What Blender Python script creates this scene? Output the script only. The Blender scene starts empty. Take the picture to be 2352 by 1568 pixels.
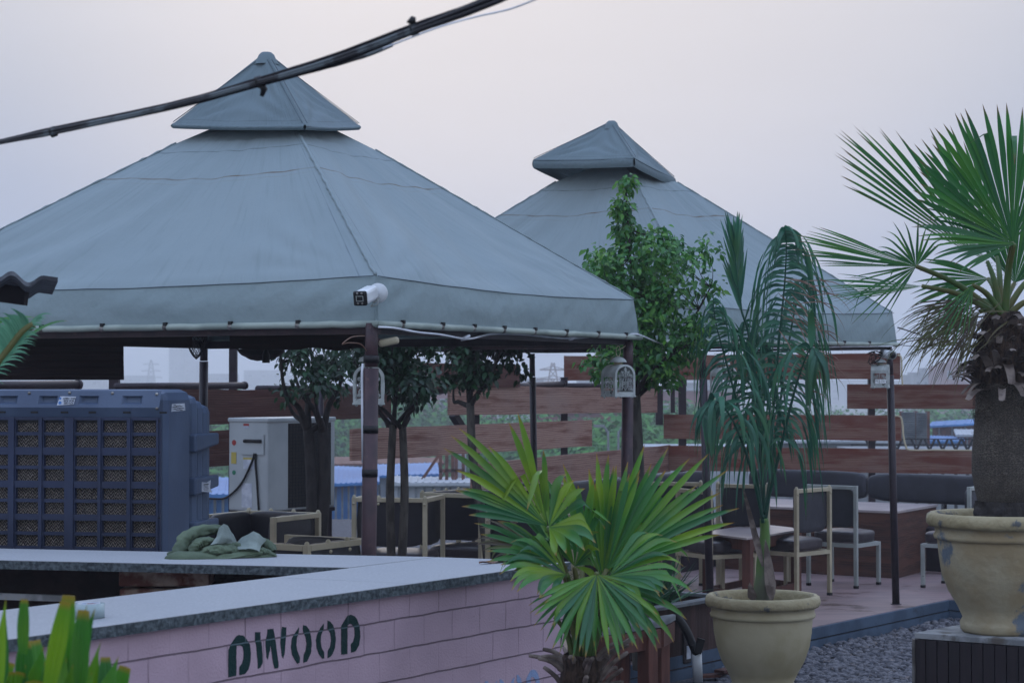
import bpy, bmesh, math, random
from math import sin, cos, pi, radians, tan, atan2, sqrt, exp
from mathutils import Vector as V, Matrix, noise
random.seed(7)
RND = random.Random(11)
scene = bpy.context.scene
COL = scene.collection

# ---------------------------------------------------------------- camera
FP = 4573.0
PITCH = math.atan(99 / FP)
CZ = 1.85
cam_d = bpy.data.cameras.new("camera")
cam_d.sensor_width = 36
cam_d.lens = 70.0
cam_d.clip_start = 0.1
cam_d.clip_end = 6000
cam_d.dof.use_dof = True
cam_d.dof.focus_distance = 10.5
cam_d.dof.aperture_fstop = 8.0
cam = bpy.data.objects.new("camera", cam_d)
COL.objects.link(cam)
cam.location = (0, 0, CZ)
cam.rotation_euler = (pi / 2 + PITCH, 0, 0)
scene.camera = cam

# ---------------------------------------------------------------- world: dusk sky
def C(h):
    h = h.lstrip('#')
    r = []
    for i in (0, 2, 4):
        c = int(h[i:i + 2], 16) / 255
        r.append(c / 12.92 if c <= .04045 else ((c + .055) / 1.055) ** 2.4)
    return (*r, 1)

world = bpy.data.worlds.new("World")
scene.world = world
world.use_nodes = True
nt = world.node_tree
nt.nodes.clear()
N = nt.nodes.new
L = nt.links.new
out = N('ShaderNodeOutputWorld')
bg = N('ShaderNodeBackground')
bg.inputs['Strength'].default_value = 0.1
tc = N('ShaderNodeTexCoord')
sep = N('ShaderNodeSeparateXYZ')
L(tc.outputs['Generated'], sep.inputs[0])
ramp = N('ShaderNodeValToRGB')
cr = ramp.color_ramp
stops = [(0.0, '#c8d8f0'), (.05, '#acbad6'), (.10, '#b1bbd2'), (.15, '#c4c8d5'), (.20, '#d6d6dd'), (.34, '#c9d1e3'), (1.0, '#a9c2ee')]
cr.elements[0].position, cr.elements[0].color = stops[0][0], C(stops[0][1])
cr.elements[1].position, cr.elements[1].color = stops[-1][0], C(stops[-1][1])
for p, c in stops[1:-1]:
    e = cr.elements.new(p)
    e.color = C(c)
L(sep.outputs['Z'], ramp.inputs[0])
# warm afterglow round the point where the sun went down
dotn = N('ShaderNodeVectorMath'); dotn.operation = 'DOT_PRODUCT'
L(tc.outputs['Generated'], dotn.inputs[0])
g = V((0.02, 1, .21)).normalized()
dotn.inputs[1].default_value = g
mr = N('ShaderNodeMapRange')
mr.interpolation_type = 'SMOOTHSTEP'
mr.inputs[1].default_value = cos(radians(17)); mr.inputs[2].default_value = 1.0
mr.inputs[3].default_value = 0; mr.inputs[4].default_value = .8
L(dotn.outputs['Value'], mr.inputs[0])
mixg = N('ShaderNodeMixRGB')
L(mr.outputs[0], mixg.inputs[0]); L(ramp.outputs[0], mixg.inputs[1]); mixg.inputs[2].default_value = C('#f1eaea')
sky = N('ShaderNodeTexSky')
sky.sky_type = 'NISHITA'; sky.sun_disc = False
SUN_EL, SUN_AZ = radians(12), radians(-4)
sky.sun_elevation = SUN_EL; sky.sun_rotation = SUN_AZ
sky.dust_density = 4
mul = N('ShaderNodeMixRGB'); mul.blend_type = 'MULTIPLY'; mul.inputs[0].default_value = 1
L(mixg.outputs[0], mul.inputs[1]); mul.inputs[2].default_value = (9.6, 9.6, 9.6, 1)
# the dome overhead, out of the picture, is a good deal brighter than the murk near the horizon
mrz = N('ShaderNodeMapRange'); mrz.inputs[1].default_value = .24; mrz.inputs[2].default_value = .7; mrz.inputs[3].default_value = 1; mrz.inputs[4].default_value = 2.1
L(sep.outputs['Z'], mrz.inputs[0])
# soft cloud mottling
nz = N('ShaderNodeTexNoise'); nz.inputs['Scale'].default_value = 3; nz.inputs['Detail'].default_value = 4
mpw = N('ShaderNodeMapping'); mpw.inputs['Scale'].default_value = (1, 1, 5)
L(tc.outputs['Generated'], mpw.inputs[0]); L(mpw.outputs[0], nz.inputs[0])
mr2 = N('ShaderNodeMapRange'); mr2.inputs[3].default_value = .92; mr2.inputs[4].default_value = 1.08
L(nz.outputs[0], mr2.inputs[0])
mul2 = N('ShaderNodeVectorMath'); mul2.operation = 'SCALE'
L(mul.outputs[0], mul2.inputs[0]); mzz = N('ShaderNodeMath'); mzz.operation = 'MULTIPLY'; L(mr2.outputs[0], mzz.inputs[0]); L(mrz.outputs[0], mzz.inputs[1])
L(mzz.outputs[0], mul2.inputs['Scale'])
add = N('ShaderNodeMixRGB'); add.inputs[0].default_value = .02
L(mul2.outputs[0], add.inputs[1]); L(sky.outputs[0], add.inputs[2])
L(add.outputs[0], bg.inputs[0]); L(bg.outputs[0], out.inputs[0])

sun_d = bpy.data.lights.new("sun", 'SUN')
sun_d.energy = 0.3
sun_d.angle = radians(25)
sun_d.color = (1, .93, .88)
sun = bpy.data.objects.new("sun", sun_d)
COL.objects.link(sun)
sd = V((sin(SUN_AZ) * cos(SUN_EL), cos(SUN_AZ) * cos(SUN_EL), sin(SUN_EL)))
sun.rotation_euler = sd.to_track_quat('Z', 'Y').to_euler()
sun.location = (0, 30, 20)

vs = scene.view_settings
vs.view_transform = 'Standard'; vs.look = 'None'; vs.gamma = 1; vs.exposure = 0.0; vs.use_curve_mapping = False
scene.cycles.max_bounces = 8
scene.cycles.volume_bounces = 1
scene.cycles.use_denoising = True

# ---------------------------------------------------------------- measuring helpers (2352 x 1568 picture units)
def ray(px, py):
    u = (px - 1176) / FP
    v = (784 - py) / FP
    return V((u, cos(PITCH) - v * sin(PITCH), sin(PITCH) + v * cos(PITCH)))
def at(px, py, Y):
    r = ray(px, py)
    return V((0, 0, CZ)) + r * (Y / r.y)
def onz(px, py, z):
    r = ray(px, py)
    return V((0, 0, CZ)) + r * ((z - CZ) / r.z)
def onpl(px, py, p0, n):
    r = ray(px, py)
    return V((0, 0, CZ)) + r * ((p0 - V((0, 0, CZ))).dot(n) / r.dot(n))
UP = V((0, 0, 1))

# ---------------------------------------------------------------- mesh builder
class MB:
    def __init__(s):
        s.v = []; s.f = []; s.uv = []; s.sm = []
    def add(s, vs, fs, smooth=False, uvs=None):
        b = len(s.v)
        s.v += [tuple(x) for x in vs]
        for k, f in enumerate(fs):
            s.f.append([b + i for i in f]); s.sm.append(smooth)
            s.uv.append(uvs[k] if uvs else [(0, 0)] * len(f))
        return s
    def box(s, c, size, M=None, top=1.0):
        c = V(c); x, y, z = size[0] / 2, size[1] / 2, size[2] / 2
        vs = []
        for dz in (-1, 1):
            k = top if dz > 0 else 1
            for dx, dy in ((-1, -1), (1, -1), (1, 1), (-1, 1)):
                p = V((dx * x * k, dy * y * k, dz * z))
                if M: p = M @ p
                vs.append(c + p)
        return s.add(vs, [(3, 2, 1, 0), (4, 5, 6, 7), (0, 1, 5, 4), (1, 2, 6, 5), (2, 3, 7, 6), (3, 0, 4, 7)])
    def bar(s, a, b, w, h=None, up=UP):
        a = V(a); b = V(b); d = (b - a); l = d.length; d.normalize()
        h = h or w
        sx = d.cross(up)
        if sx.length < 1e-4: sx = d.cross(V((0, 1, 0)))
        sx.normalize(); sz = sx.cross(d)
        M = Matrix((sx, d, sz)).transposed()
        return s.box((a + b) / 2, (w, l, h), M)
    def tube(s, pts, r, n=8, cap=True, uvr=0.0):
        pts = [V(p) for p in pts]
        if not hasattr(r, '__len__'): r = [r] * len(pts)
        b = []
        prev = None
        for i, p in enumerate(pts):
            t = (pts[min(i + 1, len(pts) - 1)] - pts[max(i - 1, 0)])
            if t.length < 1e-9: t = V((0, 0, 1))
            t.normalize()
            if prev is None:
                a = t.cross(UP)
                if a.length < .05: a = t.cross(V((1, 0, 0)))
            else:
                a = prev - t * prev.dot(t)
            a.normalize(); prev = a
            c = t.cross(a)
            for k in range(n):
                th = 2 * pi * k / n
                b.append(p + (a * cos(th) + c * sin(th)) * r[i])
        fs = []; uv = []
        m = len(pts)
        for i in range(m - 1):
            for k in range(n):
                k2 = (k + 1) % n
                fs.append((i * n + k, i * n + k2, (i + 1) * n + k2, (i + 1) * n + k))
                v0, v1 = i / (m - 1), (i + 1) / (m - 1)
                uv.append([(uvr, v0 * .6), (uvr, v0 * .6), (uvr, v1 * .6), (uvr, v1 * .6)])
        if cap:
            fs.append(tuple(range(n))[::-1]); uv.append([(uvr, 0)] * n)
            fs.append(tuple((m - 1) * n + k for k in range(n))); uv.append([(uvr, .6)] * n)
        return s.add(b, fs, True, uv)
    def grid(s, fn, nu, nv, smooth=True, closed=False, uvs=1.0):
        vs = [fn(i / nu, j / nv) for j in range(nv + 1) for i in range(nu + 1)]
        fs = []; uv = []
        for j in range(nv):
            for i in range(nu):
                a = j * (nu + 1) + i
                fs.append((a, a + 1, a + nu + 2, a + nu + 1))
                uv.append([(i / nu, j / nv), ((i + 1) / nu, j / nv), ((i + 1) / nu, (j + 1) / nv), (i / nu, (j + 1) / nv)])
        return s.add(vs, fs, smooth, uv)
    def lathe(s, c, prof, n=40, wob=0.0, M=None):
        c = V(c); vs = []
        for (r, z) in prof:
            for k in range(n):
                th = 2 * pi * k / n
                w = 1
                if wob: w = 1 + wob * noise.noise(V((cos(th) * 2, sin(th) * 2, z * 6 + c.x)))
                p = V((r * cos(th) * w, r * sin(th) * w, z))
                if M: p = M @ p
                vs.append(c + p)
        fs = []
        for i in range(len(prof) - 1):
            for k in range(n):
                k2 = (k + 1) % n
                fs.append((i * n + k, i * n + k2, (i + 1) * n + k2, (i + 1) * n + k))
        s.add(vs, fs, True)
        return s
    def prism(s, poly, d):
        """poly: list of Vectors, d: extrusion vector"""
        n = len(poly); d = V(d)
        bm = bmesh.new()
        a = [bm.verts.new(p) for p in poly]
        f = bm.faces.new(a)
        r = bmesh.ops.extrude_face_region(bm, geom=[f])
        for e in r['geom']:
            if isinstance(e, bmesh.types.BMVert): e.co += d
        bmesh.ops.triangulate(bm, faces=bm.faces[:])
        bmesh.ops.recalc_face_normals(bm, faces=bm.faces[:])
        bm.verts.index_update()
        s.add([v.co.copy() for v in bm.verts], [tuple(v.index for v in f.verts) for f in bm.faces])
        bm.free()
        return s

OFF = {}
def build(name, mb, m, parent=None, loc=None, bevel=0, subsurf=0):
    off = OFF[parent.name] if parent else V(loc if loc is not None else (0, 0, 0))
    me = bpy.data.meshes.new(name)
    me.from_pydata([tuple(V(p) - off) for p in mb.v], [], mb.f)
    me.polygons.foreach_set('use_smooth', mb.sm)
    uvl = me.uv_layers.new(name='UVMap')
    flat = [c for f in mb.uv for p in f for c in p]
    uvl.data.foreach_set('uv', flat)
    if m: me.materials.append(m)
    me.validate(); me.update()
    o = bpy.data.objects.new(name, me)
    COL.objects.link(o)
    OFF[o.name] = off
    if parent: o.parent = parent
    else: o.location = off
    if bevel:
        b = o.modifiers.new('bevel', 'BEVEL'); b.width = bevel; b.segments = 2; b.limit_method = 'ANGLE'; b.angle_limit = radians(40)
    return o
def thing(name, label, cat, loc, group=None):
    o = bpy.data.objects.new(name, None)
    COL.objects.link(o)
    o.empty_display_size = .1
    o.location = loc; OFF[o.name] = V(loc)
    o['label'] = label; o['category'] = cat
    if group: o['group'] = group
    return o
def tag(o, label, cat, group=None):
    o['label'] = label; o['category'] = cat
    if group: o['group'] = group
    return o
def struct(name, mb, m, kind='structure', **k):
    o = build(name, mb, m, **k); o['kind'] = kind
    return o
def dup(root, loc, rz, label, group=None):
    r = root.copy(); COL.objects.link(r); r.location = loc; r.rotation_euler = (0, 0, rz)
    r['label'] = label
    if group: r['group'] = group
    OFF[r.name] = V(loc)
    for ch in list(root.children):
        if ch.name.startswith(('tmp',)): continue
        c = ch.copy(); COL.objects.link(c); c.parent = r
        for g_ in list(ch.children):
            d = g_.copy(); COL.objects.link(d); d.parent = c
    return r

# ---------------------------------------------------------------- materials
def mk(name, c1, c2=None, scale=6, stretch=(1, 1, 1), lo=.4, hi=.6, rough=.7, bump=.15, bscale=60, metal=0, spec=.4,
       c3=None, s3=3, lo3=.55, hi3=.65, detail=6, coord='Object', bdist=.01):
    m = bpy.data.materials.new(name); m.use_nodes = True
    t = m.node_tree; nd = t.nodes; lk = t.links.new
    p = nd['Principled BSDF']
    p.inputs['Roughness'].default_value = rough; p.inputs['Metallic'].default_value = metal
    p.inputs['Specular IOR Level'].default_value = spec
    tc = nd.new('ShaderNodeTexCoord'); mp = nd.new('ShaderNodeMapping')
    mp.inputs['Scale'].default_value = stretch
    lk(tc.outputs[coord], mp.inputs[0])
    c1 = C(c1) if isinstance(c1, str) else c1
    c2 = c1 if c2 is None else (C(c2) if isinstance(c2, str) else c2)
    if c2 == c1:
        c2 = tuple(x * .82 for x in c1[:3]) + (1,)
        lo, hi = .3, .7
    n = nd.new('ShaderNodeTexNoise'); n.inputs['Scale'].default_value = scale; n.inputs['Detail'].default_value = detail
    lk(mp.outputs[0], n.inputs[0])
    r = nd.new('ShaderNodeMapRange'); r.interpolation_type = 'SMOOTHSTEP'
    r.inputs[1].default_value = lo; r.inputs[2].default_value = hi
    lk(n.outputs[0], r.inputs[0])
    mx = nd.new('ShaderNodeMixRGB'); lk(r.outputs[0], mx.inputs[0])
    mx.inputs[1].default_value = c1; mx.inputs[2].default_value = c2
    last = mx.outputs[0]
    if c3:
        n3 = nd.new('ShaderNodeTexNoise'); n3.inputs['Scale'].default_value = s3; n3.inputs['Detail'].default_value = 9
        n3.inputs['Roughness'].default_value = .65
        lk(tc.outputs[coord], n3.inputs[0])
        r3 = nd.new('ShaderNodeMapRange'); r3.inputs[1].default_value = lo3; r3.inputs[2].default_value = hi3
        lk(n3.outputs[0], r3.inputs[0])
        m3 = nd.new('ShaderNodeMixRGB'); lk(r3.outputs[0], m3.inputs[0]); lk(last, m3.inputs[1])
        m3.inputs[2].default_value = C(c3) if isinstance(c3, str) else c3
        last = m3.outputs[0]
    lk(last, p.inputs['Base Color'])
    if bump:
        nb = nd.new('ShaderNodeTexNoise'); nb.inputs['Scale'].default_value = bscale; nb.inputs['Detail'].default_value = 5
        lk(mp.outputs[0], nb.inputs[0])
        bp = nd.new('ShaderNodeBump'); bp.inputs['Strength'].default_value = bump; bp.inputs['Distance'].default_value = bdist
        lk(nb.outputs[0], bp.inputs['Height']); lk(bp.outputs[0], p.inputs['Normal'])
    return m

def leafmat(name, base, dark, tip, yellow=None, yam=.0, rough=.45, trans=.25, spec=.5):
    """u of the uv = random per blade, v = 0 at the base .. 1 at the tip"""
    m = bpy.data.materials.new(name); m.use_nodes = True
    t = m.node_tree; nd = t.nodes; lk = t.links.new
    p = nd['Principled BSDF']; p.inputs['Roughness'].default_value = rough; p.inputs['Specular IOR Level'].default_value = spec
    uv = nd.new('ShaderNodeUVMap'); sp = nd.new('ShaderNodeSeparateXYZ'); lk(uv.outputs[0], sp.inputs[0])
    a = nd.new('ShaderNodeMixRGB'); lk(sp.outputs[0], a.inputs[0]); a.inputs[1].default_value = C(dark); a.inputs[2].default_value = C(base)
    last = a.outputs[0]
    if yellow:
        tcn = nd.new('ShaderNodeTexCoord'); nn = nd.new('ShaderNodeTexNoise'); nn.inputs['Scale'].default_value = 3.5
        lk(tcn.outputs['Object'], nn.inputs[0])
        ad = nd.new('ShaderNodeMath'); ad.operation = 'ADD'; lk(nn.outputs[0], ad.inputs[0])
        ml = nd.new('ShaderNodeMath'); ml.operation = 'MULTIPLY'; ml.inputs[1].default_value = .25; lk(sp.outputs[0], ml.inputs[0]); lk(ml.outputs[0], ad.inputs[1])
        rr = nd.new('ShaderNodeMapRange'); rr.inputs[1].default_value = .62; rr.inputs[2].default_value = .85; rr.inputs[4].default_value = yam
        lk(ad.outputs[0], rr.inputs[0])
        b = nd.new('ShaderNodeMixRGB'); lk(rr.outputs[0], b.inputs[0]); lk(last, b.inputs[1]); b.inputs[2].default_value = C(yellow)
        last = b.outputs[0]
    r = nd.new('ShaderNodeMapRange'); r.inputs[1].default_value = .9; r.inputs[2].default_value = .985; lk(sp.outputs[1], r.inputs[0])
    c = nd.new('ShaderNodeMixRGB'); lk(r.outputs[0], c.inputs[0]); lk(last, c.inputs[1]); c.inputs[2].default_value = C(tip)
    last = c.outputs[0]
    lk(last, p.inputs['Base Color'])
    tr = nd.new('ShaderNodeBsdfTranslucent'); lk(last, tr.inputs[0])
    mx = nd.new('ShaderNodeMixShader'); mx.inputs[0].default_value = trans
    lk(p.outputs[0], mx.inputs[1]); lk(tr.outputs[0], mx.inputs[2])
    lk(mx.outputs[0], nd['Material Output'].inputs[0])
    return m

def tentmat(name, c1, c2, seams=(), streak=.5):
    m = bpy.data.materials.new(name); m.use_nodes = True
    t = m.node_tree; nd = t.nodes; lk = t.links.new
    p = nd['Principled BSDF']; p.inputs['Roughness'].default_value = .75; p.inputs['Specular IOR Level'].default_value = .3
    tc = nd.new('ShaderNodeTexCoord')
    n = nd.new('ShaderNodeTexNoise'); n.inputs['Scale'].default_value = 1.3; n.inputs['Detail'].default_value = 8; lk(tc.outputs['Object'], n.inputs[0])
    mx = nd.new('ShaderNodeMixRGB'); lk(n.outputs[0], mx.inputs[0]); mx.inputs[1].default_value = C(c1); mx.inputs[2].default_value = C(c2)
    # dirt streaks running down the cloth
    mp = nd.new('ShaderNodeMapping'); mp.inputs['Scale'].default_value = (38, 2.2, 1); mp.inputs['Rotation'].default_value = (0, 0, .35)
    lk(tc.outputs['UV'], mp.inputs[0])
    n2 = nd.new('ShaderNodeTexNoise'); n2.inputs['Scale'].default_value = 1.6; n2.inputs['Detail'].default_value = 5; lk(mp.outputs[0], n2.inputs[0])
    r2 = nd.new('ShaderNodeMapRange'); r2.inputs[1].default_value = .55; r2.inputs[2].default_value = .8; r2.inputs[4].default_value = streak; lk(n2.outputs[0], r2.inputs[0])
    m2 = nd.new('ShaderNodeMixRGB'); m2.blend_type = 'MULTIPLY'; lk(r2.outputs[0], m2.inputs[0]); lk(mx.outputs[0], m2.inputs[1]); m2.inputs[2].default_value = (.72, .76, .74, 1)
    last = m2.outputs[0]
    uvs = nd.new('ShaderNodeSeparateXYZ'); lk(tc.outputs['UV'], uvs.inputs[0])
    nr = nd.new('ShaderNodeTexNoise'); nr.inputs['Scale'].default_value = 9; nr.inputs['Detail'].default_value = 8; lk(tc.outputs['UV'], nr.inputs[0])
    bh = None
    for (v0, w, wav, col, amt, mode) in seams:
        nw = nd.new('ShaderNodeMath'); nw.operation = 'MULTIPLY_ADD'; nw.inputs[1].default_value = wav; nw.inputs[2].default_value = -v0 - wav * .5; lk(nr.outputs[0], nw.inputs[0])
        sb = nd.new('ShaderNodeMath'); sb.operation = 'ADD'; lk(uvs.outputs[mode], sb.inputs[0]); lk(nw.outputs[0], sb.inputs[1])
        ab = nd.new('ShaderNodeMath'); ab.operation = 'ABSOLUTE'; lk(sb.outputs[0], ab.inputs[0])
        rg = nd.new('ShaderNodeMapRange'); rg.inputs[1].default_value = w * .3; rg.inputs[2].default_value = w; rg.inputs[3].default_value = 1; rg.inputs[4].default_value = 0; lk(ab.outputs[0], rg.inputs[0])
        r5 = nd.new('ShaderNodeMapRange'); r5.inputs[1].default_value = .35; r5.inputs[2].default_value = .7; r5.inputs[3].default_value = amt * .25; r5.inputs[4].default_value = amt; lk(nr.outputs[0], r5.inputs[0])
        mm = nd.new('ShaderNodeMath'); mm.operation = 'MULTIPLY'; lk(rg.outputs[0], mm.inputs[0]); lk(r5.outputs[0], mm.inputs[1])
        mz = nd.new('ShaderNodeMixRGB'); lk(mm.outputs[0], mz.inputs[0]); lk(last, mz.inputs[1]); mz.inputs[2].default_value = C(col)
        last = mz.outputs[0]
    lk(last, p.inputs['Base Color'])
    nb = nd.new('ShaderNodeTexNoise'); nb.inputs['Scale'].default_value = 5; nb.inputs['Detail'].default_value = 7; lk(tc.outputs['Object'], nb.inputs[0])
    nb2 = nd.new('ShaderNodeTexNoise'); nb2.inputs['Scale'].default_value = 1.0; nb2.inputs['Detail'].default_value = 3; lk(mp.outputs[0], nb2.inputs[0])
    sm = nd.new('ShaderNodeMath'); sm.operation = 'ADD'; lk(nb.outputs[0], sm.inputs[0]); lk(nb2.outputs[0], sm.inputs[1])
    bp = nd.new('ShaderNodeBump'); bp.inputs['Strength'].default_value = .35; bp.inputs['Distance'].default_value = .02
    lk(sm.outputs[0], bp.inputs['Height']); lk(bp.outputs[0], p.inputs['Normal'])
    return m

def plankmat(name, paint, bare, grain, lo=.48, hi=.54, seed=0, grey='#86787a'):
    m = bpy.data.materials.new(name); m.use_nodes = True
    t = m.node_tree; nd = t.nodes; lk = t.links.new
    p = nd['Principled BSDF']; p.inputs['Roughness'].default_value = .75; p.inputs['Specular IOR Level'].default_value = .3
    tc = nd.new('ShaderNodeTexCoord')
    mp = nd.new('ShaderNodeMapping'); mp.inputs['Scale'].default_value = (1.1, 9, 1); mp.inputs['Location'].default_value = (seed, seed, 0); lk(tc.outputs['UV'], mp.inputs[0])
    n = nd.new('ShaderNodeTexNoise'); n.inputs['Scale'].default_value = 1.3; n.inputs['Detail'].default_value = 10; n.inputs['Roughness'].default_value = .6; lk(mp.outputs[0], n.inputs[0])
    r = nd.new('ShaderNodeMapRange'); r.inputs[1].default_value = lo; r.inputs[2].default_value = hi; lk(n.outputs[0], r.inputs[0])
    mp2 = nd.new('ShaderNodeMapping'); mp2.inputs['Scale'].default_value = (1.2, 14, 1); lk(tc.outputs['UV'], mp2.inputs[0])
    w = nd.new('ShaderNodeTexWave'); w.bands_direction = 'Y'; w.inputs['Scale'].default_value = 1.1; w.inputs['Distortion'].default_value = 9; w.inputs['Detail'].default_value = 4; w.inputs['Detail Scale'].default_value = .6
    lk(mp2.outputs[0], w.inputs[0])
    gm = nd.new('ShaderNodeMixRGB'); lk(w.outputs[1], gm.inputs[0]); gm.inputs[1].default_value = C(bare); gm.inputs[2].default_value = C(grain)
    fine = nd.new('ShaderNodeTexNoise'); fine.inputs['Scale'].default_value = 30; fine.inputs['Detail'].default_value = 6
    mp3 = nd.new('ShaderNodeMapping'); mp3.inputs['Scale'].default_value = (.5, 9, 1); lk(tc.outputs['UV'], mp3.inputs[0]); lk(mp3.outputs[0], fine.inputs[0])
    fm = nd.new('ShaderNodeMapRange'); fm.inputs[3].default_value = .75; fm.inputs[4].default_value = 1.2; lk(fine.outputs[0], fm.inputs[0])
    x = nd.new('ShaderNodeMixRGB'); lk(r.outputs[0], x.inputs[0]); lk(gm.outputs[0], x.inputs[1]); x.inputs[2].default_value = C(paint)
    oi = nd.new('ShaderNodeObjectInfo'); om = nd.new('ShaderNodeMapRange'); om.inputs[3].default_value = .82; om.inputs[4].default_value = 1.16; lk(oi.outputs['Random'], om.inputs[0])
    fo = nd.new('ShaderNodeMath'); fo.operation = 'MULTIPLY'; lk(fm.outputs[0], fo.inputs[0]); lk(om.outputs[0], fo.inputs[1])
    gn = nd.new('ShaderNodeTexNoise'); gn.inputs['Scale'].default_value = 1.4; gn.inputs['Detail'].default_value = 8; lk(tc.outputs['UV'], gn.inputs[0])
    gr = nd.new('ShaderNodeMapRange'); gr.inputs[1].default_value = .5; gr.inputs[2].default_value = .75; gr.inputs[4].default_value = .55; lk(gn.outputs[0], gr.inputs[0])
    gx = nd.new('ShaderNodeMixRGB'); lk(gr.outputs[0], gx.inputs[0]); lk(x.outputs[0], gx.inputs[1]); gx.inputs[2].default_value = C(grey)
    sc = nd.new('ShaderNodeVectorMath'); sc.operation = 'SCALE'; lk(gx.outputs[0], sc.inputs[0]); lk(fo.outputs[0], sc.inputs['Scale'])
    lk(sc.outputs[0], p.inputs['Base Color'])
    bp = nd.new('ShaderNodeBump'); bp.inputs['Strength'].default_value = .5; bp.inputs['Distance'].default_value = .004
    ad = nd.new('ShaderNodeMath'); ad.operation = 'ADD'; lk(r.outputs[0], ad.inputs[0]); lk(fine.outputs[0], ad.inputs[1])
    lk(ad.outputs[0], bp.inputs['Height']); lk(bp.outputs[0], p.inputs['Normal'])
    return m
def brickmat(name, c1, c2, mortar, bw, bh, msize=.006, off=.5, strength=.8, rough=.8):
    m = bpy.data.materials.new(name); m.use_nodes = True
    t = m.node_tree; nd = t.nodes; lk = t.links.new
    p = nd['Principled BSDF']; p.inputs['Roughness'].default_value = rough; p.inputs['Specular IOR Level'].default_value = .25
    tc = nd.new('ShaderNodeTexCoord')
    # hand-laid joints waver a little
    nd1 = nd.new('ShaderNodeTexNoise'); nd1.inputs['Scale'].default_value = 6; nd1.inputs['Detail'].default_value = 5; lk(tc.outputs['UV'], nd1.inputs[0])
    s1 = nd.new('ShaderNodeVectorMath'); s1.operation = 'SCALE'; s1.inputs['Scale'].default_value = .014; lk(nd1.outputs[1], s1.inputs[0])
    a1 = nd.new('ShaderNodeVectorMath'); a1.operation = 'ADD'; lk(tc.outputs['UV'], a1.inputs[0]); lk(s1.outputs[0], a1.inputs[1])
    b = nd.new('ShaderNodeTexBrick'); b.inputs['Scale'].default_value = 1; b.offset = off
    b.inputs['Brick Width'].default_value = bw; b.inputs['Row Height'].default_value = bh; b.inputs['Mortar Size'].default_value = msize
    b.inputs['Mortar Smooth'].default_value = .4
    b.inputs['Color1'].default_value = C(c1); b.inputs['Color2'].default_value = C(c2); b.inputs['Mortar'].default_value = C(mortar)
    lk(a1.outputs[0], b.inputs[0])
    b2 = nd.new('ShaderNodeTexBrick'); b2.inputs['Scale'].default_value = 1; b2.inputs['Brick Width'].default_value = 50; b2.inputs['Row Height'].default_value = bh
    b2.inputs['Mortar Size'].default_value = msize; b2.inputs['Mortar Smooth'].default_value = .4; b2.offset = 0
    b2.inputs['Color1'].default_value = C(c1); b2.inputs['Color2'].default_value = C(c1); b2.inputs['Mortar'].default_value = C(mortar)
    lk(a1.outputs[0], b2.inputs[0])
    jn = nd.new('ShaderNodeTexNoise'); jn.inputs['Scale'].default_value = 3.1; lk(tc.outputs['UV'], jn.inputs[0])
    jr = nd.new('ShaderNodeMapRange'); jr.inputs[1].default_value = .4; jr.inputs[2].default_value = .7; jr.inputs[3].default_value = .08; jr.inputs[4].default_value = .75; lk(jn.outputs[0], jr.inputs[0])
    bm_ = nd.new('ShaderNodeMixRGB'); lk(jr.outputs[0], bm_.inputs[0]); lk(b2.outputs[0], bm_.inputs[1]); lk(b.outputs[0], bm_.inputs[2])
    fm_ = nd.new('ShaderNodeMixRGB'); lk(jr.outputs[0], fm_.inputs[0]); lk(b2.outputs[1], fm_.inputs[1]); lk(b.outputs[1], fm_.inputs[2])
    n = nd.new('ShaderNodeTexNoise'); n.inputs['Scale'].default_value = 2.5; n.inputs['Detail'].default_value = 8; lk(tc.outputs['UV'], n.inputs[0])
    mr = nd.new('ShaderNodeMapRange'); mr.inputs[1].default_value = .3; mr.inputs[2].default_value = .7; mr.inputs[3].default_value = .80; mr.inputs[4].default_value = 1.12; lk(n.outputs[0], mr.inputs[0])
    sc = nd.new('ShaderNodeVectorMath'); sc.operation = 'SCALE'; lk(bm_.outputs[0], sc.inputs[0]); lk(mr.outputs[0], sc.inputs['Scale'])
    lk(sc.outputs[0], p.inputs['Base Color'])
    iv = nd.new('ShaderNodeMath'); iv.operation = 'MULTIPLY_ADD'; iv.inputs[1].default_value = -1; iv.inputs[2].default_value = 1; lk(fm_.outputs[0], iv.inputs[0])
    nf = nd.new('ShaderNodeTexNoise'); nf.inputs['Scale'].default_value = 120; nf.inputs['Detail'].default_value = 5; lk(tc.outputs['UV'], nf.inputs[0])
    ad = nd.new('ShaderNodeMath'); ad.operation = 'MULTIPLY_ADD'; ad.inputs[1].default_value = .28; lk(nf.outputs[0], ad.inputs[0]); lk(iv.outputs[0], ad.inputs[2])
    bp = nd.new('ShaderNodeBump'); bp.inputs['Strength'].default_value = strength; bp.inputs['Distance'].default_value = .010
    lk(ad.outputs[0], bp.inputs['Height']); lk(bp.outputs[0], p.inputs['Normal'])
    return m

M = {}
M['tent'] = tentmat('canopy_cloth', '#7c8b90', '#899699', seams=((.745, .006, .003, '#5f4c3a', 1.0, 1), (.715, .003, .003, '#7d776b', .35, 1), (.93, .0035, .008, '#3f4b52', 1.0, 1), (.028, .0022, .002, '#5c6a74', .8, 0), (.972, .0022, .002, '#5c6a74', .8, 0)))
M['cap'] = tentmat('cap_cloth', '#62727a', '#6d7d81', seams=((.06, .008, .01, '#4d5a5c', .7, 1),), streak=.3)
M['val'] = tentmat('valance_cloth', '#7f9195', '#8b9a9c', streak=.35)
M['seam'] = mk('seam_thread', '#4c5860', rough=.9)
M['roll'] = mk('hem_cloth', '#a0aba2', '#8a968f', scale=4, rough=.7, bump=.3, bscale=20)
M['brownpole'] = mk('brown_painted_steel', '#422d32', '#33242a', scale=9, rough=.5, bump=.1, c3='#503a38', s3=30, lo3=.6)
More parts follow.
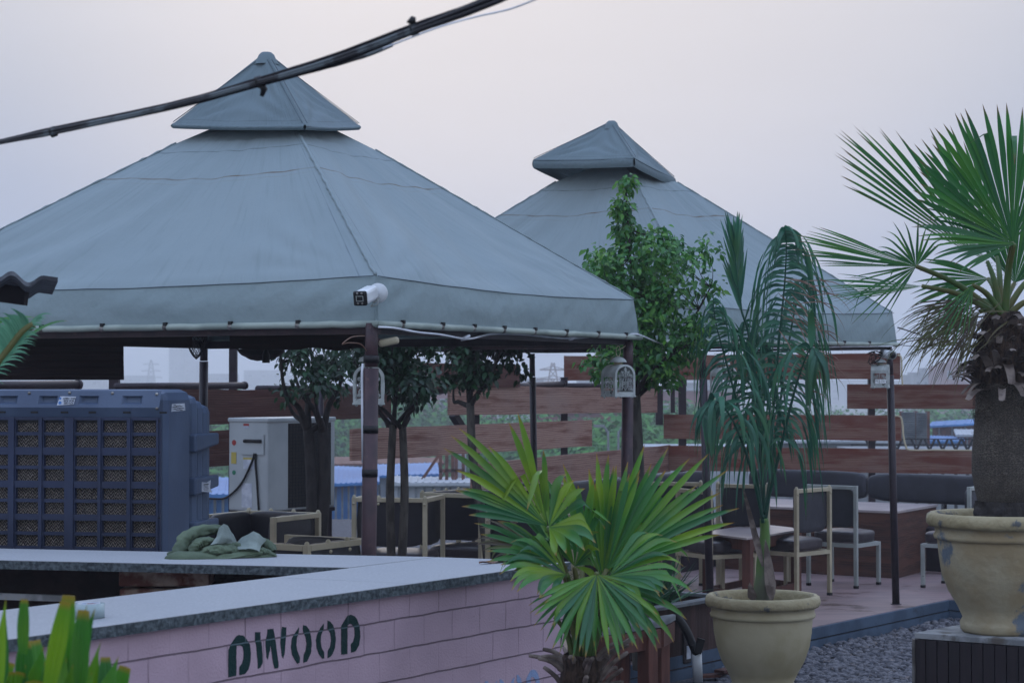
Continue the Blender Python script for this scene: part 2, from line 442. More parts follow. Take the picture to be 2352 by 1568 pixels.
M['darkpole'] = mk('dark_painted_steel', '#2a2029', '#201820', scale=9, rough=.5, bump=.1)
M['metal'] = mk('worn_steel', '#9c9a96', '#6d6a66', metal=.8, rough=.4)
M['black'] = mk('black_rubber', '#0b0b10', rough=.5)
M['cable'] = mk('dark_cable', '#120f13', '#1d1a1f', scale=3, rough=.8, spec=.2)
M['cable_grey'] = mk('grey_cable', '#5f686c', '#2c2c30', scale=9, rough=.6, lo=.45, hi=.55)
M['wirewhite'] = mk('white_wire', '#dfe3ea', '#c5cad2', rough=.4)
M['white'] = mk('white_plastic', '#d8dde0', '#c8cdd0', rough=.35, bump=.02)
M['cream'] = mk('cream_enamel', '#b5ac92', '#a69d84', scale=5, rough=.5, bump=.15, c3='#5a3a22', s3=22, lo3=.68, hi3=.71)
M['creamblue'] = mk('pale_grey_enamel', '#9da39f', '#8d938f', scale=5, rough=.5, bump=.15, c3='#4d3a2c', s3=24, lo3=.68, hi3=.71)
M['leather'] = mk('black_upholstery', '#1d1b24', '#17161d', scale=3, rough=.42, bump=.25, bscale=14, spec=.5)
M['leather2'] = mk('charcoal_upholstery', '#2e3039', '#25272f', scale=3, rough=.5, bump=.25, bscale=14)
M['seatl'] = mk('seat_upholstery', '#3a3338', '#2c272c', scale=3, rough=.38, bump=.4, bscale=10)
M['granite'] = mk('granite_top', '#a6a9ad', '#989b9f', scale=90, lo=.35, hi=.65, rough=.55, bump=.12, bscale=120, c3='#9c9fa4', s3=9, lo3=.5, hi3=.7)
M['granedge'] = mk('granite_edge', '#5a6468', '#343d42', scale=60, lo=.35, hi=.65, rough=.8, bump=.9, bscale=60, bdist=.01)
M['pink'] = brickmat('pink_painted_brick', '#b59da8', '#b29ba8', '#75646c', .180, .1115, msize=.0035)
M['stencil'] = brickmat('dark_green_paint', '#10302f', '#0e2a2e', '#54666b', .180, .1115, msize=.0035, rough=.7)
M['old_stencil'] = mk('dark_green_paint', '#0f2b30', '#1d3a3f', scale=60, lo=.5, hi=.75, rough=.7, bump=.4, bscale=120)
M['stencil_pale'] = brickmat('pale_blue_paint', '#8699bb', '#8f9fbd', '#6f7490', .180, .1115, msize=.0035)
M['old_pale'] = mk('pale_blue_paint', '#7f93b3', '#8b8ea6', scale=40, lo=.5, hi=.75, rough=.7, bump=.4, bscale=120)
M['shadebrick'] = mk('shaded_brick', '#2a1f1f', '#1d1617', scale=9, rough=.95, bump=.8, bscale=16, bdist=.02)  # gloom of the unlit counter interior put into the brick colour
M['brick'] = mk('rough_brick', '#6e463c', '#a89686', scale=9, lo=.42, hi=.58, rough=.9, bump=1.0, bscale=14, bdist=.03)
M['conc'] = mk('concrete', '#6f7274', '#5b5f63', scale=5, rough=.9, bump=.4)
M['kerb'] = mk('blue_grey_kerb', '#43566b', '#34465a', scale=4, lo=.4, hi=.65, rough=.7, bump=.3, bscale=30, c3='#232c38', s3=3.2, lo3=.6, hi3=.7)
M['deck'] = mk('deck_floor', '#8d7675', '#7d6a6b', scale=2.2, stretch=(1, 3, 1), rough=.42, bump=.1, bscale=20, c3='#4a332c', s3=1.6, lo3=.57, hi3=.64)
M['gravel'] = mk('gravel_bed', '#5f6066', '#3f4047', scale=45, lo=.4, hi=.6, rough=.9, bump=1, bscale=50, bdist=.03)
M['ground'] = mk('city_ground', '#5d625f', '#4a5a45', scale=.03, rough=1, bump=0)
M['planks_b'] = plankmat('weathered_plank_bare', '#6b473d', '#a08477', '#7e6055', .50, .66, 2, grey='#8f7d76')
M['planks_r'] = plankmat('weathered_plank_red', '#63362b', '#82665a', '#67483c', .44, .58, 5, grey='#7d6b64')
M['planks_d'] = plankmat('weathered_plank_dark', '#4a2c28', '#5c3e36', '#452c27', .45, .56, 9, grey='#58453f')
M['wallwood'] = plankmat('brown_laminate', '#4a3430', '#3f2d2b', '#33231f', .45, .55, 1, grey='#4d3b38')
M['boxwood'] = plankmat('walnut_laminate', '#5a3a2f', '#4d3128', '#35241f', .45, .6, 3, grey='#4a3730')
M['slat'] = mk('dark_slat_cladding', '#231a1f', '#1b151a', scale=3, stretch=(20, 20, 1), rough=.55, bump=.2)
M['paletop'] = mk('pale_board', '#8d8f90', '#6d7072', scale=12, rough=.8, c3='#55504a', s3=6)
M['redwood'] = mk('red_brown_wood', '#613a2f', '#4e2d25', scale=3, stretch=(8, 8, 1), rough=.55)
M['tabletop'] = mk('grey_laminate', '#a89c9a', '#988d8d', scale=3, rough=.35, bump=.05)
M['cooler'] = mk('grey_blue_plastic', '#4d5d75', '#415068', scale=2, rough=.5, bump=.12, bscale=90, c3='#5b6475', s3=6, lo3=.65, hi3=.8)
M['coolergrid'] = mk('navy_plastic', '#2b3550', '#242d45', scale=2, rough=.5, bump=.1)
M['acwhite'] = mk('off_white_steel', '#a7aeb0', '#9aa1a4', scale=2, rough=.4, bump=.03)
M['accoil'] = mk('dark_coil_grille', '#24201f', '#191716', scale=120, stretch=(1, 1, .1), rough=.6, bump=.5, bscale=200)
M['sticker'] = mk('paper_sticker', '#c3c9d2', '#aab1bd', scale=12, rough=.6)
M['ink'] = mk('ink', '#20242c', rough=.7)
M['blueink'] = mk('blue_ink', '#3f74b5', rough=.6)
M['redink'] = mk('red_ink', '#9b3a38', rough=.6)
M['yellowink'] = mk('yellow_ink', '#b3a352', rough=.6)
M['greenink'] = mk('green_ink', '#2f7a5e', rough=.6)
M['canvas'] = mk('olive_canvas', '#5d6c56', '#4d5b49', scale=5, rough=.85, bump=.3, bscale=60)
M['canvas_pale'] = mk('pale_canvas_lining', '#84908a', '#727e79', scale=5, rough=.85, bump=.3, bscale=60)
M['tape'] = mk('clear_tape', '#a3b3b5', '#93a5a8', scale=3, rough=.25)
M['blind'] = mk('brown_blind', '#241413', '#1c100f', scale=4, stretch=(1, 1, 10), rough=.8)
M['pot'] = mk('cream_glazed_pot', '#b3aa8c', '#a59b7a', scale=3, rough=.6, bump=.45, bscale=14, bdist=.008)
M['potworn'] = mk('peeling_ochre_pot', '#a39a80', '#938465', scale=4, lo=.35, hi=.65, rough=.75, bump=.8, bscale=9, bdist=.02, c3='#5f6a74', s3=3.0, lo3=.565, hi3=.61)
M['potrim'] = mk('chipped_cream_rim', '#a39878', '#978b6a', scale=5, rough=.7, bump=.9, bscale=16, bdist=.02, c3='#5a5d5e', s3=8, lo3=.58, hi3=.63)
M['soil'] = mk('potting_soil', '#3a3029', '#231c18', scale=20, rough=1, bump=1, bscale=30, bdist=.03)
M['stone'] = mk('pebble', '#6b6a6f', '#3f4048', scale=14, lo=.4, hi=.6, rough=.8, bump=.2, c3='#8c8078', s3=7, lo3=.6, hi3=.7)
M['bark'] = mk('grey_bark', '#5a5650', '#413d3a', scale=8, stretch=(3, 3, 1), rough=.9, bump=.8, bscale=25, bdist=.01)
M['barkd'] = mk('dark_bark', '#34302f', '#262323', scale=8, stretch=(3, 3, 1), rough=.9, bump=.8, bscale=25, bdist=.01)
M['fibre'] = mk('palm_fibre', '#4a3a30', '#2c221d', scale=14, stretch=(4, 4, 1), rough=.95, bump=1, bscale=30, bdist=.02)
M['stub'] = mk('dried_leaf_base', '#82766e', '#574c46', scale=12, rough=.85, bump=.4)
M['dryleaf'] = mk('dry_leaf', '#6e4f41', '#8a7468', scale=14, rough=.8)
M['fan'] = leafmat('fan_palm_leaf', '#4f9036', '#2a6540', '#a07a38', yellow='#93a81e', yam=.6, rough=.33)
M['fan2'] = leafmat('tall_fan_palm_leaf', '#3c8236', '#27603a', '#75523a', yellow='#5f8a24', yam=.4, trans=.35)
M['fandry'] = leafmat('fading_palm_leaf', '#56652f', '#4a3a30', '#5b463c', yellow='#6a5a40', yam=.7)
M['pinn'] = leafmat('feather_palm_leaf', '#3f7f62', '#245a48', '#4c4a35', yellow='#476d20', yam=.45)
M['areca'] = leafmat('pale_palm_leaf', '#69a583', '#4a8365', '#6a8a60')
M['petiole'] = mk('green_petiole', '#405c26', '#5a5a2c', scale=6, rough=.5)
M['sheath'] = mk('green_purple_sheath', '#567a38', '#6c6f62', scale=3, lo=.45, hi=.6, stretch=(1, 1, .4), rough=.5)
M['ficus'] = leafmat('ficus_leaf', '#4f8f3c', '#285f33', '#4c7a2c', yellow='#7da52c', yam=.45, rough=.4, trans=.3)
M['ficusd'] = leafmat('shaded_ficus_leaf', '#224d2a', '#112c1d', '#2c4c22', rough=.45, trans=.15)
M['stubby'] = leafmat('cropped_leaf', '#4f921f', '#2c6e24', '#94812a', yellow='#82a81c', yam=.8, trans=.3)
M['agave'] = leafmat('agave_leaf', '#3d6a45', '#2a5138', '#6f6a55')
M['fartree'] = mk('far_foliage', '#4f8a3c', '#35683a', scale=.7, lo=.35, hi=.65, rough=.9, bump=0, c3='#5d7f33', s3=.5, lo3=.6, hi3=.7)
M['farbrick'] = mk('far_red_wall', '#7c4a4a', '#6c4040', scale=.3, rough=.9, bump=0)
M['farconc'] = mk('far_grey_wall', '#8b8f93', '#75797e', scale=.3, rough=.9, bump=0)
M['farwhite'] = mk('far_white_sheet', '#acb3ba', '#949ba3', scale=.5, rough=.7, bump=0)
M['farblue'] = mk('far_blue_tarp', '#3b78b2', '#3069a3', scale=.5, rough=.6, bump=0)
M['farsheet'] = mk('corrugated_grey_sheet', '#7a8288', '#5d656c', scale=2, rough=.6, bump=0)
M['farglass'] = mk('far_window', '#3a4450', rough=.3, bump=0)
M['fardark'] = mk('far_dark', '#22242a', rough=.9, bump=0)
M['farrust'] = mk('rusty_steel', '#6e4438', '#57382f', rough=.8, bump=0)
M['lantern'] = mk('distressed_white_metal', '#b9c0bd', '#a3aaa8', scale=12, rough=.6, bump=.3, c3='#4b4a45', s3=16, lo3=.6, hi3=.66)
M['roofsheet'] = mk('weathered_corrugated_roof', '#70747a', '#3c3e44', scale=9, stretch=(1, 6, 1), rough=.9, bump=.9, bscale=18, bdist=.01)
M['under'] = mk('roof_underside', '#2b262a', rough=.9)
# ================================================================ setting
GZ = -.17
CITY = -8.0
mb = MB(); mb.add([(-3000, -50, CITY), (3000, -50, CITY), (3000, 5000, CITY), (-3000, 5000, CITY)], [(0, 1, 2, 3)])
struct('ground', mb, M['ground'])

# rooftop terrace the camera stands on: gravel bed, raised deck behind a kerb
ke1, ke2 = onz(1867, 1439, 0), onz(2177, 1375.6, 0)
kd = (ke2 - ke1).normalized()
kl = ke1 - kd * 9.5
kn = V((kd.y, -kd.x, 0))
Ad = V((sin(radians(29.5)), cos(radians(29.5)), 0))
Bd = V((-cos(radians(29.5)), sin(radians(29.5)), 0))
fc = V((1.846, 23.85, 0))                       # fence corner
ke3 = ke2 - Bd * 3.4 + Ad * -.6
mb = MB()
mb.prism([V((-12, -3, GZ)), V((12, -3, GZ)), V((14, 30, GZ)), V((-12, 30, GZ))], (0, 0, -.5))
struct('gravel_bed', mb, M['gravel'])
dpoly = [V((kl.x, kl.y, 0)), V((ke1.x, ke1.y, 0)), V((ke2.x, ke2.y, 0)), V((ke3.x, ke3.y, 0)), V((13, 17, 0)), fc - Bd * 9 + Ad * .5, fc + Ad * .6 + Bd * .2, fc - Ad * 22 + Bd * .6]
dpoly[0] = V((kl.x, kl.y, 0))
mb = MB(); mb.prism(dpoly, (0, 0, -.165))
struct('deck', mb, M['deck'])
mb = MB()
for a, b in ((kl, ke2), (ke2, ke3)):
    d = (b - a).normalized(); n = V((d.y, -d.x, 0))
    mb.bar(a + n * .012 + UP * -.045, b + n * .012 + UP * -.045, .03, .082)
    mb.bar(a + n * .012 + UP * -.135, b + n * .012 + UP * -.135, .04, .074)
struct('kerb', mb, M['kerb'])
mb = MB()
for a, b in ((kl, ke2), (ke2, ke3)):
    d = (b - a).normalized(); n = V((d.y, -d.x, 0))
    mb.bar(a + n * .004 + UP * -.092, b + n * .004 + UP * -.092, .012, .014)
struct('kerb_joint', mb, M['fardark'])
# terrace parapet mass below (building edge) so the roof does not float
mb = MB(); mb.prism([V((-12.2, -3.2, GZ - .5)), V((12.2, -3.2, GZ - .5)), V((14.2, 30.2, GZ - .5)), V((-12.2, 30.2, GZ - .5))], (0, 0, CITY - GZ + .5))
struct('terrace_building', mb, M['conc'])

# pebbles in view
def pebbles():
    mb = MB(); R = random.Random(3)
    base = []
    bm = bmesh.new(); bmesh.ops.create_icosphere(bm, subdivisions=1, radius=1)
    bv = [v.co.copy() for v in bm.verts]; bf = [tuple(v.index for v in f.verts) for f in bm.faces]; bm.free()
    cnt = 0
    p0 = onz(1300, 1568, GZ)
    while cnt < 7000:
        px = R.uniform(1650, 2200); py = 1400 + 190 * R.random() ** .8
        p = onz(px, py, GZ)
        if (p - ke1).dot(kn) < .03: 
            continue
        s = R.uniform(.009, .020) if R.random() < .7 else R.uniform(.02, .036)
        q = Matrix.Rotation(R.uniform(0, 6.28), 3, 'Z') @ Matrix.Rotation(R.uniform(-.5, .5), 3, 'X')
        sc = (s * R.uniform(.9, 1.5), s * R.uniform(.7, 1.1), s * R.uniform(.4, .8))
        vs = [p + UP * (s * .3 + R.uniform(-.003, .01)) + q @ V((v.x * sc[0], v.y * sc[1], v.z * sc[2])) for v in bv]
        mb.add(vs, bf, True)
        cnt += 1
    o = struct('gravel', mb, M['stone'], kind='stuff')
    tag(o, 'grey pebbles scattered over the bed in front of the deck kerb', 'gravel')
pebbles()

# ================================================================ pink bar wall with granite counter
WZ = 1.12
TH = .035
A0 = onz(21, 1467, WZ); A1 = onz(1176, 1308, WZ)
wd = (A1 - A0).normalized(); wn = V((wd.y, -wd.x, 0))
Wl = A0 - wd * 1.6
cor = onz(1292, 1288.5, WZ)
Wr = A1 + wd * ((cor - A1).dot(wd))
I0 = onz(0, 1400, WZ); I1 = onz(1018, 1277, WZ)
idr = (I1 - I0).normalized()
B0 = onz(0, 1259, WZ); B1 = onz(371, 1263, WZ); B2 = onz(1160, 1281.6, WZ)
F0 = onz(0, 1285.6, WZ); F1 = onz(816, 1303, WZ)
def xl(p, d, q, e):
    """intersection of 2-d lines"""
    det = d.x * -e.y + e.x * d.y
    t = ((q.x - p.x) * -e.y + e.x * (q.y - p.y)) / det
    return V((p.x + d.x * t, p.y + d.y * t, p.z))
bdir = (B2 - B0).normalized(); fdir = (F1 - F0).normalized()
Bl = B0 - bdir * 3; Fl = F0 - fdir * 3
FI = xl(F0, fdir, I0, idr); BI = xl(B0, bdir, I0, idr)
Rend = xl(B0, bdir, A0, wd)
Rend = Wr
bar_root = thing('bar_counter', 'pink painted brick bar counter with speckled granite top and stencilled lettering', 'counter', (Wl.x, Wl.y, GZ))
def slab(poly):
    mb = MB(); mb.prism([V((p.x, p.y, WZ - TH)) for p in poly], (0, 0, TH)); return mb
gap = idr * .002
# front slabs with two joints
def fr(t): return Wl.lerp(Wr, t)
Il = I0 - idr * 1.6
jA, jB = onz(640, 1326, WZ), onz(915, 1340, WZ)
def onw(p): return A0 + wd * ((p - A0).dot(wd))
tj = onz(935, 1328, WZ)
j_in = xl(I0, idr, onz(640, 1325.5, WZ), V((1, 0, 0)));
j_in = onz(632, 1325, WZ); j_out = xl(A0, wd, j_in, (onz(920, 1338, WZ) - j_in).normalized())
build('counter_top', slab([Wl, j_out - wd * .0015, j_in - idr * .004, Il]), M['granite'], bar_root)
build('counter_top', slab([j_out + wd * .0015, Wr, BI, j_in + idr * .001]), M['granite'], bar_root)
build('counter_top', slab([Fl, FI + V((-.006, .006, 0)), BI + V((-.006, .006, 0)), Bl]), M['granite'], bar_root)
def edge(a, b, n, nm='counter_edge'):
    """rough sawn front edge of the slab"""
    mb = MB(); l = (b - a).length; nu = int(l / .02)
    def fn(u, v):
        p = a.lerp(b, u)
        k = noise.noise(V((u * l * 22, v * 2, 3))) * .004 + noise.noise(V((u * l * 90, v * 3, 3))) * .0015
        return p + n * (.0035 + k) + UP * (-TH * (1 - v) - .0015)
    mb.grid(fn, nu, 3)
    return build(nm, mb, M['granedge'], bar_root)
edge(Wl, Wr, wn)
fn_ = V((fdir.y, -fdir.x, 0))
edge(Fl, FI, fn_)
# brick wall with uv in metres
def wallquad(a, b, z0, z1, n, th, m, nm, parent, us=0):
    mb = MB(); l = (b - a).length
    p = [V((a.x, a.y, z0)), V((b.x, b.y, z0)), V((b.x, b.y, z1)), V((a.x, a.y, z1))]
    q = [x - n * th for x in p]
    uvf = [(us, z0), (us + l, z0), (us + l, z1), (us, z1)]
    mb.add(p + q, [(0, 1, 2, 3), (5, 4, 7, 6), (1, 5, 6, 2), (4, 0, 3, 7), (3, 2, 6, 7), (4, 5, 1, 0)], False,
           [uvf, uvf, [(0, z0), (th, z0), (th, z1), (0, z1)], [(0, z0), (th, z0), (th, z1), (0, z1)], [(0, 0)] * 4, [(0, 0)] * 4])
    return build(nm, mb, m, parent)
wp = A0 - wn * .018
zt = WZ - TH
wallquad(Wl - wn * .018, Wr - wn * .018 - wd * .02, GZ, zt, wn, .11, M['pink'], 'pink_wall', bar_root, us=.06)
wallquad(Wr - wn * .15 - wd * .02, BI, GZ, zt, wd, .1, M['pink'], 'end_wall', bar_root)
wallquad(Bl - V((0, .1, 0)), B2 - V((0, .1, 0)), -.05, zt, V((0, -1, 0)), .09, M['shadebrick'], 'back_wall', bar_root)
# rough brick pier under the back slab
pz = MB(); c = at(560, 1340, F0.y + .04)
Rr = random.Random(5)
for k in range(7):
    z = zt - .045 - k * .088
    pz.box((at(222, 1340, FI.y).x + .36 - .17 + Rr.uniform(-.008, .008), F0.y + .2, z), (.38, .22, .078), Matrix.Rotation(Rr.uniform(-.03, .03), 3, 'Z'))
build('brick_pier', pz, M['brick'], bar_root, bevel=.008)
pz = MB(); a = at(-80, 1366, F0.y + .05); b = at(170, 1374, F0.y + .05)
pz.bar(a, b, .03, .025); build('batten', pz, M['paletop'], bar_root)

def letters(polys, m, name, off, sh=0, dz=0, sc=1.0):
    mb = MB()
    for poly in polys:
        pts = []
        for (x, y) in poly:
            p = onpl(x, y, wp, wn)
            s = (p - wp).dot(wd); z = p.z
            pts.append((s, z))
        pts = [(sh + s * sc if sh else s, z * sc + dz if sh else z) for s, z in pts]
        fine = []
        for i in range(len(pts)):      # sprayed edge: subdivide and roughen
            (s0, z0), (s1, z1) = pts[i], pts[(i + 1) % len(pts)]
            nn_ = max(1, int(sqrt((s1 - s0) ** 2 + (z1 - z0) ** 2) / .006))
            for q in range(nn_):
                f_ = q / nn_; s, z = s0 + (s1 - s0) * f_, z0 + (z1 - z0) * f_
                fine.append((s + noise.noise(V((s * 220, z * 220, 1))) * .0016, z + noise.noise(V((s * 220, z * 220, 9))) * .0016))
        k0 = len(mb.f)
        mb.prism([wp + wd * s + UP * (z - wp.z) + wn * .0005 for s, z in fine], wn * off)
        for k in range(k0, len(mb.f)):
            mb.uv[k] = [(.06 + 1.6 + (V(mb.v[i]) - wp).dot(wd), mb.v[i][2]) for i in mb.f[k]]
    return build(name, mb, m, bar_root)
ZW = [
 [(225,1110),(228,720),(270,620),(345,510),(380,495),(440,505),(490,560),(540,640),(552,760),(545,880),(520,990),(470,1060),(385,1080),(388,955),(420,920),(445,840),(448,740),(435,670),(400,645),(345,650),(342,760),(342,1085)],
 [(612,455),(688,458),(692,580),(708,610),(720,780),(722,900),(690,970),(655,990),(648,860),(628,640),(612,570)],
 [(795,415),(875,408),(890,470),(905,560),(930,740),(955,940),(945,978),(895,980),(875,900),(855,760),(838,640),(830,700),(810,790),(795,855),(780,820),(765,650),(765,580),(780,520)],
 [(1003,382),(1065,385),(1060,500),(1055,600),(1040,760),(1020,840),(1003,800),(985,680),(978,600),(990,480)],
 [(1250,382),(1245,450),(1215,560),(1210,640),(1225,730),(1262,820),(1258,900),(1225,912),(1190,860),(1150,790),(1133,680),(1145,550),(1185,480)],
 [(1310,355),(1350,362),(1395,420),(1425,520),(1432,640),(1420,760),(1385,840),(1360,885),(1310,900),(1315,790),(1345,720),(1358,620),(1345,530),(1318,470),(1305,440)],
 [(1608,328),(1605,410),(1570,500),(1562,590),(1575,680),(1612,745),(1612,835),(1590,838),(1545,790),(1505,690),(1495,570),(1510,490),(1560,400)],
 [(1662,290),(1700,300),(1745,360),(1775,470),(1782,560),(1770,680),(1735,770),(1700,815),(1662,830),(1668,725),(1700,670),(1715,560),(1700,470),(1660,405)],
 [(1860,778),(1858,375),(1900,300),(1950,220),(2000,205),(2050,222),(2090,270),(2125,370),(2137,520),(2120,640),(2070,730),(2000,755),(2000,632),(2035,590),(2055,500),(2050,400),(2020,350),(1980,338),(1950,355),(1950,775)]]
LW = [[(488.1 + .1587 * x, 1378.1 + .1587 * y) for x, y in p] for p in ZW]
letters(LW, M['stencil'], 'painted_lettering', .0012)
# second line of stencilled letters further along
def su(x, y):
    p = onpl(x, y, wp, wn); return (p - wp).dot(wd), p.z
sD, zD = su(805.5, 1410.6); sP, zP = su(1224, 1536)
sW, zWt = su(585, 1450); sQ, zQ = su(1071, 1561)
scl = (sP - sQ) / (sD - sW)
letters(LW[1:], M['stencil_pale'], 'pale_lettering', .0012, sh=sP - sD * scl, dz=zP - zD * scl, sc=scl)

# ================================================================ tents
def lerp(a, b, t): return a + (b - a) * t
def roofface(mb, e0, e1, t0, t1, nu, nv, sag, wr, seed, es=.028):
    n = (e1 - e0).cross(t0 - e0).normalized()
    if n.z < 0: n = -n
    L0 = (e1 - e0).length
    def fn(u, v):
        p = lerp(lerp(e0, e1, u), lerp(t0, t1, u), v)
        k = sin(pi * u) ** 1.3 * sin(pi * min(1, v * .9 + .05))
        w = noise.noise(V((u * L0 * 1.2 + seed, v * 2.0, seed))) * wr * 1.4
        w += noise.noise(V((u * L0 * 3.2 - v * 2.5, v * 1.2 + u, seed + 5))) * wr * 1.5
        w += noise.noise(V((u * L0 * 9 + v * 9, v * 2, seed + 9))) * wr * .3 * (1 - v)
        # taut folds fanning out of the eave corners
        for cu in (0, 1):
            du = abs(u - cu) * L0; dv = v * (t0 - e0).length
            r = sqrt(du * du + dv * dv) + .02; a = atan2(dv, du)
            w += .016 * sin(a * 15 + seed) * exp(-r * 1.6) * min(1, a * 2) * min(1, (pi / 2 - a) * 2 + .1)
        ed = min(1, 6 * min(u, 1 - u)) * min(1, .12 + v * 7)
        lowbulge = (.03 if es > .02 else .0) * exp(-((v - .03) / .03) ** 2) * .5
        q = p - n * (sag * k) + n * (w * ed * (1 - .72 * v)) + n * lowbulge * ed
        q.z -= es * sin(pi * u) * max(0, 1 - v * 6)
        return q
    mb.grid(fn, nu, nv)
def valance(mb, e0, e1, drop, seed, nu=80):
    d = (e1 - e0); L0 = d.length; d.normalize(); n = V((d.y, -d.x, 0))
    c = (e0 + e1) / 2
    def fn(u, v):
        p = e0.lerp(e1, u)
        sg = .028 * sin(pi * u)
        w = noise.noise(V((u * L0 * 2.2, v * 1.2, seed))) * .014 + noise.noise(V((u * L0 * 7 + v * 2, v * .8, seed + 3))) * .007
        cf = exp(-u * L0 * 5) + exp(-(1 - u) * L0 * 5)
        w += cf * .012 * sin(v * 9 + u * L0 * 25 + seed)
        q = p + n * (min(1, u * L0 * 9, (1 - u) * L0 * 9) * (.012 + .02 * sin(pi * v) * .6) + w * sin(pi * min(1, v * 1.1 + .03)) * min(1, u * L0 * 6 + .15, (1 - u) * L0 * 6 + .15))
        q = q + n * (.022 * v) + d * ((2 * u - 1) ** 5 * .034 * v)
        q.z = p.z - sg * (1 - v) - drop * v
        return q
    mb.grid(fn, nu, 12)
    return n
def tent(label, cs, drop, tops, apex, caps, capapex, skirt, seed, polescs, group):
    """cs: four eave corners near,right,far,left (top of valance); tops: opening corners"""
    c = sum(cs, V()) / 4
    t = thing('canopy_tent', label, 'tent', (c.x, c.y, 0), group)
    mb = MB(); order = [(3, 0), (0, 1), (1, 2), (2, 3)]
    for k, (i, j) in enumerate(order):
        roofface(mb, cs[i], cs[j], tops[i], tops[j], 70 if k < 2 else 24, 50 if k < 2 else 16, .05, .02, seed + k * 3.1)
    build('roof_cloth', mb, M['tent'], t)
    mb = MB()
    for k, (i, j) in enumerate(order):
        roofface(mb, tops[i], tops[j], apex, apex + (tops[j] - tops[i]) * .02, 20, 8, .0, .0, seed)
    build('neck_cloth', mb, M['tent'], t)
    mb = MB(); mr_ = MB()
    ns = {}
    for k, (i, j) in enumerate(order):
        n = valance(mb, cs[i], cs[j], drop, seed + 20 + k)
        ns[k] = n
        d = (cs[j] - cs[i]); l = d.length
        pts = []; q = 40
        for s in range(q + 1):
            p = cs[i].lerp(cs[j], s / q) + d.normalized() * ((2 * s / q - 1) ** 5 * .034)
            pts.append(V((p.x, p.y, p.z - drop)) + n * (.034 + .004 * noise.noise(V((s * .6, seed, k)))) + UP * .004 * noise.noise(V((s * .8, k, seed))))
        mr_.tube(pts, .017, 8)
    build('valance', mb, M['val'], t)
    build('hem_roll', mr_, M['roll'], t)
    # seams: hips and eave welt
    ms = MB()
    for i in (0, 1, 3):
        nn = 60; pts = []
        for s in range(nn + 1):
            p = cs[i].lerp(tops[i], s / nn)
            pts.append(p + UP * .003 + V((noise.noise(V((s * .5, seed, i))), noise.noise(V((s * .4, i, seed))), 0)) * .008)
        ms.tube(pts, [(.009 if i == 0 else .006) + .006 * noise.noise(V((s * .9, i, 1))) for s in range(nn + 1)], 6)
    build('hip_seam', ms, M['tent'], t)
    ms = MB()
    for k, (i, j) in enumerate(order[:2]):
        pts = []
        for s in range(41):
            p = cs[i].lerp(cs[j], s / 40); u = s / 40
            pts.append(p + ns[k] * .016 + UP * (-.028 * sin(pi * u) - .004 + .004 * noise.noise(V((s * .3, k, seed)))))
        ms.tube(pts, .0020, 5)
    build('eave_seam', ms, M['seam'], t)
    # cap
    mb = MB()
    for k, (i, j) in enumerate(order):
        roofface(mb, caps[i], caps[j], capapex + (caps[i] - c).normalized() * .02, capapex + (caps[j] - c).normalized() * .02, 30, 24, .016, .010, seed + 40 + k, es=.006)
    cp = build('cap_cloth', mb, M['cap'], t)
    mb = MB()
    for k, (i, j) in enumerate(order):
        d = caps[j] - caps[i]; d.normalize(); n = V((d.y, -d.x, 0))
        def fn(u, v, a=caps[i], b=caps[j], n=n, k=k):
            p = a.lerp(b, u); p.z -= .006 * sin(pi * u) - .006
            q = p + n * (.002 + .012 * sin(pi * v)) - UP * skirt * v
            return q + n * noise.noise(V((u * 3, v, seed + k))) * .008 - UP * 0.004
        mb.grid(fn, 24, 5)
    build('cap_skirt', mb, M['cap'], cp)
    mb = MB()
    for k, (i, j) in enumerate(order):
        d = (caps[j] - caps[i]).normalized(); n = V((d.y, -d.x, 0))
        mb.tube([caps[i].lerp(caps[j], q / 12) + n * .008 - UP * (.010 + .006 * sin(pi * q / 12)) for q in range(13)], .0024, 4)
    build('cap_welt', mb, M['seam'], cp)
    ms = MB()
    for i in (0, 1, 3):
        for off in (-1, 1):
            side = V((-(caps[i] - c).y, (caps[i] - c).x, 0)).normalized() * .014 * off
            pts = []
            for s in range(21):
                p = caps[i].lerp(capapex, s / 20); pts.append(p + side + UP * (.010 - .0 * sin(pi * s / 20)))
            ms.tube(pts, .002, 4)
    build('cap_seam', ms, M['seam'], cp)
    mb = MB(); mb.lathe(capapex, [(0.0, .022), (.028, .018), (.045, .004), (.055, -.02), (.075, -.055)], 16)
    build('cap_finial', mb, M['cap'], cp)
    # steel frame under the cloth
    for k, (i, j) in enumerate(order):
        d = (cs[j] - cs[i]).normalized(); n = V((d.y, -d.x, 0))
        a = V((cs[i].x, cs[i].y, cs[i].z - drop - .02)) - n * .035; b = V((cs[j].x, cs[j].y, cs[j].z - drop - .02)) - n * .035
        mb = MB(); mb.bar(a, b, .04, .05)
        build('eave_beam', mb, M['darkpole'] if k != 0 else M['brownpole'], t)
    for i in range(4):
        mb = MB(); mb.tube([cs[i] - UP * .06 - (cs[i] - c).normalized() * .06, tops[i] - UP * .06], .018, 6); build('rafter', mb, M['darkpole'], t)
    for (a, b, r) in polescs:
        mb = MB(); k = a.lerp(b, .15)
        mb.tube([a, a.lerp(b, .098)], r * .86, 14); mb.tube([a.lerp(b, .1), b], r, 14)
        mb.lathe(b, [(r, .004), (r * 1.5, .004), (r * 1.5, -.002)], 14)
        build('pole', mb, M['brownpole'] if r > .034 else M['darkpole'], t)
    return t, ns

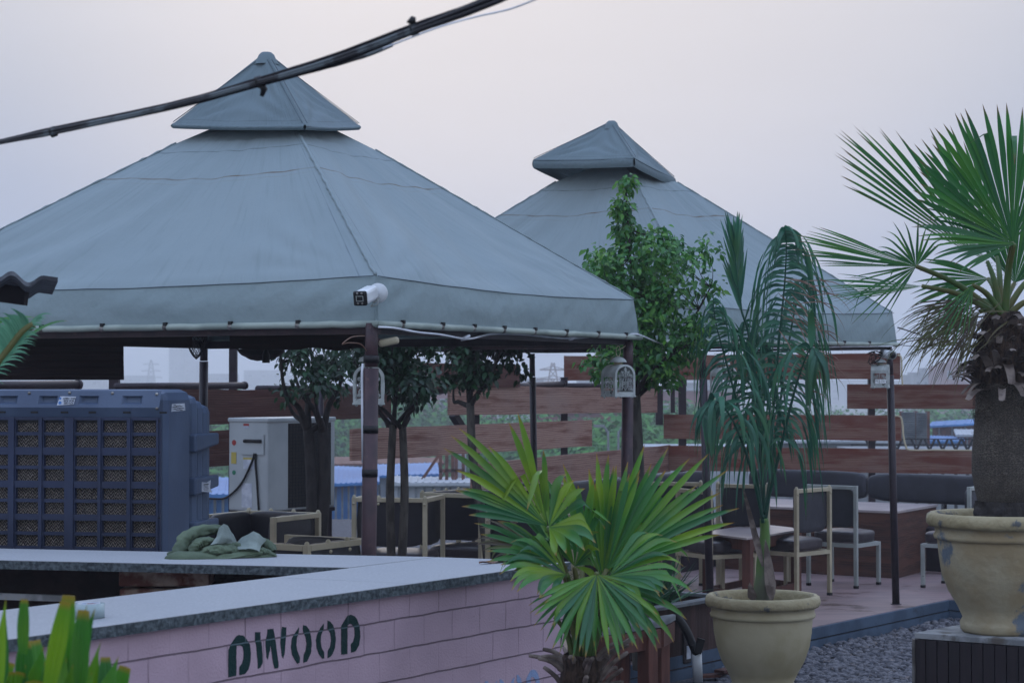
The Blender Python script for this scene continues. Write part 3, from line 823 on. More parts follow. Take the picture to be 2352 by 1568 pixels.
e = 2.374
C1 = V((at(862, 632, 9.54).x, 9.54, e)); C2 = V((at(1455, 689, 12.2).x, 12.2, e)); C0 = V((-3.49, 10.97, e)); C3 = V((-2.07, 13.63, e))
cen = (C0 + C1 + C2 + C3) / 4
def zfix(p, px, py):
    """give point p the height the picture shows at row py"""
    r = ray(px, py); return V((p.x, p.y, CZ + r.z * p.y / r.y))
def capc(px, py, Y): return at(px, py, Y)
cc = [capc(700, 287, 10.95), capc(824, 288, 11.75), None, capc(398, 284, 11.42)]
cc[2] = cc[3] + cc[1] - cc[0]
ap = at(612, 128, 11.55)
tops = [cen.lerp(p, .265) for p in (C1, C2, C3, C0)]
hr = [zfix(tops[0], 690, 296).z, 0, 0, 0]
for i in range(4): tops[i].z = 3.235
ztop = V((cen.x, cen.y, 3.5))
Pb = lambda px0, py0, Y0, px1, py1: (at(px0, py0, Y0), onz(px1, py1, 0))
def pole(px0, py0, px1, Y):
    a = at(px0, py0, Y); b = V((at(px1, 1300, Y).x, Y, 0)); return a, b
P1 = (at(854, 742, 9.52), V((at(841, 1300, 9.52).x, 9.52, 0)), .0365)
P2 = (at(1443, 785, 12.15), V((at(1434, 1300, 12.15).x, 12.15, 0)), .036)
P3 = (at(469, 755, 13.6), V((at(462, 1300, 13.6).x, 13.6, 0)), .030)
P4 = (V((C0.x + .04, C0.y, 2.12)), V((C0.x + .04, C0.y, 0)), .033)
t1, n1 = tent('large grey-green canopy tent with pointed cap, nearest the camera on the left', [C1, C2, C3, C0], .235, tops, ztop, cc, ap, .03, 1.0, [P1, P2, P3, P4], 'canopy tents on the roof deck')
# pale conduit strapped with black tape to the near post
mb = MB(); a, b = P1[0], P1[1]
sidev = V((-1, -.25, 0)).normalized() * .040
mb.tube([a.lerp(b, .09) + sidev, a.lerp(b, .11) + sidev * 1.1, a.lerp(b, .2) + sidev * 1.0, a.lerp(b, .31) + sidev * .85], .0065, 8)
cd = build('conduit', mb, M['wirewhite'], None, loc=a.lerp(b, .58))
tag(cd, 'thin white conduit taped up the nearest tent post', 'conduit')
for k in (.072, .228, .325):
    mb = MB(); mb.tube([a.lerp(b, k), a.lerp(b, k + .017)], .0385, 14); build('tape_band', mb, M['black'], cd)
# hem clips on the near tent
def clips(t, c0, c1, n, drop, us):
    for u in us:
        p = c0.lerp(c1, u) - UP * (drop) + n * .034
        d = (c1 - c0).normalized()
        mb = MB(); mb.tube([p - d * .011, p + d * .011], .0186, 10)
        o = build('hem_clip', mb, M['metal'], t)
        mb = MB(); mb.box(p + n * .012 + UP * .016 + d * .004, (.020, .016, .017), Matrix((d, n, UP)).transposed()); build('clip_slot', mb, M['black'], o)
clips(t1, C0, C1, n1[0], .235, [.24, .37, .495, .62, .745, .87])
clips(t1, C1, C2, n1[1], .235, [.06, .19, .30, .41, .53, .66, .80, .93])

e2 = 2.40
D1 = V((1.433, 15.0, 0)); D2 = V((3.209, 16.79, 0)); D0 = V((-1.45, 16.6, 0)); D3 = V((.326, 18.4, 0))
D1.z = CZ + (ray(1622, 702).z / ray(1622, 702).y) * 15.0
D2.z = CZ + (ray(2050, 718).z / ray(2050, 718).y) * 16.79
D0.z = D1.z; D3.z = D2.z
dc = (D0 + D1 + D2 + D3) / 4
tops2 = [dc.lerp(p, .22) for p in (D1, D2, D3, D0)]
for i in range(4): tops2[i].z = 3.55
c2 = [capc(1456, 362, 16.1), capc(1549, 409, 16.75), None, capc(1226, 366, 16.6)]
c2[2] = c2[3] + c2[1] - c2[0]
ap2 = at(1405, 283, 16.6)
Q1 = (at(1613, 805, 15.0), V((at(1633, 1300, 15.0).x, 15.0, 0)), .030)
Q2 = (at(2043, 803, 16.79), onz(2058, 1387, 0), .031)
Q3 = (at(1222, 812, 18.2), V((at(1232, 1300, 18.2).x, 18.2, 0)), .030)
Q4 = (V((-1.60, 16.6, 2.1)), V((-1.60, 16.6, 0)), .031)
t2, n2 = tent('smaller-looking grey-green canopy tent with a tilted cap, further back', [D1, D2, D3, D0], .27, tops2, V((dc.x, dc.y, 3.75)), c2, ap2, .078, 7.0, [Q1, Q2, Q3, Q4], 'canopy tents on the roof deck')
clips(t2, D1, D2, n2[1], .27, [.12, .27, .42, .56, .7, .84])
clips(t2, D0, D1, n2[0], .27, [.3, .5, .72, .88])

# white wire along the eave
wpts = [(870, 751, 9.44), (905, 753, 9.55), (960, 763, 9.8), (1010, 768, 10.0), (1060, 777, 10.25), (1085, 777, 10.35), (1130, 767, 10.6), (1200, 768, 10.9), (1260, 774, 11.2), (1310, 777, 11.45), (1360, 773, 11.7), (1420, 768, 12.0), (1455, 767, 12.1), (1472, 770, 12.2), (1510, 786, 12.9), (1550, 800, 13.8), (1600, 804, 14.6), (1640, 803, 14.9), (1700, 801, 15.2), (1800, 799, 15.7), (1950, 796, 16.3), (2050, 795, 16.7)]
def smooth(pts, k=5):
    out = []
    P = [V(p) for p in pts]
    for i in range(len(P) - 1):
        p0 = P[max(i - 1, 0)]; p1 = P[i]; p2 = P[i + 1]; p3 = P[min(i + 2, len(P) - 1)]
        for s in range(k):
            t = s / k
            out.append(.5 * ((2 * p1) + (p2 - p0) * t + (2 * p0 - 5 * p1 + 4 * p2 - p3) * t * t + (-p0 + 3 * p1 - 3 * p2 + p3) * t ** 3))
    out.append(P[-1]); return out
mb = MB(); mb.tube(smooth([at(*p) for p in wpts]), .0055, 7)
w_ = build('power_wire', mb, M['wirewhite'], None, loc=at(870, 751, 9.44)); tag(w_, 'long white wire tied along the tent eaves', 'wire')
for (x, y, Y) in ((1070, 777, 10.28), (1315, 777, 11.45)):
    mb = MB(); mb.tube([at(x - 12, y + 3, Y - .01), at(x, y - 1, Y - .01), at(x + 10, y - 7, Y - .01)], [.008, .012, .006], 7); build('wire_joint', mb, M['wirewhite'], w_)
# guy wires going right from the far tent
mb = MB(); mb.tube(smooth([at(2062, 752, 17), at(2200, 790, 18), at(2420, 812, 19.5)]), .006, 5); mb.tube(smooth([at(2064, 792, 17), at(2200, 803, 18), at(2420, 806, 20)]), .003, 5)
w2 = build('guy_wire', mb, M['cable'], None, loc=at(2062, 752, 17)); tag(w2, 'pair of thin wires running right from the far tent corner', 'wire')

# things hanging in the near tent
mb = MB(); a = C0.lerp(C1, .02); b = at(283, 775, 11.9)
mb.add([at(-330, 765, 12.0), at(283, 772, 12.0), at(285, 872, 12.0), at(-330, 873, 12.0)], [(0, 1, 2, 3)])
mb.grid(lambda u, v: at(-330 + 614 * u, 766 + 106 * v, 12.0 + .01 * sin(v * 40)), 4, 30)
o = build('roller_blind', mb, M['blind'], None, loc=at(0, 770, 12.0)); tag(o, 'dark brown blind hanging half down under the nearest tent', 'blind')
mb = MB(); mb.grid(lambda u, v: at(-300 + 742 * u, 752 + (30 + 14 * u) * v, 11.6 + .02 * sin(u * 14)), 30, 4)
o = build('tarpaulin_strip', mb, M['blind'], None, loc=at(200, 760, 11.6)); tag(o, 'black tarpaulin strip rolled under the eave with punched holes', 'tarpaulin')
mb = MB(); mb.grid(lambda u, v: at(527 + 330 * u, 760 + (42) * v + 6 * noise.noise(V((u * 6, v, 2))), 13.0 + .02 * sin(u * 14)), 30, 4)
o = build('tarpaulin_strip', mb, M['blind'], None, loc=at(600, 770, 13.0)); tag(o, 'black rolled tarpaulin edge on the far side of the nearest tent', 'tarpaulin')
# woven net ornament
mb = MB(); c = at(451, 783, 12.1)
for k in range(8):
    for s in (-1, 1):
        pts = []
        for q in range(13):
            v = q / 12; th = k * pi / 4 + s * v * pi * .9; r = .055 * sin(pi * min(1, .12 + v * .88)) ** .7
            pts.append(c + V((r * cos(th), r * sin(th), .10 - .21 * v)))
        mb.tube(pts, .0028, 4)
o = build('net_ornament', mb, M['darkpole'], None, loc=c); tag(o, 'dark woven net ornament hanging beside the tent pole', 'ornament')
# hanging cloth shade and small bell lamp
mb = MB(); c = at(596, 815, 13.4)
mb.grid(lambda u, v: at(545 + 110 * u, 800, 13.4) - UP * (.085 * v * sin(pi * u) ** .5 + .008 * noise.noise(V((u * 9, v * 4, 0)))) + V((0, -.06 * sin(pi * v), 0)), 24, 8)
o = build('sagging_cloth', mb, M['under'], None, loc=c); tag(o, 'brown cloth sagging under the back edge of the nearest tent', 'cloth')
t = thing('pendant_lamp', 'small black pendant lamp hanging under the sagging cloth', 'lamp', at(611, 822, 13.3))
c = at(611, 822, 13.3)
mb = MB(); mb.lathe(c, [(.005, .07), (.02, .035), (.026, .02), (.026, -.03), (.03, -.032)], 14); build('lamp_shade', mb, M['black'], t)
mb = MB(); mb.tube([c + UP * .06, at(611, 790, 13.3)], .003, 5); build('cord', mb, M['black'], t)

# ================================================================ fence of planks
def onfL(px): 
    """point of the left fence line at picture column px"""
    r = ray(px, 883); k = r.x / r.y
    s = (fc.x - k * fc.y) / (Ad.x - k * Ad.y)
    return fc - Ad * s
def onfR(px):
    r = ray(px, 883); k = r.x / r.y
    s = (k * fc.y - fc.x) / (-Bd.x + k * Bd.y)
    return fc - Bd * s
def zat(p, py): 
    v = py; r = ray(1176, py); return CZ + r.z / r.y * p.y
def plank(px0, px1, yt0, yb0, yt1, yb1, side, m, label, off=0.0, th=.025, seed=0):
    f = onfL if side == 'L' else onfR
    a, b = f(px0), f(px1); d = (b - a).normalized(); n = V((d.y, -d.x, 0))
    a = a + n * off; b = b + n * off
    za0, za1, zb0, zb1 = zat(a, yb0), zat(a, yt0), zat(b, yb1), zat(b, yt1)
    L0 = (b - a).length; nu = max(6, int(L0 * 5))
    mb = MB()
    def sec(u):
        p = a.lerp(b, u); w = noise.noise(V((u * L0 * 1.3, seed, 0))) * .008; w2 = noise.noise(V((u * L0 * 1.7, seed, 4))) * .010
        t_, b_ = za1 + (zb1 - za1) * u + w2, za0 + (zb0 - za0) * u + w
        bow = noise.noise(V((u * L0 * .6, seed, 7))) * .012
        return [V((p.x, p.y, b_)) + n * (th + bow), V((p.x, p.y, t_)) + n * (th + bow), V((p.x, p.y, t_)) + n * bow, V((p.x, p.y, b_)) + n * bow]
    vs = []; fs = []; uv = []
    S = [sec(i / nu) for i in range(nu + 1)]
    for s in S: vs += s
    us = seed * 3.7
    for i in range(nu):
        for k in range(4):
            k2 = (k + 1) % 4
            fs.append((i * 4 + k, (i + 1) * 4 + k, (i + 1) * 4 + k2, i * 4 + k2))
            h = [(0, .3), (.3, .32), (.32, .02), (.02, 0)][k]
            u0, u1 = us + i / nu * L0, us + (i + 1) / nu * L0
            uv.append([(u0, h[0]), (u1, h[0]), (u1, h[1]), (u0, h[1])])
    fs += [(0, 1, 2, 3), (nu * 4 + 3, nu * 4 + 2, nu * 4 + 1, nu * 4)]; uv += [[(us, 0), (us, .3), (us + .02, .3), (us + .02, 0)]] * 2
    mb.add(vs, fs, False, uv)
    o = build('fence_plank', mb, M[m], None, loc=V((a.x, a.y, min(za0, zb0))))
    tag(o, label, 'plank', 'weathered planks of the terrace fence')
    # screw heads
    mb = MB()
    for u in (.08, .5, .92):
        for h in (.25, .75):
            s = sec(u); p = s[0].lerp(s[1], h) + n * .003
            mb.lathe(p, [(0, .0), (.011, 0.0), (.012, -.004)], 8, M=Matrix((d, UP.cross(d), n)).transposed())
    build('screw', mb, M['black'], o)
    return o
plank(410, 893, 895, 979, 893, 958, 'L', 'planks_d', 'dark brown plank behind the air cooler and the outdoor unit, top of the left run', seed=1)
plank(430, 575, 990, 1074, 985, 1065, 'L', 'planks_d', 'dark brown plank visible between the air cooler and the outdoor unit, lower one', seed=2)
plank(1022, 1500, 884, 953, 893, 947, 'L', 'planks_b', 'bare-grained plank with a skewed left end, upper one left of the corner', off=.03, seed=3)
plank(803, 1356, 985, 1058, 964, 1024, 'L', 'planks_b', 'long bare-grained plank with swirling grain between the ficus trunks', seed=4)
plank(1080, 1536, 1065, 1130, 1021, 1083, 'L', 'planks_b', 'lowest bare-grained plank of the left run, meeting the corner', seed=5)
plank(880, 1180, 832, 895, 838, 888, 'L', 'planks_d', 'short dark plank among the ficus crowns, topmost of the left run', off=.05, seed=6)
plank(1300, 2070, 817, 874, 811, 870, 'R', 'planks_r', 'long reddish plank, topmost of the right run under the far tent', off=.03, seed=7)
plank(1947, 2420, 882, 938, 883, 940, 'R', 'planks_r', 'reddish plank reaching behind the tall palm trunk, second from the top', seed=8)
plank(1526, 2070, 951, 1007, 953, 1012, 'R', 'planks_r', 'reddish plank with a curved left end, third from the top of the right run', seed=9)
plank(1537, 2420, 1023, 1080, 1036, 1090, 'R', 'planks_r', 'lowest reddish plank of the right run above the long bench', seed=10)
# posts and rails of the fence
def post(px, y0, z0, side, label, w=.075, off=-.06, lean=0):
    f = onfL if side == 'L' else onfR
    p = f(px); n = V((p.x, p.y, 0)).normalized() * -1
    d = Ad if side == 'L' else -Bd; n = V((d.y, -d.x, 0))
    p = p + n * off
    mb = MB(); zt_ = zat(p, y0)
    mb.bar(V((p.x, p.y, z0)) + d * lean, V((p.x, p.y, zt_)), w, w)
    mb.box(V((p.x, p.y, zt_ + .003)), (w + .01, w + .01, .012)); mb.box(V((p.x + d.x * lean, p.y + d.y * lean, z0 + .006)), (w + .06, w + .06, .012))
    o = build('fence_post', mb, M['darkpole'], None, loc=V((p.x, p.y, 0)), bevel=.003); tag(o, label, 'post', 'steel posts of the terrace fence'); return o
post(277, 840, 0, 'L', 'dark square steel post leftmost behind the air cooler')
post(549, 778, 0, 'L', 'brown square steel post standing above the outdoor unit', w=.065)
post(1105, 800, 0, 'L', 'dark square post behind the slim ficus trunk')
post(1307, 868, 0, 'L', 'dark post between the ficus and the patterned lantern')
post(1468, 880, 0, 'L', 'dark post just left of the fence corner', w=.06)
post(1562, 870, 0, 'R', 'dark post with a bracket frame just right of the fence corner', w=.09)
post(1742, 820, 0, 'R', 'dark post hidden partly by the drooping palm fronds')
post(1997, 812, 0, 'R', 'dark post left of the right tent pole', w=.075)
# bracket frame by the corner
p0 = onfR(1562); mb = MB(); n = V((-Bd.y, Bd.x, 0)) * -1
q = p0 + V((0, -.02, 0))
a1, a2 = at(1478, 891, q.y), at(1560, 889, q.y); mb.bar(a1, a2, .05, .05)
mb.bar(at(1514, 893, q.y), at(1514, 975, q.y), .085, .085, up=V((0, 1, 0))); mb.bar(at(1545, 893, q.y), at(1545, 948, q.y), .05, .05, up=V((0, 1, 0)))
o = build('bracket_frame', mb, M['darkpole'], None, loc=a2); tag(o, 'brown steel bracket frame fixed to the corner post', 'bracket')
# round rails
def rail(px0, py0, px1, py1, side, label, r=.045, off=.0):
    f = onfL if side == 'L' else onfR
    a, b = f(px0), f(px1); a = at(px0, py0, a.y + off); b = at(px1, py1, b.y + off)
    mb = MB(); mb.tube([a, b], r, 16); d = (b - a).normalized()
    mb.tube([b - d * .005, b + d * .02], r * 1.18, 16)
    o = build('round_rail', mb, M['darkpole'], None, loc=a); tag(o, label, 'rail', 'round rails lying along the fence top')
rail(-150, 888, 178, 883, 'L', 'thick brown round rail at the far left behind the air cooler', r=.032, off=-.3)
rail(266, 888, 560, 885, 'L', 'brown round rail ending at the square post above the outdoor unit', r=.028, off=-.3)
rail(592, 893, 1020, 893, 'L', 'brown round rail passing behind the ficus crowns', r=.03, off=.1)
rail(955, 905, 1040, 893, 'L', 'short brown round rail tilted up behind the skewed plank', r=.035, off=.12)
rail(1110, 891, 1290, 882, 'L', 'brown round rail above the skewed plank', r=.035, off=.12)
rail(1297, 886, 1470, 884, 'L', 'brown round rail behind the patterned lantern', r=.03, off=.12)
# loop of old cable on the right run
pl = [(2062, 815), (2070, 822), (2071, 860), (2073, 884)]
mb = MB(); mb.tube(smooth([at(x, y, 22.0) for x, y in pl]), .010, 6)
o = build('loose_cable', mb, M['cream'], None, loc=at(2071, 884, 22.0)); tag(o, 'beige cable dangling off the end of the topmost right plank', 'cable')
pl = [(2052, 955), (2068, 957), (2073, 975), (2075, 1000), (2080, 1022), (2090, 1033), (2150, 1033), (2235, 1034)]
mb = MB(); mb.tube(smooth([at(x, y, 22.0 - (x - 2050) * .0028) for x, y in pl]), .011, 6)
o = build('loose_cable', mb, M['cream'], None, loc=at(2090, 1033, 22.0)); tag(o, 'beige cable looping down between two right planks', 'cable')
# diagonal braces
for (x0, y0, x1, y1, lb) in ((893, 962, 906, 1000, 'left'), (1040, 950, 1062, 985, 'mid')):
    mb = MB(); a = at(x0, y0, onfL(x0).y + .15); b = at(x1, y1, onfL(x1).y + .15); mb.bar(a, b + (b - a) * 1.2, .07, .07)
    o = build('fence_brace', mb, M['darkpole'], None, loc=b); tag(o, 'dark diagonal brace seen under the dark left plank' if lb == 'left' else 'dark diagonal brace seen under the skewed plank', 'brace')
# ================================================================ furniture
def rbox(mb, c, s, M=None, puff=.0, seed=0, n=8):
    """cushion: rounded puffed box made of a deformed grid"""
    c = V(c); x, y, z = s[0] / 2, s[1] / 2, s[2] / 2
    bm = bmesh.new(); bmesh.ops.create_cube(bm, size=2); bmesh.ops.subdivide_edges(bm, edges=bm.edges[:], cuts=n, use_grid_fill=True)
    vs = []
    for v in bm.verts:
        p = v.co.copy(); e_ = 6.0
        k = (abs(p.x) ** e_ + abs(p.y) ** e_ + abs(p.z) ** e_) ** (1 / e_)
        q = V((p.x / k, p.y / k, p.z / k)) * 1.0
        w = 1 + puff * (1 - abs(p.x)) * (1 - abs(p.y)) if abs(p.z) > .9 else 1
        q = V((q.x * x, q.y * y, q.z * z * w))
        q += V((noise.noise(q * 9 + V((seed, 0, 0))), noise.noise(q * 9 + V((0, seed, 0))), noise.noise(q * 12 + V((0, 0, seed))))) * .006
        vs.append(c + (M @ q if M else q))
    bm.verts.index_update()
    mb.add(vs, [tuple(v.index for v in f.verts) for f in bm.faces], True); bm.free()

def chair_proto(w, d, h, frame, up, seat, arms=False, knobs=True, label='', group=''):
    t = thing('armchair' if arms else 'chair', label, 'chair', (0, 0, 0), group)
    s = .034; x = w / 2 - s / 2; yb, yf = -d / 2 + s / 2, d / 2 - s / 2
    for (px, py, top) in ((-x, yb, h), (x, yb, h), (-x, yf, h if arms else .40), (x, yf, h if arms else .40)):
        mb = MB(); mb.box((px, py, top / 2 + .012), (s, s, top - .024)); o = build('leg', mb, M[frame], t, bevel=.003)
        mb = MB(); mb.box((px, py, .012), (s * 1.06, s * 1.06, .024)); build('foot_cap', mb, M['black'], o)
    mb = MB(); mb.box((0, yb, h - .001 + s / 2 - s), (w - 2 * s - .002, s, s)); 
    if arms:
        for sx in (-x, x): mb.box((sx, 0, h - s / 2 - .001), (s, d - 2 * s - .002, s))
    build('top_rail', mb, M[frame], t, bevel=.003)
    if knobs:
        for kx in ((-x, x) if not arms else (-x, -x * .3, x * .35, x)):
            mb = MB(); mb.lathe((kx, yb, h), [(.0, .020), (.008, .018), (.014, .010), (.016, 0)], 10); build('bolt_cap', mb, M[frame], t)
            mb = MB(); mb.lathe((kx, yb - s / 2, h - .05), [(.0, .010), (.010, .006), (.012, 0)], 10, M=Matrix(((1, 0, 0), (0, 0, -1), (0, 1, 0)))); build('bolt_cap', mb, M[frame], t)
    mb = MB()
    for sy in (yb, yf): mb.box((0, sy, .385), (w - 2 * s - .002, s * .9, s))
    for sx in (-x, x): mb.box((sx, 0, .385), (s * .9, d - 2 * s - .002, s))
    build('seat_frame', mb, M[frame], t)
    mb = MB(); rbox(mb, (0, .02, .455), (w - .05, d - .05, .11), puff=.35, seed=w)
    build('cushion', mb, M[seat], t)
    mb = MB(); rbox(mb, (0, yb + .035, h - .195 + (.0 if arms else -.01)), (w - 2 * s - .004, .055, .39 if arms else .36), puff=.0, seed=2)
    build('backrest', mb, M[up], t)
    if arms:
        for sx in (-1, 1):
            mb = MB(); rbox(mb, (sx * (x - .035), .01, h - .195), (.055, d - .08, .39), seed=sx + 4); build('side_panel', mb, M[up], t)
    return t
def putchair(proto, used, bm_, f, h, label, group, w):
    """bm_: middle of the back edge on the floor; f: facing direction"""
    f = V((f[0], f[1], 0)).normalized(); rz = atan2(-f.x, f.y)
    dd = proto['dd']
    loc = V((bm_[0], bm_[1], 0)) + f * (dd / 2)
    return dup(proto, loc, rz, label, group)
G1 = 'metal framed cafe chairs on the deck'
pr1 = chair_proto(.53, .50, .95, 'cream', 'leather2', 'seatl', False, True, 'x', G1); pr1['dd'] = .50
pr2 = chair_proto(.52, .48, .93, 'creamblue', 'leather2', 'seatl', False, False, 'x', G1); pr2['dd'] = .48
pr3 = chair_proto(.62, .60, .95, 'cream', 'leather', 'seatl', True, True, 'x', 'cream framed armchairs behind the bar'); pr3['dd'] = .60
put = lambda p, b, f, l: putchair(p, 0, b, f, 0, l, p['group'], 0)
put(pr1, ((2.461 + 2.81) / 2, (17.18 + 17.55) / 2), (-.73, .69), 'cream framed chair with knobbed back rail, beside the brown-legged table')
put(pr2, ((3.114 + 2.73) / 2, (18.12 + 18.41) / 2), (.60, .79), 'pale grey framed chair tucked towards the big wooden block table')
put(pr2, (4.27, 18.15), (-.8, .55), 'chair peeping out behind the peeling pot on the right')
put(pr1, (1.50, 18.45), (.30, .95), 'cream framed chair seen through the centre palm leaves, left of the brown table')
put(pr1, (2.08, 18.05), (.55, .85), 'cream framed chair behind the feather palm stem')
put(pr1, (1.55, 17.15), (.88, .48), 'cream framed chair at the left end of the brown-legged table')
put(pr3, (-1.62, 14.20), (-.45, -.89), 'black armchair in front of the white outdoor unit')
put(pr3, (-.99, 11.45), (-.86, .50), 'cream railed armchair just behind the granite counter, partly hidden by the near post')
put(pr3, (-.98, 15.87), (.22, 1), 'armchair seen from behind the twin ficus stems')
put(pr3, (-.62, 16.95), (.87, -.49), 'armchair with its charcoal inside turned to the camera')
put(pr3, (-.18, 18.15), (.87, -.49), 'armchair next to the slim leaning ficus trunk')
put(pr3, (.12, 13.9), (.1, 1), 'dark armchair half hidden by the yellowing palm leaves')
def rm(t):
    for ch in list(t.children_recursive): bpy.data.objects.remove(ch)
    bpy.data.objects.remove(t)
for p in (pr1, pr2, pr3): rm(p)

def bench(label, a, b, f, zt, zb, segs, depth=.62):
    """long upholstered bench: a-b top back edge on the floor plan, f facing"""
    a = V((a[0], a[1], 0)); b = V((b[0], b[1], 0)); d = (b - a).normalized(); f = V((f[0], f[1], 0)).normalized()
    t = thing('bench_sofa', label, 'sofa', a.lerp(b, .5))
    Mx = Matrix((d, f, UP)).transposed(); l = (b - a).length
    mb = MB(); mb.box(a.lerp(b, .5) + f * depth * .55 + UP * .15, (l, depth, .30), Mx); build('base', mb, M['darkpole'], t)
    acc = 0
    for k, q in enumerate(segs):
        c = a + d * (l * (acc + q / 2)); acc += q
        mb = MB(); rbox(mb, c + f * .05 + UP * (zt + zb) / 2, (l * q - .01, .11, zt - zb), Mx, seed=k, n=12); build('back_cushion', mb, M['leather2'], t)
        mb = MB(); rbox(mb, c + f * (depth * .6) + UP * .37, (l * q - .01, depth - .05, .13), Mx, puff=.2, seed=k + 5, n=12); build('seat_cushion', mb, M['seatl'], t)
    for s in [i / 6 for i in range(7)]:
        mb = MB(); c = a + d * (l * s); mb.bar(c + UP * .02 - f * .01, c + UP * (zb + .15) - f * .01, .03, .03); build('bracket', mb, M['darkpole'], t)
    return t
ra, rb = at(1725, 1000, 22.1), at(2420, 1000, 19.6)
bench('long charcoal bench with a jointed padded back along the right fence', ra, rb, (-.49, -.87), .93, .63, [.42, .58])
la, lb = at(1250, 1000, 18.6), at(1612, 1000, 21.6)
bench('charcoal bench with a padded back along the left fence, behind the centre palm', la, lb, (.87, -.49), .93, .60, [.45, .55])
ma, mb_ = at(1085, 1000, 16.9), at(1240, 1000, 18.4)
# block table
t = thing('block_table', 'large low block table clad in walnut boards with a pale top', 'table', onz(2059, 1328, 0))
f0 = onz(2059, 1328, 0); w0 = onz(1661, 1305, 0); rt = Ad * 1.25
hh = .62
P_ = [f0, f0 + rt, w0 + rt, w0]
def sidequad(a, b, z0, z1, m, nm, us=0):
    mb = MB(); l = (b - a).length
    mb.add([V((a.x, a.y, z0)), V((b.x, b.y, z0)), V((b.x, b.y, z1)), V((a.x, a.y, z1))], [(0, 1, 2, 3)], False, [[(us, 0), (us + l, 0), (us + l, z1 - z0), (us, z1 - z0)]])
    return build(nm, mb, m, t)
for k in range(4): sidequad(P_[(k + 1) % 4] if k % 2 else P_[(k + 1) % 4], P_[k], 0, hh, M['boxwood'], 'side_panel', k * 2.2)
mb = MB(); cen_ = sum(P_, V()) / 4
mb.prism([V((p.x, p.y, hh)) + (p - cen_).normalized() * .015 for p in P_], (0, 0, .022)); build('table_top', mb, M['tabletop'], t)
# brown legged table
zt_ = .565
tp = [onz(1715, 1235, zt_), onz(1847, 1213.5, zt_), onz(1722, 1204, zt_), onz(1606, 1222, zt_)]
tp[2] = tp[1] + tp[3] - tp[0]
cb = sum(tp, V()) / 4
t = thing('cafe_table', 'small table with grey laminate top and square red-brown legs', 'table', (cb.x, cb.y, 0))
mb = MB(); mb.prism(tp, (0, 0, -.016)); build('table_top', mb, M['tabletop'], t)
ins = [cb.lerp(p, .84) for p in tp]
for p in ins:
    mb = MB(); mb.bar(V((p.x, p.y, 0)), V((p.x, p.y, zt_ - .018)), .075, .075, up=(tp[1] - tp[0]).normalized()); build('leg', mb, M['redwood'], t, bevel=.004)
for k in range(4):
    a, b = ins[k], ins[(k + 1) % 4]; d = (b - a).normalized() * .039
    mb = MB(); mb.bar(V((a.x, a.y, zt_ - .07)) + d, V((b.x, b.y, zt_ - .07)) - d, .028, .09); build('apron', mb, M['redwood'], t)
    mb = MB(); mb.bar(V((a.x, a.y, .06)) + d, V((b.x, b.y, .06)) - d, .028, .06); build('stretcher', mb, M['redwood'], t)
# small bench table in front of the planter
bz = 1.85 - 545 / 4573 * 11.5
q0 = onz(1523, 1424, bz); q1 = onz(1381, 1445, bz); q2 = onz(1494, 1414, bz)
d1 = (q1 - q0); d2 = Ad * .42 + V((-.1, 0, 0)); bq = [q0, q1, q1 + d2, q0 + d2]
cb = sum(bq, V()) / 4
t = thing('side_table', 'small low side table with a thick grey top behind the centre palm trunk', 'table', (cb.x, cb.y, GZ))
mb = MB(); mb.prism(bq, (0, 0, -.04)); build('table_top', mb, M['conc'], t, bevel=.012)
ins = [cb.lerp(p, .90) for p in bq]
lg = [cb + (q_ - cb) * .90 - d1 * sg_ for q_, sg_ in zip(bq, (-.22, .0, .0, -.22))]
for p in lg:
    mb = MB(); mb.bar(V((p.x, p.y, GZ)), V((p.x, p.y, bz - .042)), .085, .085, up=d1.normalized()); build('leg', mb, M['redwood'], t, bevel=.004)
for k in range(4):
    a, b = ins[k], ins[(k + 1) % 4]; d = (b - a).normalized() * .044
    mb = MB(); mb.bar(V((a.x, a.y, bz - .10)) + d * .35, V((b.x, b.y, bz - .10)) - d * .35, .03, .11); build('apron', mb, M['redwood'], t)

# ================================================================ air cooler
YC = 9.1
fr_ = at(374, 1262, YC); ph = radians(10.5)
cx = V((cos(ph), -sin(ph), 0)); cy = V((sin(ph), cos(ph), 0))      # right along the front, depth
CM = Matrix((cx, cy, UP)).transposed()
zb_ = .62; zt_ = zat(fr_, 894)
Wd = 1.12
org = V((fr_.x, fr_.y, 0)) - cx * Wd
def cp_(x, y, z): return org + cx * x + cy * y + UP * z
t = thing('air_cooler', 'big grey-blue evaporative air cooler with honeycomb pads behind the counter', 'air cooler', org + cx * Wd / 2 + UP * 0)
def cbox(mb, x0, x1, y0, y1, z0, z1): return mb.box(cp_((x0 + x1) / 2, (y0 + y1) / 2, (z0 + z1) / 2), (x1 - x0, y1 - y0, z1 - z0), CM)
mb = MB(); cbox(mb, .0, Wd, .02, .40, zb_, zt_); build('front_shell', mb, M['cooler'], t, bevel=.05)
mb = MB(); cbox(mb, .03, Wd - .03, .39, .70, zb_, zat(fr_, 945)); build('inner_core', mb, M['coolergrid'], t)
for k, (y0, y1, yt, dx) in enumerate(((.408, .495, 908, .000), (.503, .592, 920, .006), (.600, .71, 932, .012))):
    mb = MB(); cbox(mb, dx, Wd - dx, y0, y1, zb_, zat(fr_, yt)); build('side_rib', mb, M['cooler'], t, bevel=.04)
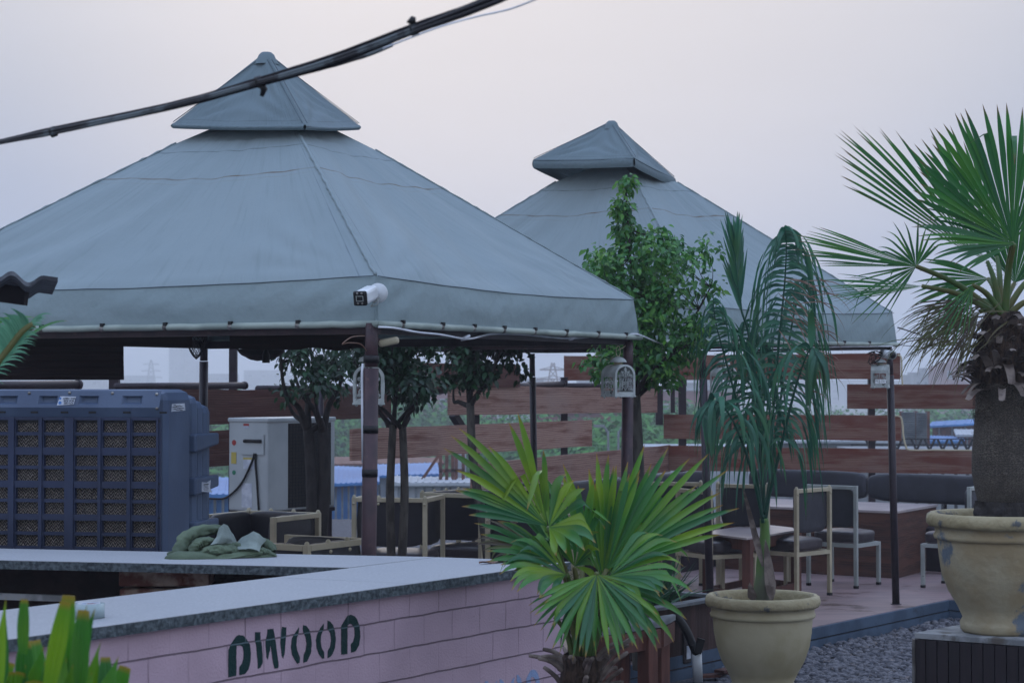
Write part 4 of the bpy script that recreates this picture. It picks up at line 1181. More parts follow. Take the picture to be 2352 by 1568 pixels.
for y0, y1 in ((1002, 1046), (1106, 1150), (1212, 1256)):
    a = MB(); za, zb3 = zat(fr_, y0), zat(fr_, y1)
    P8 = [cp_(x, y, z) for x, y, z in ((Wd - .05, .402, zb3), (Wd + .016, .402, zb3), (Wd + .016, .74, zb3 + .03), (Wd - .05, .74, zb3 + .03), (Wd - .05, .402, za), (Wd + .016, .402, za), (Wd + .016, .74, za), (Wd - .05, .74, za))]
    a.add(P8, [(3, 2, 1, 0), (4, 5, 6, 7), (0, 1, 5, 4), (1, 2, 6, 5), (2, 3, 7, 6), (3, 0, 4, 7)])
    build('side_band', a, M['cooler'], t, bevel=.010)
# base stand
mb = MB()
for x in (.06, Wd - .06):
    for y in (.08, .56): mb.bar(cp_(x, y, 0), cp_(x, y, zb_ - .02), .05, .05)
cbox(mb, .02, Wd - .02, .04, .6, zb_ - .055, zb_ - .012)
build('stand', mb, M['darkpole'], t)
# front grid
def pxx(x): return Wd - (374 - x) / 502.0          # picture column on the front face
def pzz(y): return zat(fr_, y)
cols = [(-205, -152), (-132, -80), (-57, -5), (15, 70), (84, 134), (161, 215), (228, 286), (300, 357)]
rows = [(965, 993), (1001, 1028), (1046, 1071), (1079, 1106), (1122, 1148), (1156, 1183), (1197, 1224), (1232, 1258)]
mb = MB()
xs = [0.0] + [v for c in cols if pxx(c[0]) > .02 for v in (pxx(c[0]), pxx(c[1]))] + [pxx(367)]
for i in range(0, len(xs), 2):
    cbox(mb, xs[i], xs[i + 1], -.004, .018, zb_ + .01, pzz(958))
    if i: cbox(mb, xs[i] + .006, xs[i + 1] - .006, -.014, -.004, zb_ + .01, pzz(960))
zs = [pzz(958)] + [pzz(v) for r in rows for v in r] + [zb_ + .01]
for i in range(0, len(zs), 2):
    cbox(mb, .01, pxx(366), -.001 if i % 4 else -.006, .017, zs[i + 1], zs[i])
build('grille', mb, M['coolergrid'], t)
# honeycomb pad
def padmat():
    m = bpy.data.materials.new('honeycomb_pad'); m.use_nodes = True
    tt = m.node_tree; nd = tt.nodes; lk = tt.links.new; p = nd['Principled BSDF']; p.inputs['Roughness'].default_value = .9
    tc = nd.new('ShaderNodeTexCoord')
    def mth(op, a_, b_=None, c_=None):
        q = nd.new('ShaderNodeMath'); q.operation = op
        for i_, v_ in enumerate((a_, b_, c_)):
            if v_ is None: continue
            if isinstance(v_, (int, float)): q.inputs[i_].default_value = v_
            else: lk(v_, q.inputs[i_])
        return q.outputs[0]
    dn = nd.new('ShaderNodeTexNoise'); dn.inputs['Scale'].default_value = 40; dn.inputs['Detail'].default_value = 4; lk(tc.outputs['UV'], dn.inputs[0])
    ds = nd.new('ShaderNodeVectorMath'); ds.operation = 'SCALE'; ds.inputs['Scale'].default_value = .012; lk(dn.outputs[1], ds.inputs[0])
    da = nd.new('ShaderNodeVectorMath'); da.operation = 'ADD'; lk(tc.outputs['UV'], da.inputs[0]); lk(ds.outputs[0], da.inputs[1])
    sx = nd.new('ShaderNodeSeparateXYZ'); lk(da.outputs[0], sx.inputs[0])
    tri = mth('MULTIPLY', mth('ABSOLUTE', mth('SUBTRACT', mth('FRACT', mth('MULTIPLY', sx.outputs[0], 42)), .5)), 2)
    fr2 = mth('FRACT', mth('ADD', mth('MULTIPLY', sx.outputs[1], 62), mth('MULTIPLY', tri, 1.1)))
    sbv = mth('SUBTRACT', 1, mth('POWER', mth('ABSOLUTE', mth('SUBTRACT', mth('MULTIPLY', fr2, 2), 1)), 1.5))
    class O_: pass
    sb = O_(); sb.outputs = [mth('MULTIPLY', sbv, mth('ADD', mth('MULTIPLY', dn.outputs[0], .9), .45))]
    rp = nd.new('ShaderNodeValToRGB'); r = rp.color_ramp; r.elements[0].position = .15; r.elements[0].color = C('#17161a'); r.elements[1].position = .95; r.elements[1].color = C('#a2978c')
    e_ = r.elements.new(.55); e_.color = C('#4a4441')
    lk(sb.outputs[0], rp.inputs[0]); lk(rp.outputs[0], p.inputs['Base Color'])
    bp = nd.new('ShaderNodeBump'); bp.inputs['Strength'].default_value = 1; bp.inputs['Distance'].default_value = .01; lk(sb.outputs[0], bp.inputs['Height']); lk(bp.outputs[0], p.inputs['Normal'])
    return m
mb = MB(); a, b = cp_(.01, .0185, 0), cp_(Wd - .02, .0185, 0)
z1_ = pzz(972)
mb.add([a + UP * (zb_ + .01), b + UP * (zb_ + .01), b + UP * (z1_ - .0), a + UP * (z1_ + .012)], [(0, 1, 2, 3)], False, [[(0, 0), (Wd, 0), (Wd, z1_ - zb_), (0, z1_ - zb_)]])
build('honeycomb_pad', mb, padmat(), t)
mb = MB(); cbox(mb, .01, Wd - .02, .0182, .0185, z1_, pzz(958)); build('pad_gap', mb, M['black'], t)
# header panel: sloped, with pressed recesses, screws and slots
mb = MB()
hz0, hz1 = pzz(936), pzz(897)
def hp(x, z, o=0): 
    k = (z - hz0) / (hz1 - hz0); return cp_(x, -.022 + .030 * k - o, z)
rec = [(-272, -225), (-170, -108), (-80, -30), (-35, 19), (71, 118), (170, 219), (275, 325)]
rec = [(-172, -125), (-78, -30), (-28, 19), (71, 118), (170, 219), (275, 325)]
rx = [(pxx(a), pxx(b)) for a, b in rec if pxx(a) > 0]
mb.bar(hp(0, hz0 - .0), hp(pxx(367), hz0), .002, .002)
vs = []
xx = 0.0
zr0, zr1 = pzz(929), pzz(909)
def quad(p): mb.add(p, [(0, 1, 2, 3)])
for (a, b) in rx + [(None, None)]:
    x2 = a if a else pxx(368)
    quad([hp(xx, hz0), hp(x2, hz0), hp(x2, hz1), hp(xx, hz1)])
    if a:
        quad([hp(a, hz0), hp(b, hz0), hp(b, zr0), hp(a, zr0)]); quad([hp(a, zr1), hp(b, zr1), hp(b, hz1), hp(a, hz1)])
        i = .018; d_ = -.020
        A_, B_, C_, D_ = hp(a, zr0), hp(b, zr0), hp(b, zr1), hp(a, zr1)
        a2, b2, c2_, d2_ = hp(a + i, zr0 + .010, d_), hp(b - i, zr0 + .010, d_), hp(b - i, zr1 - .004, d_), hp(a + i, zr1 - .004, d_)
        quad([A_, B_, b2, a2]); quad([B_, C_, c2_, b2]); quad([C_, D_, d2_, c2_]); quad([D_, A_, a2, d2_]); quad([a2, b2, c2_, d2_])
        xx = b
quad([hp(0, hz0), cp_(0, .0, hz0 - .045), cp_(pxx(368), .0, hz0 - .045), hp(pxx(368), hz0)])
build('header_panel', mb, M['cooler'], t)
mb = MB()
for px in (50, 124, 192, 276, 364, -30): 
    mb.box(cp_(pxx(px) + .025, -.0145, hz0 - .022), (.034, .006, .008), CM)
build('vent_slot', mb, M['black'], t)
mb = MB()
for px, py in ((46, 903), (145, 902), (250, 903), (358, 905), (363, 938), (-60, 903)):
    mb.lathe(hp(pxx(px), pzz(py), .001), [(0, .006), (.006, .005), (.008, 0)], 10, M=Matrix((cx, UP, -cy)).transposed())
build('screw', mb, M['metal'], t)
mb = MB()
for px in (367, 149, 153):
    for py in (967, 1038, 1110, 1188): mb.lathe(cp_(pxx(px), -.0105, pzz(py)), [(0, .0035), (.004, .003), (.005, 0)], 8, M=Matrix((cx, UP, -cy)).transposed())
build('screw', mb, M['black'], t)

def text(s, size, o, ex, ey, m, parent, name='lettering', align='CENTER', font_w=0):
    """flat writing: o origin, ex / ey unit vectors of the sheet"""
    cu = bpy.data.curves.new('tmp_text', 'FONT'); cu.body = s; cu.size = size; cu.align_x = align; cu.align_y = 'CENTER'; cu.extrude = .0; cu.offset = font_w
    ob = bpy.data.objects.new('tmp_text', cu); COL.objects.link(ob)
    me = bpy.data.meshes.new_from_object(ob.evaluated_get(bpy.context.evaluated_depsgraph_get()))
    bpy.data.objects.remove(ob); bpy.data.curves.remove(cu)
    mb = MB(); mb.add([o + ex * v.co.x + ey * v.co.y for v in me.vertices], [tuple(p.vertices) for p in me.polygons])
    bpy.data.meshes.remove(me)
    return build(name, mb, m, parent)
def sheet(name, pts, m, parent, n, curl=.0):
    mb = MB(); mb.prism(pts, n * .0006); return build(name, mb, m, parent)
hn = -cy
sp = [hp(pxx(119), pzz(931), .003), hp(pxx(160), pzz(928.5), .003), hp(pxx(163), pzz(911), .003), hp(pxx(124), pzz(910), .003)]
st = sheet('sticker', sp, M['sticker'], t, hn)
hup = (hp(0, hz1) - hp(0, hz0)).normalized()
so = hp(pxx(147), pzz(920.5), .0045)
for k, s in enumerate(('OPEN THIS', 'SIDE FOR', 'SERVICE')):
    text(s, .0125, so + hup * (.011 - .0115 * k), cx, hup, M['ink'], st, font_w=.0004)
mb = MB(); mb.lathe(hp(pxx(125), pzz(915), .0042), [(0, .0003), (.006, 0)], 12, M=Matrix((cx, hup, hn)).transposed()); mb.lathe(hp(pxx(126), pzz(925), .0042), [(0, .0003), (.008, 0)], 12, M=Matrix((cx, hup, hn)).transposed())
build('emblem', mb, M['blueink'], st)
# side stickers (crumpled, their codes left out)
def sidep(y, z, o=.001): return cp_(Wd + o, y, z)
s2 = sheet('sticker', [sidep(.10, pzz(946)), sidep(.29, pzz(944)), sidep(.28, pzz(927)), sidep(.11, pzz(928))], M['sticker'], t, cx)
mb = MB()
for k in range(9): 
    z = pzz(931 + k * 1.5); y = .14 + (k % 3) * .045; mb.box(sidep(y + .004, z, .0022), (.0006, .03 + (k % 2) * .03, .003), CM)
build('print_mark', mb, M['ink'], s2)
s3 = sheet('sticker', [sidep(.48, pzz(1141), .0165), sidep(.63, pzz(1147), .0165), sidep(.60, pzz(1135), .0165), sidep(.61, pzz(1116), .0165), sidep(.55, pzz(1121), .0165), sidep(.48, pzz(1118), .0165)], M['sticker'], t, cx)
mb = MB()
for k in range(5): mb.box(sidep(.54, pzz(1125 + k * 3.4), .0177), (.0006, .07 - (k % 3) * .012, .004 if k == 0 else .0015), CM)
build('print_mark', mb, M['ink'], s3)

# ================================================================ outdoor unit
YA = 15.5
nc = at(616, 960, YA); k_ = YA / 4573
az = nc.z; a0 = V((nc.x, nc.y, 0))
dl = V((-.83, .56, 0)).normalized(); dr = V((.80, .60, 0)).normalized()
dr = V((-dl.y * -1, 0, 0)); dr = V((dl.y, -dl.x, 0)).normalized()
wl = .31; wr = .62
# lengths chosen so that the far ends fall on the picture's edges
def fit(d, px):
    k = (px - 1176) / FP; return (k * a0.y - a0.x) / (d.x - k * d.y)
wl = fit(dl, 526); wr = fit(dr, 770)
t = thing('outdoor_unit', 'off-white air conditioner outdoor unit on a stand beside the near ficus', 'air conditioner', a0)
UM = Matrix((dr, dl, UP)).transposed()
zb2 = .86
def ub(mb, r0, r1, l0, l1, z0, z1): return mb.box(a0 + dr * (r0 + r1) / 2 + dl * (l0 + l1) / 2 + UP * (z0 + z1) / 2, (r1 - r0, l1 - l0, z1 - z0), UM)
mb = MB(); ub(mb, 0, wr, 0, wl, zb2, az - .012); build('casing', mb, M['acwhite'], t, bevel=.012)
mb = MB(); ub(mb, -.008, wr + .008, -.008, wl + .008, az - .035, az); build('lid', mb, M['acwhite'], t, bevel=.01)
mb = MB(); ub(mb, wr * .29, wr * .93, -.004, .0, zb2 + .02, az - .045); build('coil_grille', mb, M['accoil'], t)
mb = MB()
for i in range(24):
    z = zb2 + .03 + i * (az - zb2 - .08) / 24; ub(mb, wr * .29, wr * .93, -.007, -.004, z, z + .004)
for i in range(14):
    r = wr * (.30 + i * .63 / 14); ub(mb, r, r + .003, -.009, -.007, zb2 + .02, az - .05)
build('guard', mb, M['fardark'], t)
mb = MB(); mb.prism([a0 + dr * -.003 + dl * (wl * .09) + UP * (az - .285), a0 + dr * -.003 + dl * (wl * .64) + UP * (az - .285), a0 + dr * -.003 + dl * (wl * .64) + UP * (az - .13), a0 + dr * -.003 + dl * (wl * .09) + UP * (az - .13)], dr * -.008)
vp = build('valve_cover', mb, M['acwhite'], t)
def um(l, z, o=-.0135): return a0 + dr * o + dl * (wl * l) + UP * (az - z)
mb = MB(); mb.tube([um(.14, .18), um(.58, .18)], .014, 8); build('hand_grip', mb, M['black'], vp)
mb = MB(); mb.tube(smooth([um(.32, .275), um(.38, .34), um(.62, .50), um(.9, .60), um(1.15, .64), um(1.5, .64)]), .0085, 7); build('supply_cable', mb, M['black'], t)
mb = MB(); mb.tube(smooth([um(.28, .275), um(.29, .34), um(.25, .5), um(.20, .74)]), .0085, 7); build('supply_cable', mb, M['black'], t)
def ul(l0, l1, z0, z1, m, nm='sticker', o=-.0135):
    mb = MB(); ub(mb, -.003, -.0015, wl * l0, wl * l1, az - z1, az - z0); return build(nm, mb, M[m], t)
ul(.48, .62, .045, .062, 'redink'); ul(.48, .62, .062, .08, 'sticker'); ul(.34, .62, .31, .325, 'yellowink'); ul(.34, .62, .325, .40, 'sticker'); ul(.80, .93, .27, .36, 'yellowink'); ul(.40, .66, .51, .70, 'sticker')
mb = MB(); mb.lathe(a0 + dr * -.002 + dl * (wl * .86) + UP * (az - .195), [(0, .001), (.022, 0)], 18, M=Matrix((dl, UP, -dr)).transposed()); build('round_sticker', mb, M['redink'], t)
mb = MB(); mb.lathe(a0 + dr * -.002 + dl * (wl * .86) + UP * (az - .43), [(0, .001), (.019, 0)], 18, M=Matrix((dl, UP, -dr)).transposed()); build('round_sticker', mb, M['greenink'], t)
mb = MB()
for r in (.03, wr - .03):
    for l in (.03, wl - .03): mb.bar(a0 + dr * r + dl * l, a0 + dr * r + dl * l + UP * (zb2 - .03), .035, .035)
ub(mb, 0, wr, 0, .04, zb2 - .03, zb2 - .001); ub(mb, 0, wr, wl - .04, wl, zb2 - .03, zb2 - .001)
build('stand', mb, M['darkpole'], t)

# ================================================================ lanterns
def spiral(mb, c, ex, ey, r, turns, a0_, s=1, th=.0022, n=16):
    pts = []
    for i in range(n + 1):
        t_ = i / n; a = a0_ + s * turns * 2 * pi * t_; rr = r * (1 - .78 * t_)
        pts.append(c + ex * (rr * cos(a)) + ey * (rr * sin(a)))
    mb.tube(pts, th, 4)
def lantern_proto():
    t = thing('lantern', 'x', 'lantern', (0, 0, 0), 'white fretwork lanterns hung on the tent posts')
    w, d, h = .150, .145, .165; z0 = -.235
    ar = w / 2
    # front and back arched fret panels (normal +-y)
    for sy in (-1, 1):
        mb = MB(); y = sy * d / 2
        arch_o = [V((-w / 2, y, z0)), V((w / 2, y, z0))] + [V((w / 2 * cos(a), y, z0 + h - ar * .55 + w / 2 * sin(a) * .85)) for a in [pi * i / 14 for i in range(15)]]
        k = .80
        arch_i = [V((-w / 2 * k, y, z0 + .022)), V((w / 2 * k, y, z0 + .022))] + [V((w / 2 * k * cos(a), y, z0 + h - ar * .55 + w / 2 * k * sin(a) * .85)) for a in [pi * i / 14 for i in range(15)]]
        n = len(arch_o); vs = arch_o + arch_i + [p + V((0, sy * -.004, 0)) for p in arch_o + arch_i]; fs = []
        for i in range(n):
            j = (i + 1) % n
            fs += [(i, j, n + j, n + i), (2 * n + i, 3 * n + i, 3 * n + j, 2 * n + j), (i, 2 * n + i, 2 * n + j, j), (n + i, n + j, 3 * n + j, 3 * n + i)]
        mb.add(vs, fs)
        o = build('arch_panel', mb, M['lantern'], t)
        mb = MB(); X = V((1, 0, 0))
        for (x, z, r, a, s) in ((-.03, .05, .020, pi / 2, 1), (.03, .05, .020, pi / 2, -1), (-.032, .09, .016, -pi / 2, -1), (.032, .09, .016, -pi / 2, 1), (-.022, .128, .017, 0, 1), (.022, .128, .017, pi, -1), (-.045, .115, .011, 0, 1), (.045, .115, .011, pi, -1), (0, .155, .013, -pi / 2, 1), (-.012, .075, .012, pi, 1), (.012, .075, .012, 0, -1), (-.047, .035, .010, 0, 1), (.047, .035, .010, pi, -1)):
            spiral(mb, V((x, y, z0 + z)), X, UP, r, 1.4, a, s)
        mb.tube([V((0, y, z0 + .02)), V((0, y, z0 + .175))], .0022, 4)
        for s in (-1, 1): mb.tube(smooth([V((0, y, z0 + .03)), V((s * .022, y, z0 + .07)), V((s * .01, y, z0 + .11)), V((s * .03, y, z0 + .15))]), .0022, 4)
        build('fretwork', mb, M['lantern'], o)
    # barrel roof and side panels with windows
    mb = MB()
    mb.grid(lambda u, v: V((w / 2 * cos(pi * (.06 + .88 * u)), -d / 2 + .002 + (d - .004) * v, z0 + h - ar * .55 + w / 2 * .85 * sin(pi * (.06 + .88 * u)))), 16, 1, smooth=True)
    build('barrel_roof', mb, M['lantern'], t)
    for sx in (-1, 1):
        mb = MB(); x = sx * w / 2
        for (y0, y1, a, b) in ((-d / 2 + .004, d / 2 - .004, z0, z0 + .03), (-d / 2 + .004, d / 2 - .004, z0 + .112, z0 + h - .03), (-d / 2 + .004, -d / 2 + .02, z0 + .03, z0 + .112), (d / 2 - .02, d / 2 - .004, z0 + .03, z0 + .112)):
            mb.box((x - sx * .002, (y0 + y1) / 2, (a + b) / 2), (.004, y1 - y0, b - a))
        o = build('side_panel', mb, M['lantern'], t)
        mb = MB(); Y_ = V((0, 1, 0))
        for (yy, zz, r, a, s) in ((-.022, .052, .016, pi / 2, 1), (.022, .052, .016, pi / 2, -1), (-.02, .09, .015, -pi / 2, -1), (.02, .09, .015, -pi / 2, 1), (-.04, .075, .01, 0, 1), (.04, .075, .01, pi, -1)):
            spiral(mb, V((x, yy, z0 + zz)), Y_, UP, r, 1.4, a, s)
        mb.tube([V((x, 0, z0 + .03)), V((x, 0, z0 + .112))], .002, 4)
        build('fretwork', mb, M['lantern'], o)
    mb = MB(); mb.box((0, 0, z0 - .004), (w + .006, d + .006, .008)); build('base_plate', mb, M['lantern'], t)
    mb = MB()
    for sx in (-1, 1):
        for sy in (-1, 1): mb.lathe((sx * .06, sy * .06, z0 - .018), [(0, 0), (.006, .003), (.007, .010)], 8)
    build('foot', mb, M['lantern'], t)
    zt2 = z0 + h - ar * .55 + w / 2 * .85
    mb = MB(); mb.lathe((0, 0, zt2 - .006), [(.026, 0), (.026, .022)], 14)
    for i in range(9): pass
    build('vent_collar', mb, M['cream'], t)
    mb = MB(); mb.lathe((0, 0, zt2 + .014), [(.052, 0), (.047, .012), (.034, .024), (.016, .032), (.0, .034)], 22); build('dome_cap', mb, M['lantern'], t)
    mb = MB(); pts = [V((.016 * sin(a) * (1), 0, zt2 + .048 + .032 - .032 * cos(a))) for a in [2 * pi * i / 18 for i in range(19)]]; mb.tube(pts, .0022, 5); build('hanging_ring', mb, M['cream'], t)
    return t
lp = lantern_proto()
def lant(px, py, Y, rz, label):
    """(px,py): picture position of the base centre"""
    b = at(px, py, Y); r = dup(lp, (b.x, b.y, b.z + .235), rz, label)
    mb = MB(); top = V((b.x, b.y, b.z + .235 + .07)); mb.tube([top, top + UP * .07 + V((.01, 0, 0))], .0022, 5)
    build('hanging_cord', mb, M['cream'], None).name = 'hanging_cord'
    c = bpy.context.scene.objects[-1] if False else None
    return r
def lant2(px, py, Y, rz, label, hook):
    b = at(px, py, Y); z = b.z + .235
    r = dup(lp, (b.x, b.y, z), rz, label)
    mb = MB(); a = V((0, 0, .01 + .03)); hk = Matrix.Rotation(-rz, 3, 'Z') @ (hook - V((b.x, b.y, z)))
    mb.tube(smooth([a, (a + hk) / 2 + V((.01, 0, 0)), hk]), .0022, 5)
    o = build('cord', mb, M['cream'], None); o.parent = r; o.location = (0, 0, 0)
    return r
lant2(847, 925, 9.75, .05, 'arched white fretwork lantern behind the near post', at(860, 800, 9.6))
lant2(1420, 908, 12.05, radians(33), 'white arched lantern with domed cap turned three-quarter at the bushy ficus', at(1440, 790, 12.15))
lant2(2022, 888, 16.65, radians(75), 'white square-faced lantern tied at the top of the right tent pole', at(2030, 806, 16.7))
lant2(1662, 898, 15.1, radians(30), 'lantern mostly hidden behind the drooping feather palm', at(1640, 812, 15.05))
rm(lp)
# tangle of ties over the right lantern
mb = MB(); R_ = random.Random(9)
for k in range(9):
    a = at(2008 + R_.uniform(-8, 8), 806, 16.6); pts = [a]
    for q in range(4): pts.append(at(2010 + R_.uniform(-18, 20), 812 + q * 8 + R_.uniform(-3, 3), 16.6))
    mb.tube(smooth(pts, 3), .0028, 4)
o = build('cable_tangle', mb, M['black'], None, loc=at(2008, 806, 16.6)); tag(o, 'tangle of dark ties and wires above the rightmost lantern', 'wires')

# ================================================================ cameras
def camera_box(px, py, Y, fwd, label):
    c = at(px, py, Y); f = V(fwd).normalized(); s = f.cross(UP).normalized(); u = s.cross(f)
    Mx = Matrix((s, f, u)).transposed()
    t = thing('security_camera', label, 'security camera', c)
    mb = MB(); mb.box(c - f * .085, (.066, .17, .066), Mx); build('housing', mb, M['white'], t, bevel=.014)
    mb = MB(); mb.box(c + f * .002, (.068, .018, .070), Mx); o = build('face_plate', mb, M['black'], t, bevel=.012)
    mb = MB()
    for (x0, x1, z0, z1) in ((-.018, .018, .010, .013), (-.018, .018, -.013, -.010), (-.018, -.015, -.010, .010), (.015, .018, -.010, .010)):
        mb.box(c + f * .012 + s * (x0 + x1) / 2 + u * (z0 + z1) / 2, (x1 - x0, .003, z1 - z0), Mx)
    build('lens_frame', mb, M['creamblue'], o)
    mb = MB()
    for x in (-.011, .011):
        for z in (-.024, .024): mb.lathe(c + f * .0115 + s * x + u * z, [(0, .002), (.0055, .0015), (.006, 0)], 10, M=Matrix((s, u, f)).transposed())
    build('led', mb, M['metal'], o)
    b = c - f * .15
    mb = MB(); mb.tube([b, b - u * .01 + V((.02, .03, 0))], .018, 12); mb.lathe(b + V((.03, .045, 0)), [(0, .012), (.045, .012), (.048, 0)], 20, M=Matrix((V((1, 0, 0)), UP, V((0, -1, 0)))).transposed())
    build('mount', mb, M['white'], t)
    mb = MB(); mb.tube(smooth([b + V((.02, 0, -.01)), b + V((.035, -.01, -.05)), b + V((.0, -.01, -.065)), b + V((.045, .0, -.02))]), .003, 5); build('lead', mb, M['creamblue'], t)
    return t
camera_box(828, 685, 9.30, (-.26, -.95, -.22), 'white box security camera on the near tent corner')
c = at(2049, 815, 16.55); f = V((.25, -.95, -.12)).normalized()
t = thing('security_camera', 'small round white security camera at the top of the right tent pole', 'security camera', c)
mb = MB(); mb.tube([c - f * .14 + V((-.02, 0, -.005)), c], .036, 18); build('housing', mb, M['white'], t)
mb = MB(); mb.tube([c, c + f * .012], .038, 18); build('bezel', mb, M['creamblue'], t)
mb = MB(); mb.tube([c + f * .012, c + f * .014], .028, 18); build('lens', mb, M['black'], t)
mb = MB(); mb.tube([c - f * .08, at(2040, 822, 16.75)], .014, 8); build('mount', mb, M['creamblue'], t)
# flood lamp at the near post
t = thing('flood_lamp', 'small brown lamp head fixed behind the near post', 'lamp', at(895, 786, 9.6)); c = at(893, 785, 9.58)
mb = MB(); mb.box(c, (.10, .05, .035), Matrix.Rotation(-.2, 3, 'Y')); build('lamp_head', mb, M['cream'], t, bevel=.012)
mb = MB(); mb.bar(c + V((-.05, 0, 0)), at(862, 778, 9.55), .02, .02); build('bracket', mb, M['brownpole'], t)
mb = MB(); mb.tube(smooth([at(838, 771, 9.5), at(808, 774, 9.45), at(786, 790, 9.42), at(800, 787, 9.42), at(828, 790, 9.45), at(842, 806, 9.5)]), .0028, 5)
o = build('loop_wire', mb, M['dryleaf'], None, loc=at(838, 771, 9.5)); tag(o, 'thin brown loop of wire sticking out left of the near post', 'wire')

# ================================================================ things on the counter
# canvas heap
t = thing('canvas_bundle', 'crumpled olive canvas bundle with pale lining lying on the granite counter', 'cloth', onz(505, 1285, WZ))
c = onz(510, 1277, WZ)
def heap(fx, fy, H, seed, c, rot=0.0, ridge=1.0):
    mb = MB()
    def fn(u, v):
        a = u * 2 * pi; r = v
        x = fx * r * cos(a) * (1 + .16 * noise.noise(V((cos(a) * 1.5, sin(a) * 1.5, seed)))); y = fy * r * sin(a) * (1 + .12 * noise.noise(V((cos(a) * 1.5, sin(a) * 1.5, seed + 3))))
        rr = noise.noise(V((x * 8, y * 8, seed)))
        f1 = 1 - abs(noise.noise(V((x * 6 + y * 9, y * 5 - x * 2, seed + 7)))) * 2.4
        f2 = 1 - abs(noise.noise(V((x * 15 - y * 12, y * 14 + x * 5, seed + 2)))) * 2.0
        z = H * (1 - r ** 3.2) ** .55 * (.50 + .34 * f1 * ridge + .14 * f2 + .35 * rr) if r < .999 else 0
        bend = .02 * sin(x * 20 + seed) * (1 - r)
        return c + Matrix.Rotation(rot, 3, 'Z') @ V((x, y + bend, 0)) + UP * (max(z, 0) + .006 * (1 - r))
    mb.grid(fn, 150, 56); return mb
build('canvas', heap(.185, .085, .075, 3.3, c + V((-.01, 0, 0)), .0), M['canvas'], t)
build('canvas_flap', heap(.12, .05, .03, 8.3, onz(440, 1282, WZ), .1), M['canvas'], t)
RDG = [([(384, 1273, 0), (405, 1270, 0), (430, 1277, -.01), (455, 1282, -.03)], 8), ([(432, 1288, -.07), (418, 1266, -.06), (424, 1240, -.03), (450, 1222, .0), (486, 1215, .02), (512, 1216, .03)], 15),
       ([(430, 1287, -.08), (465, 1286, -.10), (515, 1282, -.10), (560, 1274, -.08), (602, 1268, -.05)], 11), ([(447, 1272, -.08), (448, 1254, -.07), (466, 1243, -.05), (492, 1240, -.03)], 12),
       ([(545, 1262, -.02), (578, 1248, .0), (608, 1246, .02), (630, 1266, .0)], 13), ([(556, 1284, -.08), (596, 1281, -.05), (632, 1274, -.02)], 8), ([(468, 1266, -.09), (505, 1262, -.09), (548, 1264, -.06)], 12),
       ([(462, 1278, -.10), (476, 1262, -.10), (500, 1256, -.08)], 8), ([(520, 1250, -.03), (545, 1256, -.04), (575, 1262, -.05), (600, 1262, -.04)], 11), ([(590, 1262, -.05), (612, 1268, -.03), (634, 1279, -.02)], 9)]
mbr = MB()
for k, (pl_, r_) in enumerate(RDG):
    yb_ = c.y; P_r = smooth([at(x, y, yb_ + dy) for x, y, dy in pl_], 9); n_ = len(P_r); r0_ = r_ / 4573 * yb_
    def rg(u, v, P_r=P_r, n_=n_, r0_=r0_, k=k):
        x = v * (n_ - 1); i = min(int(x), n_ - 2); p = P_r[i].lerp(P_r[i + 1], x - i); tg = (P_r[i + 1] - P_r[i]).normalized()
        sd_ = tg.cross(UP).normalized(); up_ = sd_.cross(tg); a_ = 2 * pi * u
        env = (sin(pi * min(1, max(0, .06 + .88 * v)))) ** .45
        rr_ = r0_ * env * (1 + .35 * noise.noise(V((cos(a_) * 1.6 + k, sin(a_) * 1.6, v * 5))) + .22 * noise.noise(V((a_ * 1.2, v * 16, k))))
        q = p + (sd_ * cos(a_) * 1.5 + up_ * sin(a_) * .9) * rr_
        q.z = max(q.z, WZ + .001); return q
    mbr.grid(rg, 26, 60)
build('canvas_fold', mbr, M['canvas'], t)
def flap(pts, m, nm, nz_=.004):
    """sheet from a 3x3+ lattice of picture points"""
    mb = MB(); rows_ = pts; nv = len(rows_) - 1; nu = len(rows_[0]) - 1; K = 6
    def g(u, v):
        fu, fv = u * nu, v * nv; i, j = min(int(fu), nu - 1), min(int(fv), nv - 1); a, b = fu - i, fv - j
        a = a * a * (3 - 2 * a) * .4 + a * .6
        p = (rows_[j][i] * (1 - a) + rows_[j][i + 1] * a) * (1 - b) + (rows_[j + 1][i] * (1 - a) + rows_[j + 1][i + 1] * a) * b
        return p + V((0, noise.noise(p * 40), noise.noise(p * 30 + V((3, 3, 3))))) * nz_
    mb.grid(g, nu * K, nv * K); return build(nm, mb, m, t)
Y0 = c.y - .06
A = lambda x, y, k=0: at(x, y, Y0 + k)
flap([[A(503, 1212, .03), A(514, 1203, .0), A(524, 1208, .03), A(537, 1228, .06)], [A(497, 1232, .0), A(508, 1230, -.03), A(530, 1238, .0), A(546, 1250, .05)], [A(483, 1252, -.035), A(500, 1246, -.04), A(520, 1247, -.0), A(556, 1258, .02)]], M['canvas_pale'], 'lining_fold')
flap([[A(556, 1233, .04), A(582, 1219, .03), A(596, 1226, .03), A(612, 1240, .05)], [A(540, 1248, .03), A(572, 1238, .0), A(592, 1246, .0), A(600, 1252, .02)], [A(548, 1262, -.03), A(570, 1258, -.04), A(590, 1262, -.04), A(596, 1266, -.03)]], M['canvas_pale'], 'lining_fold')
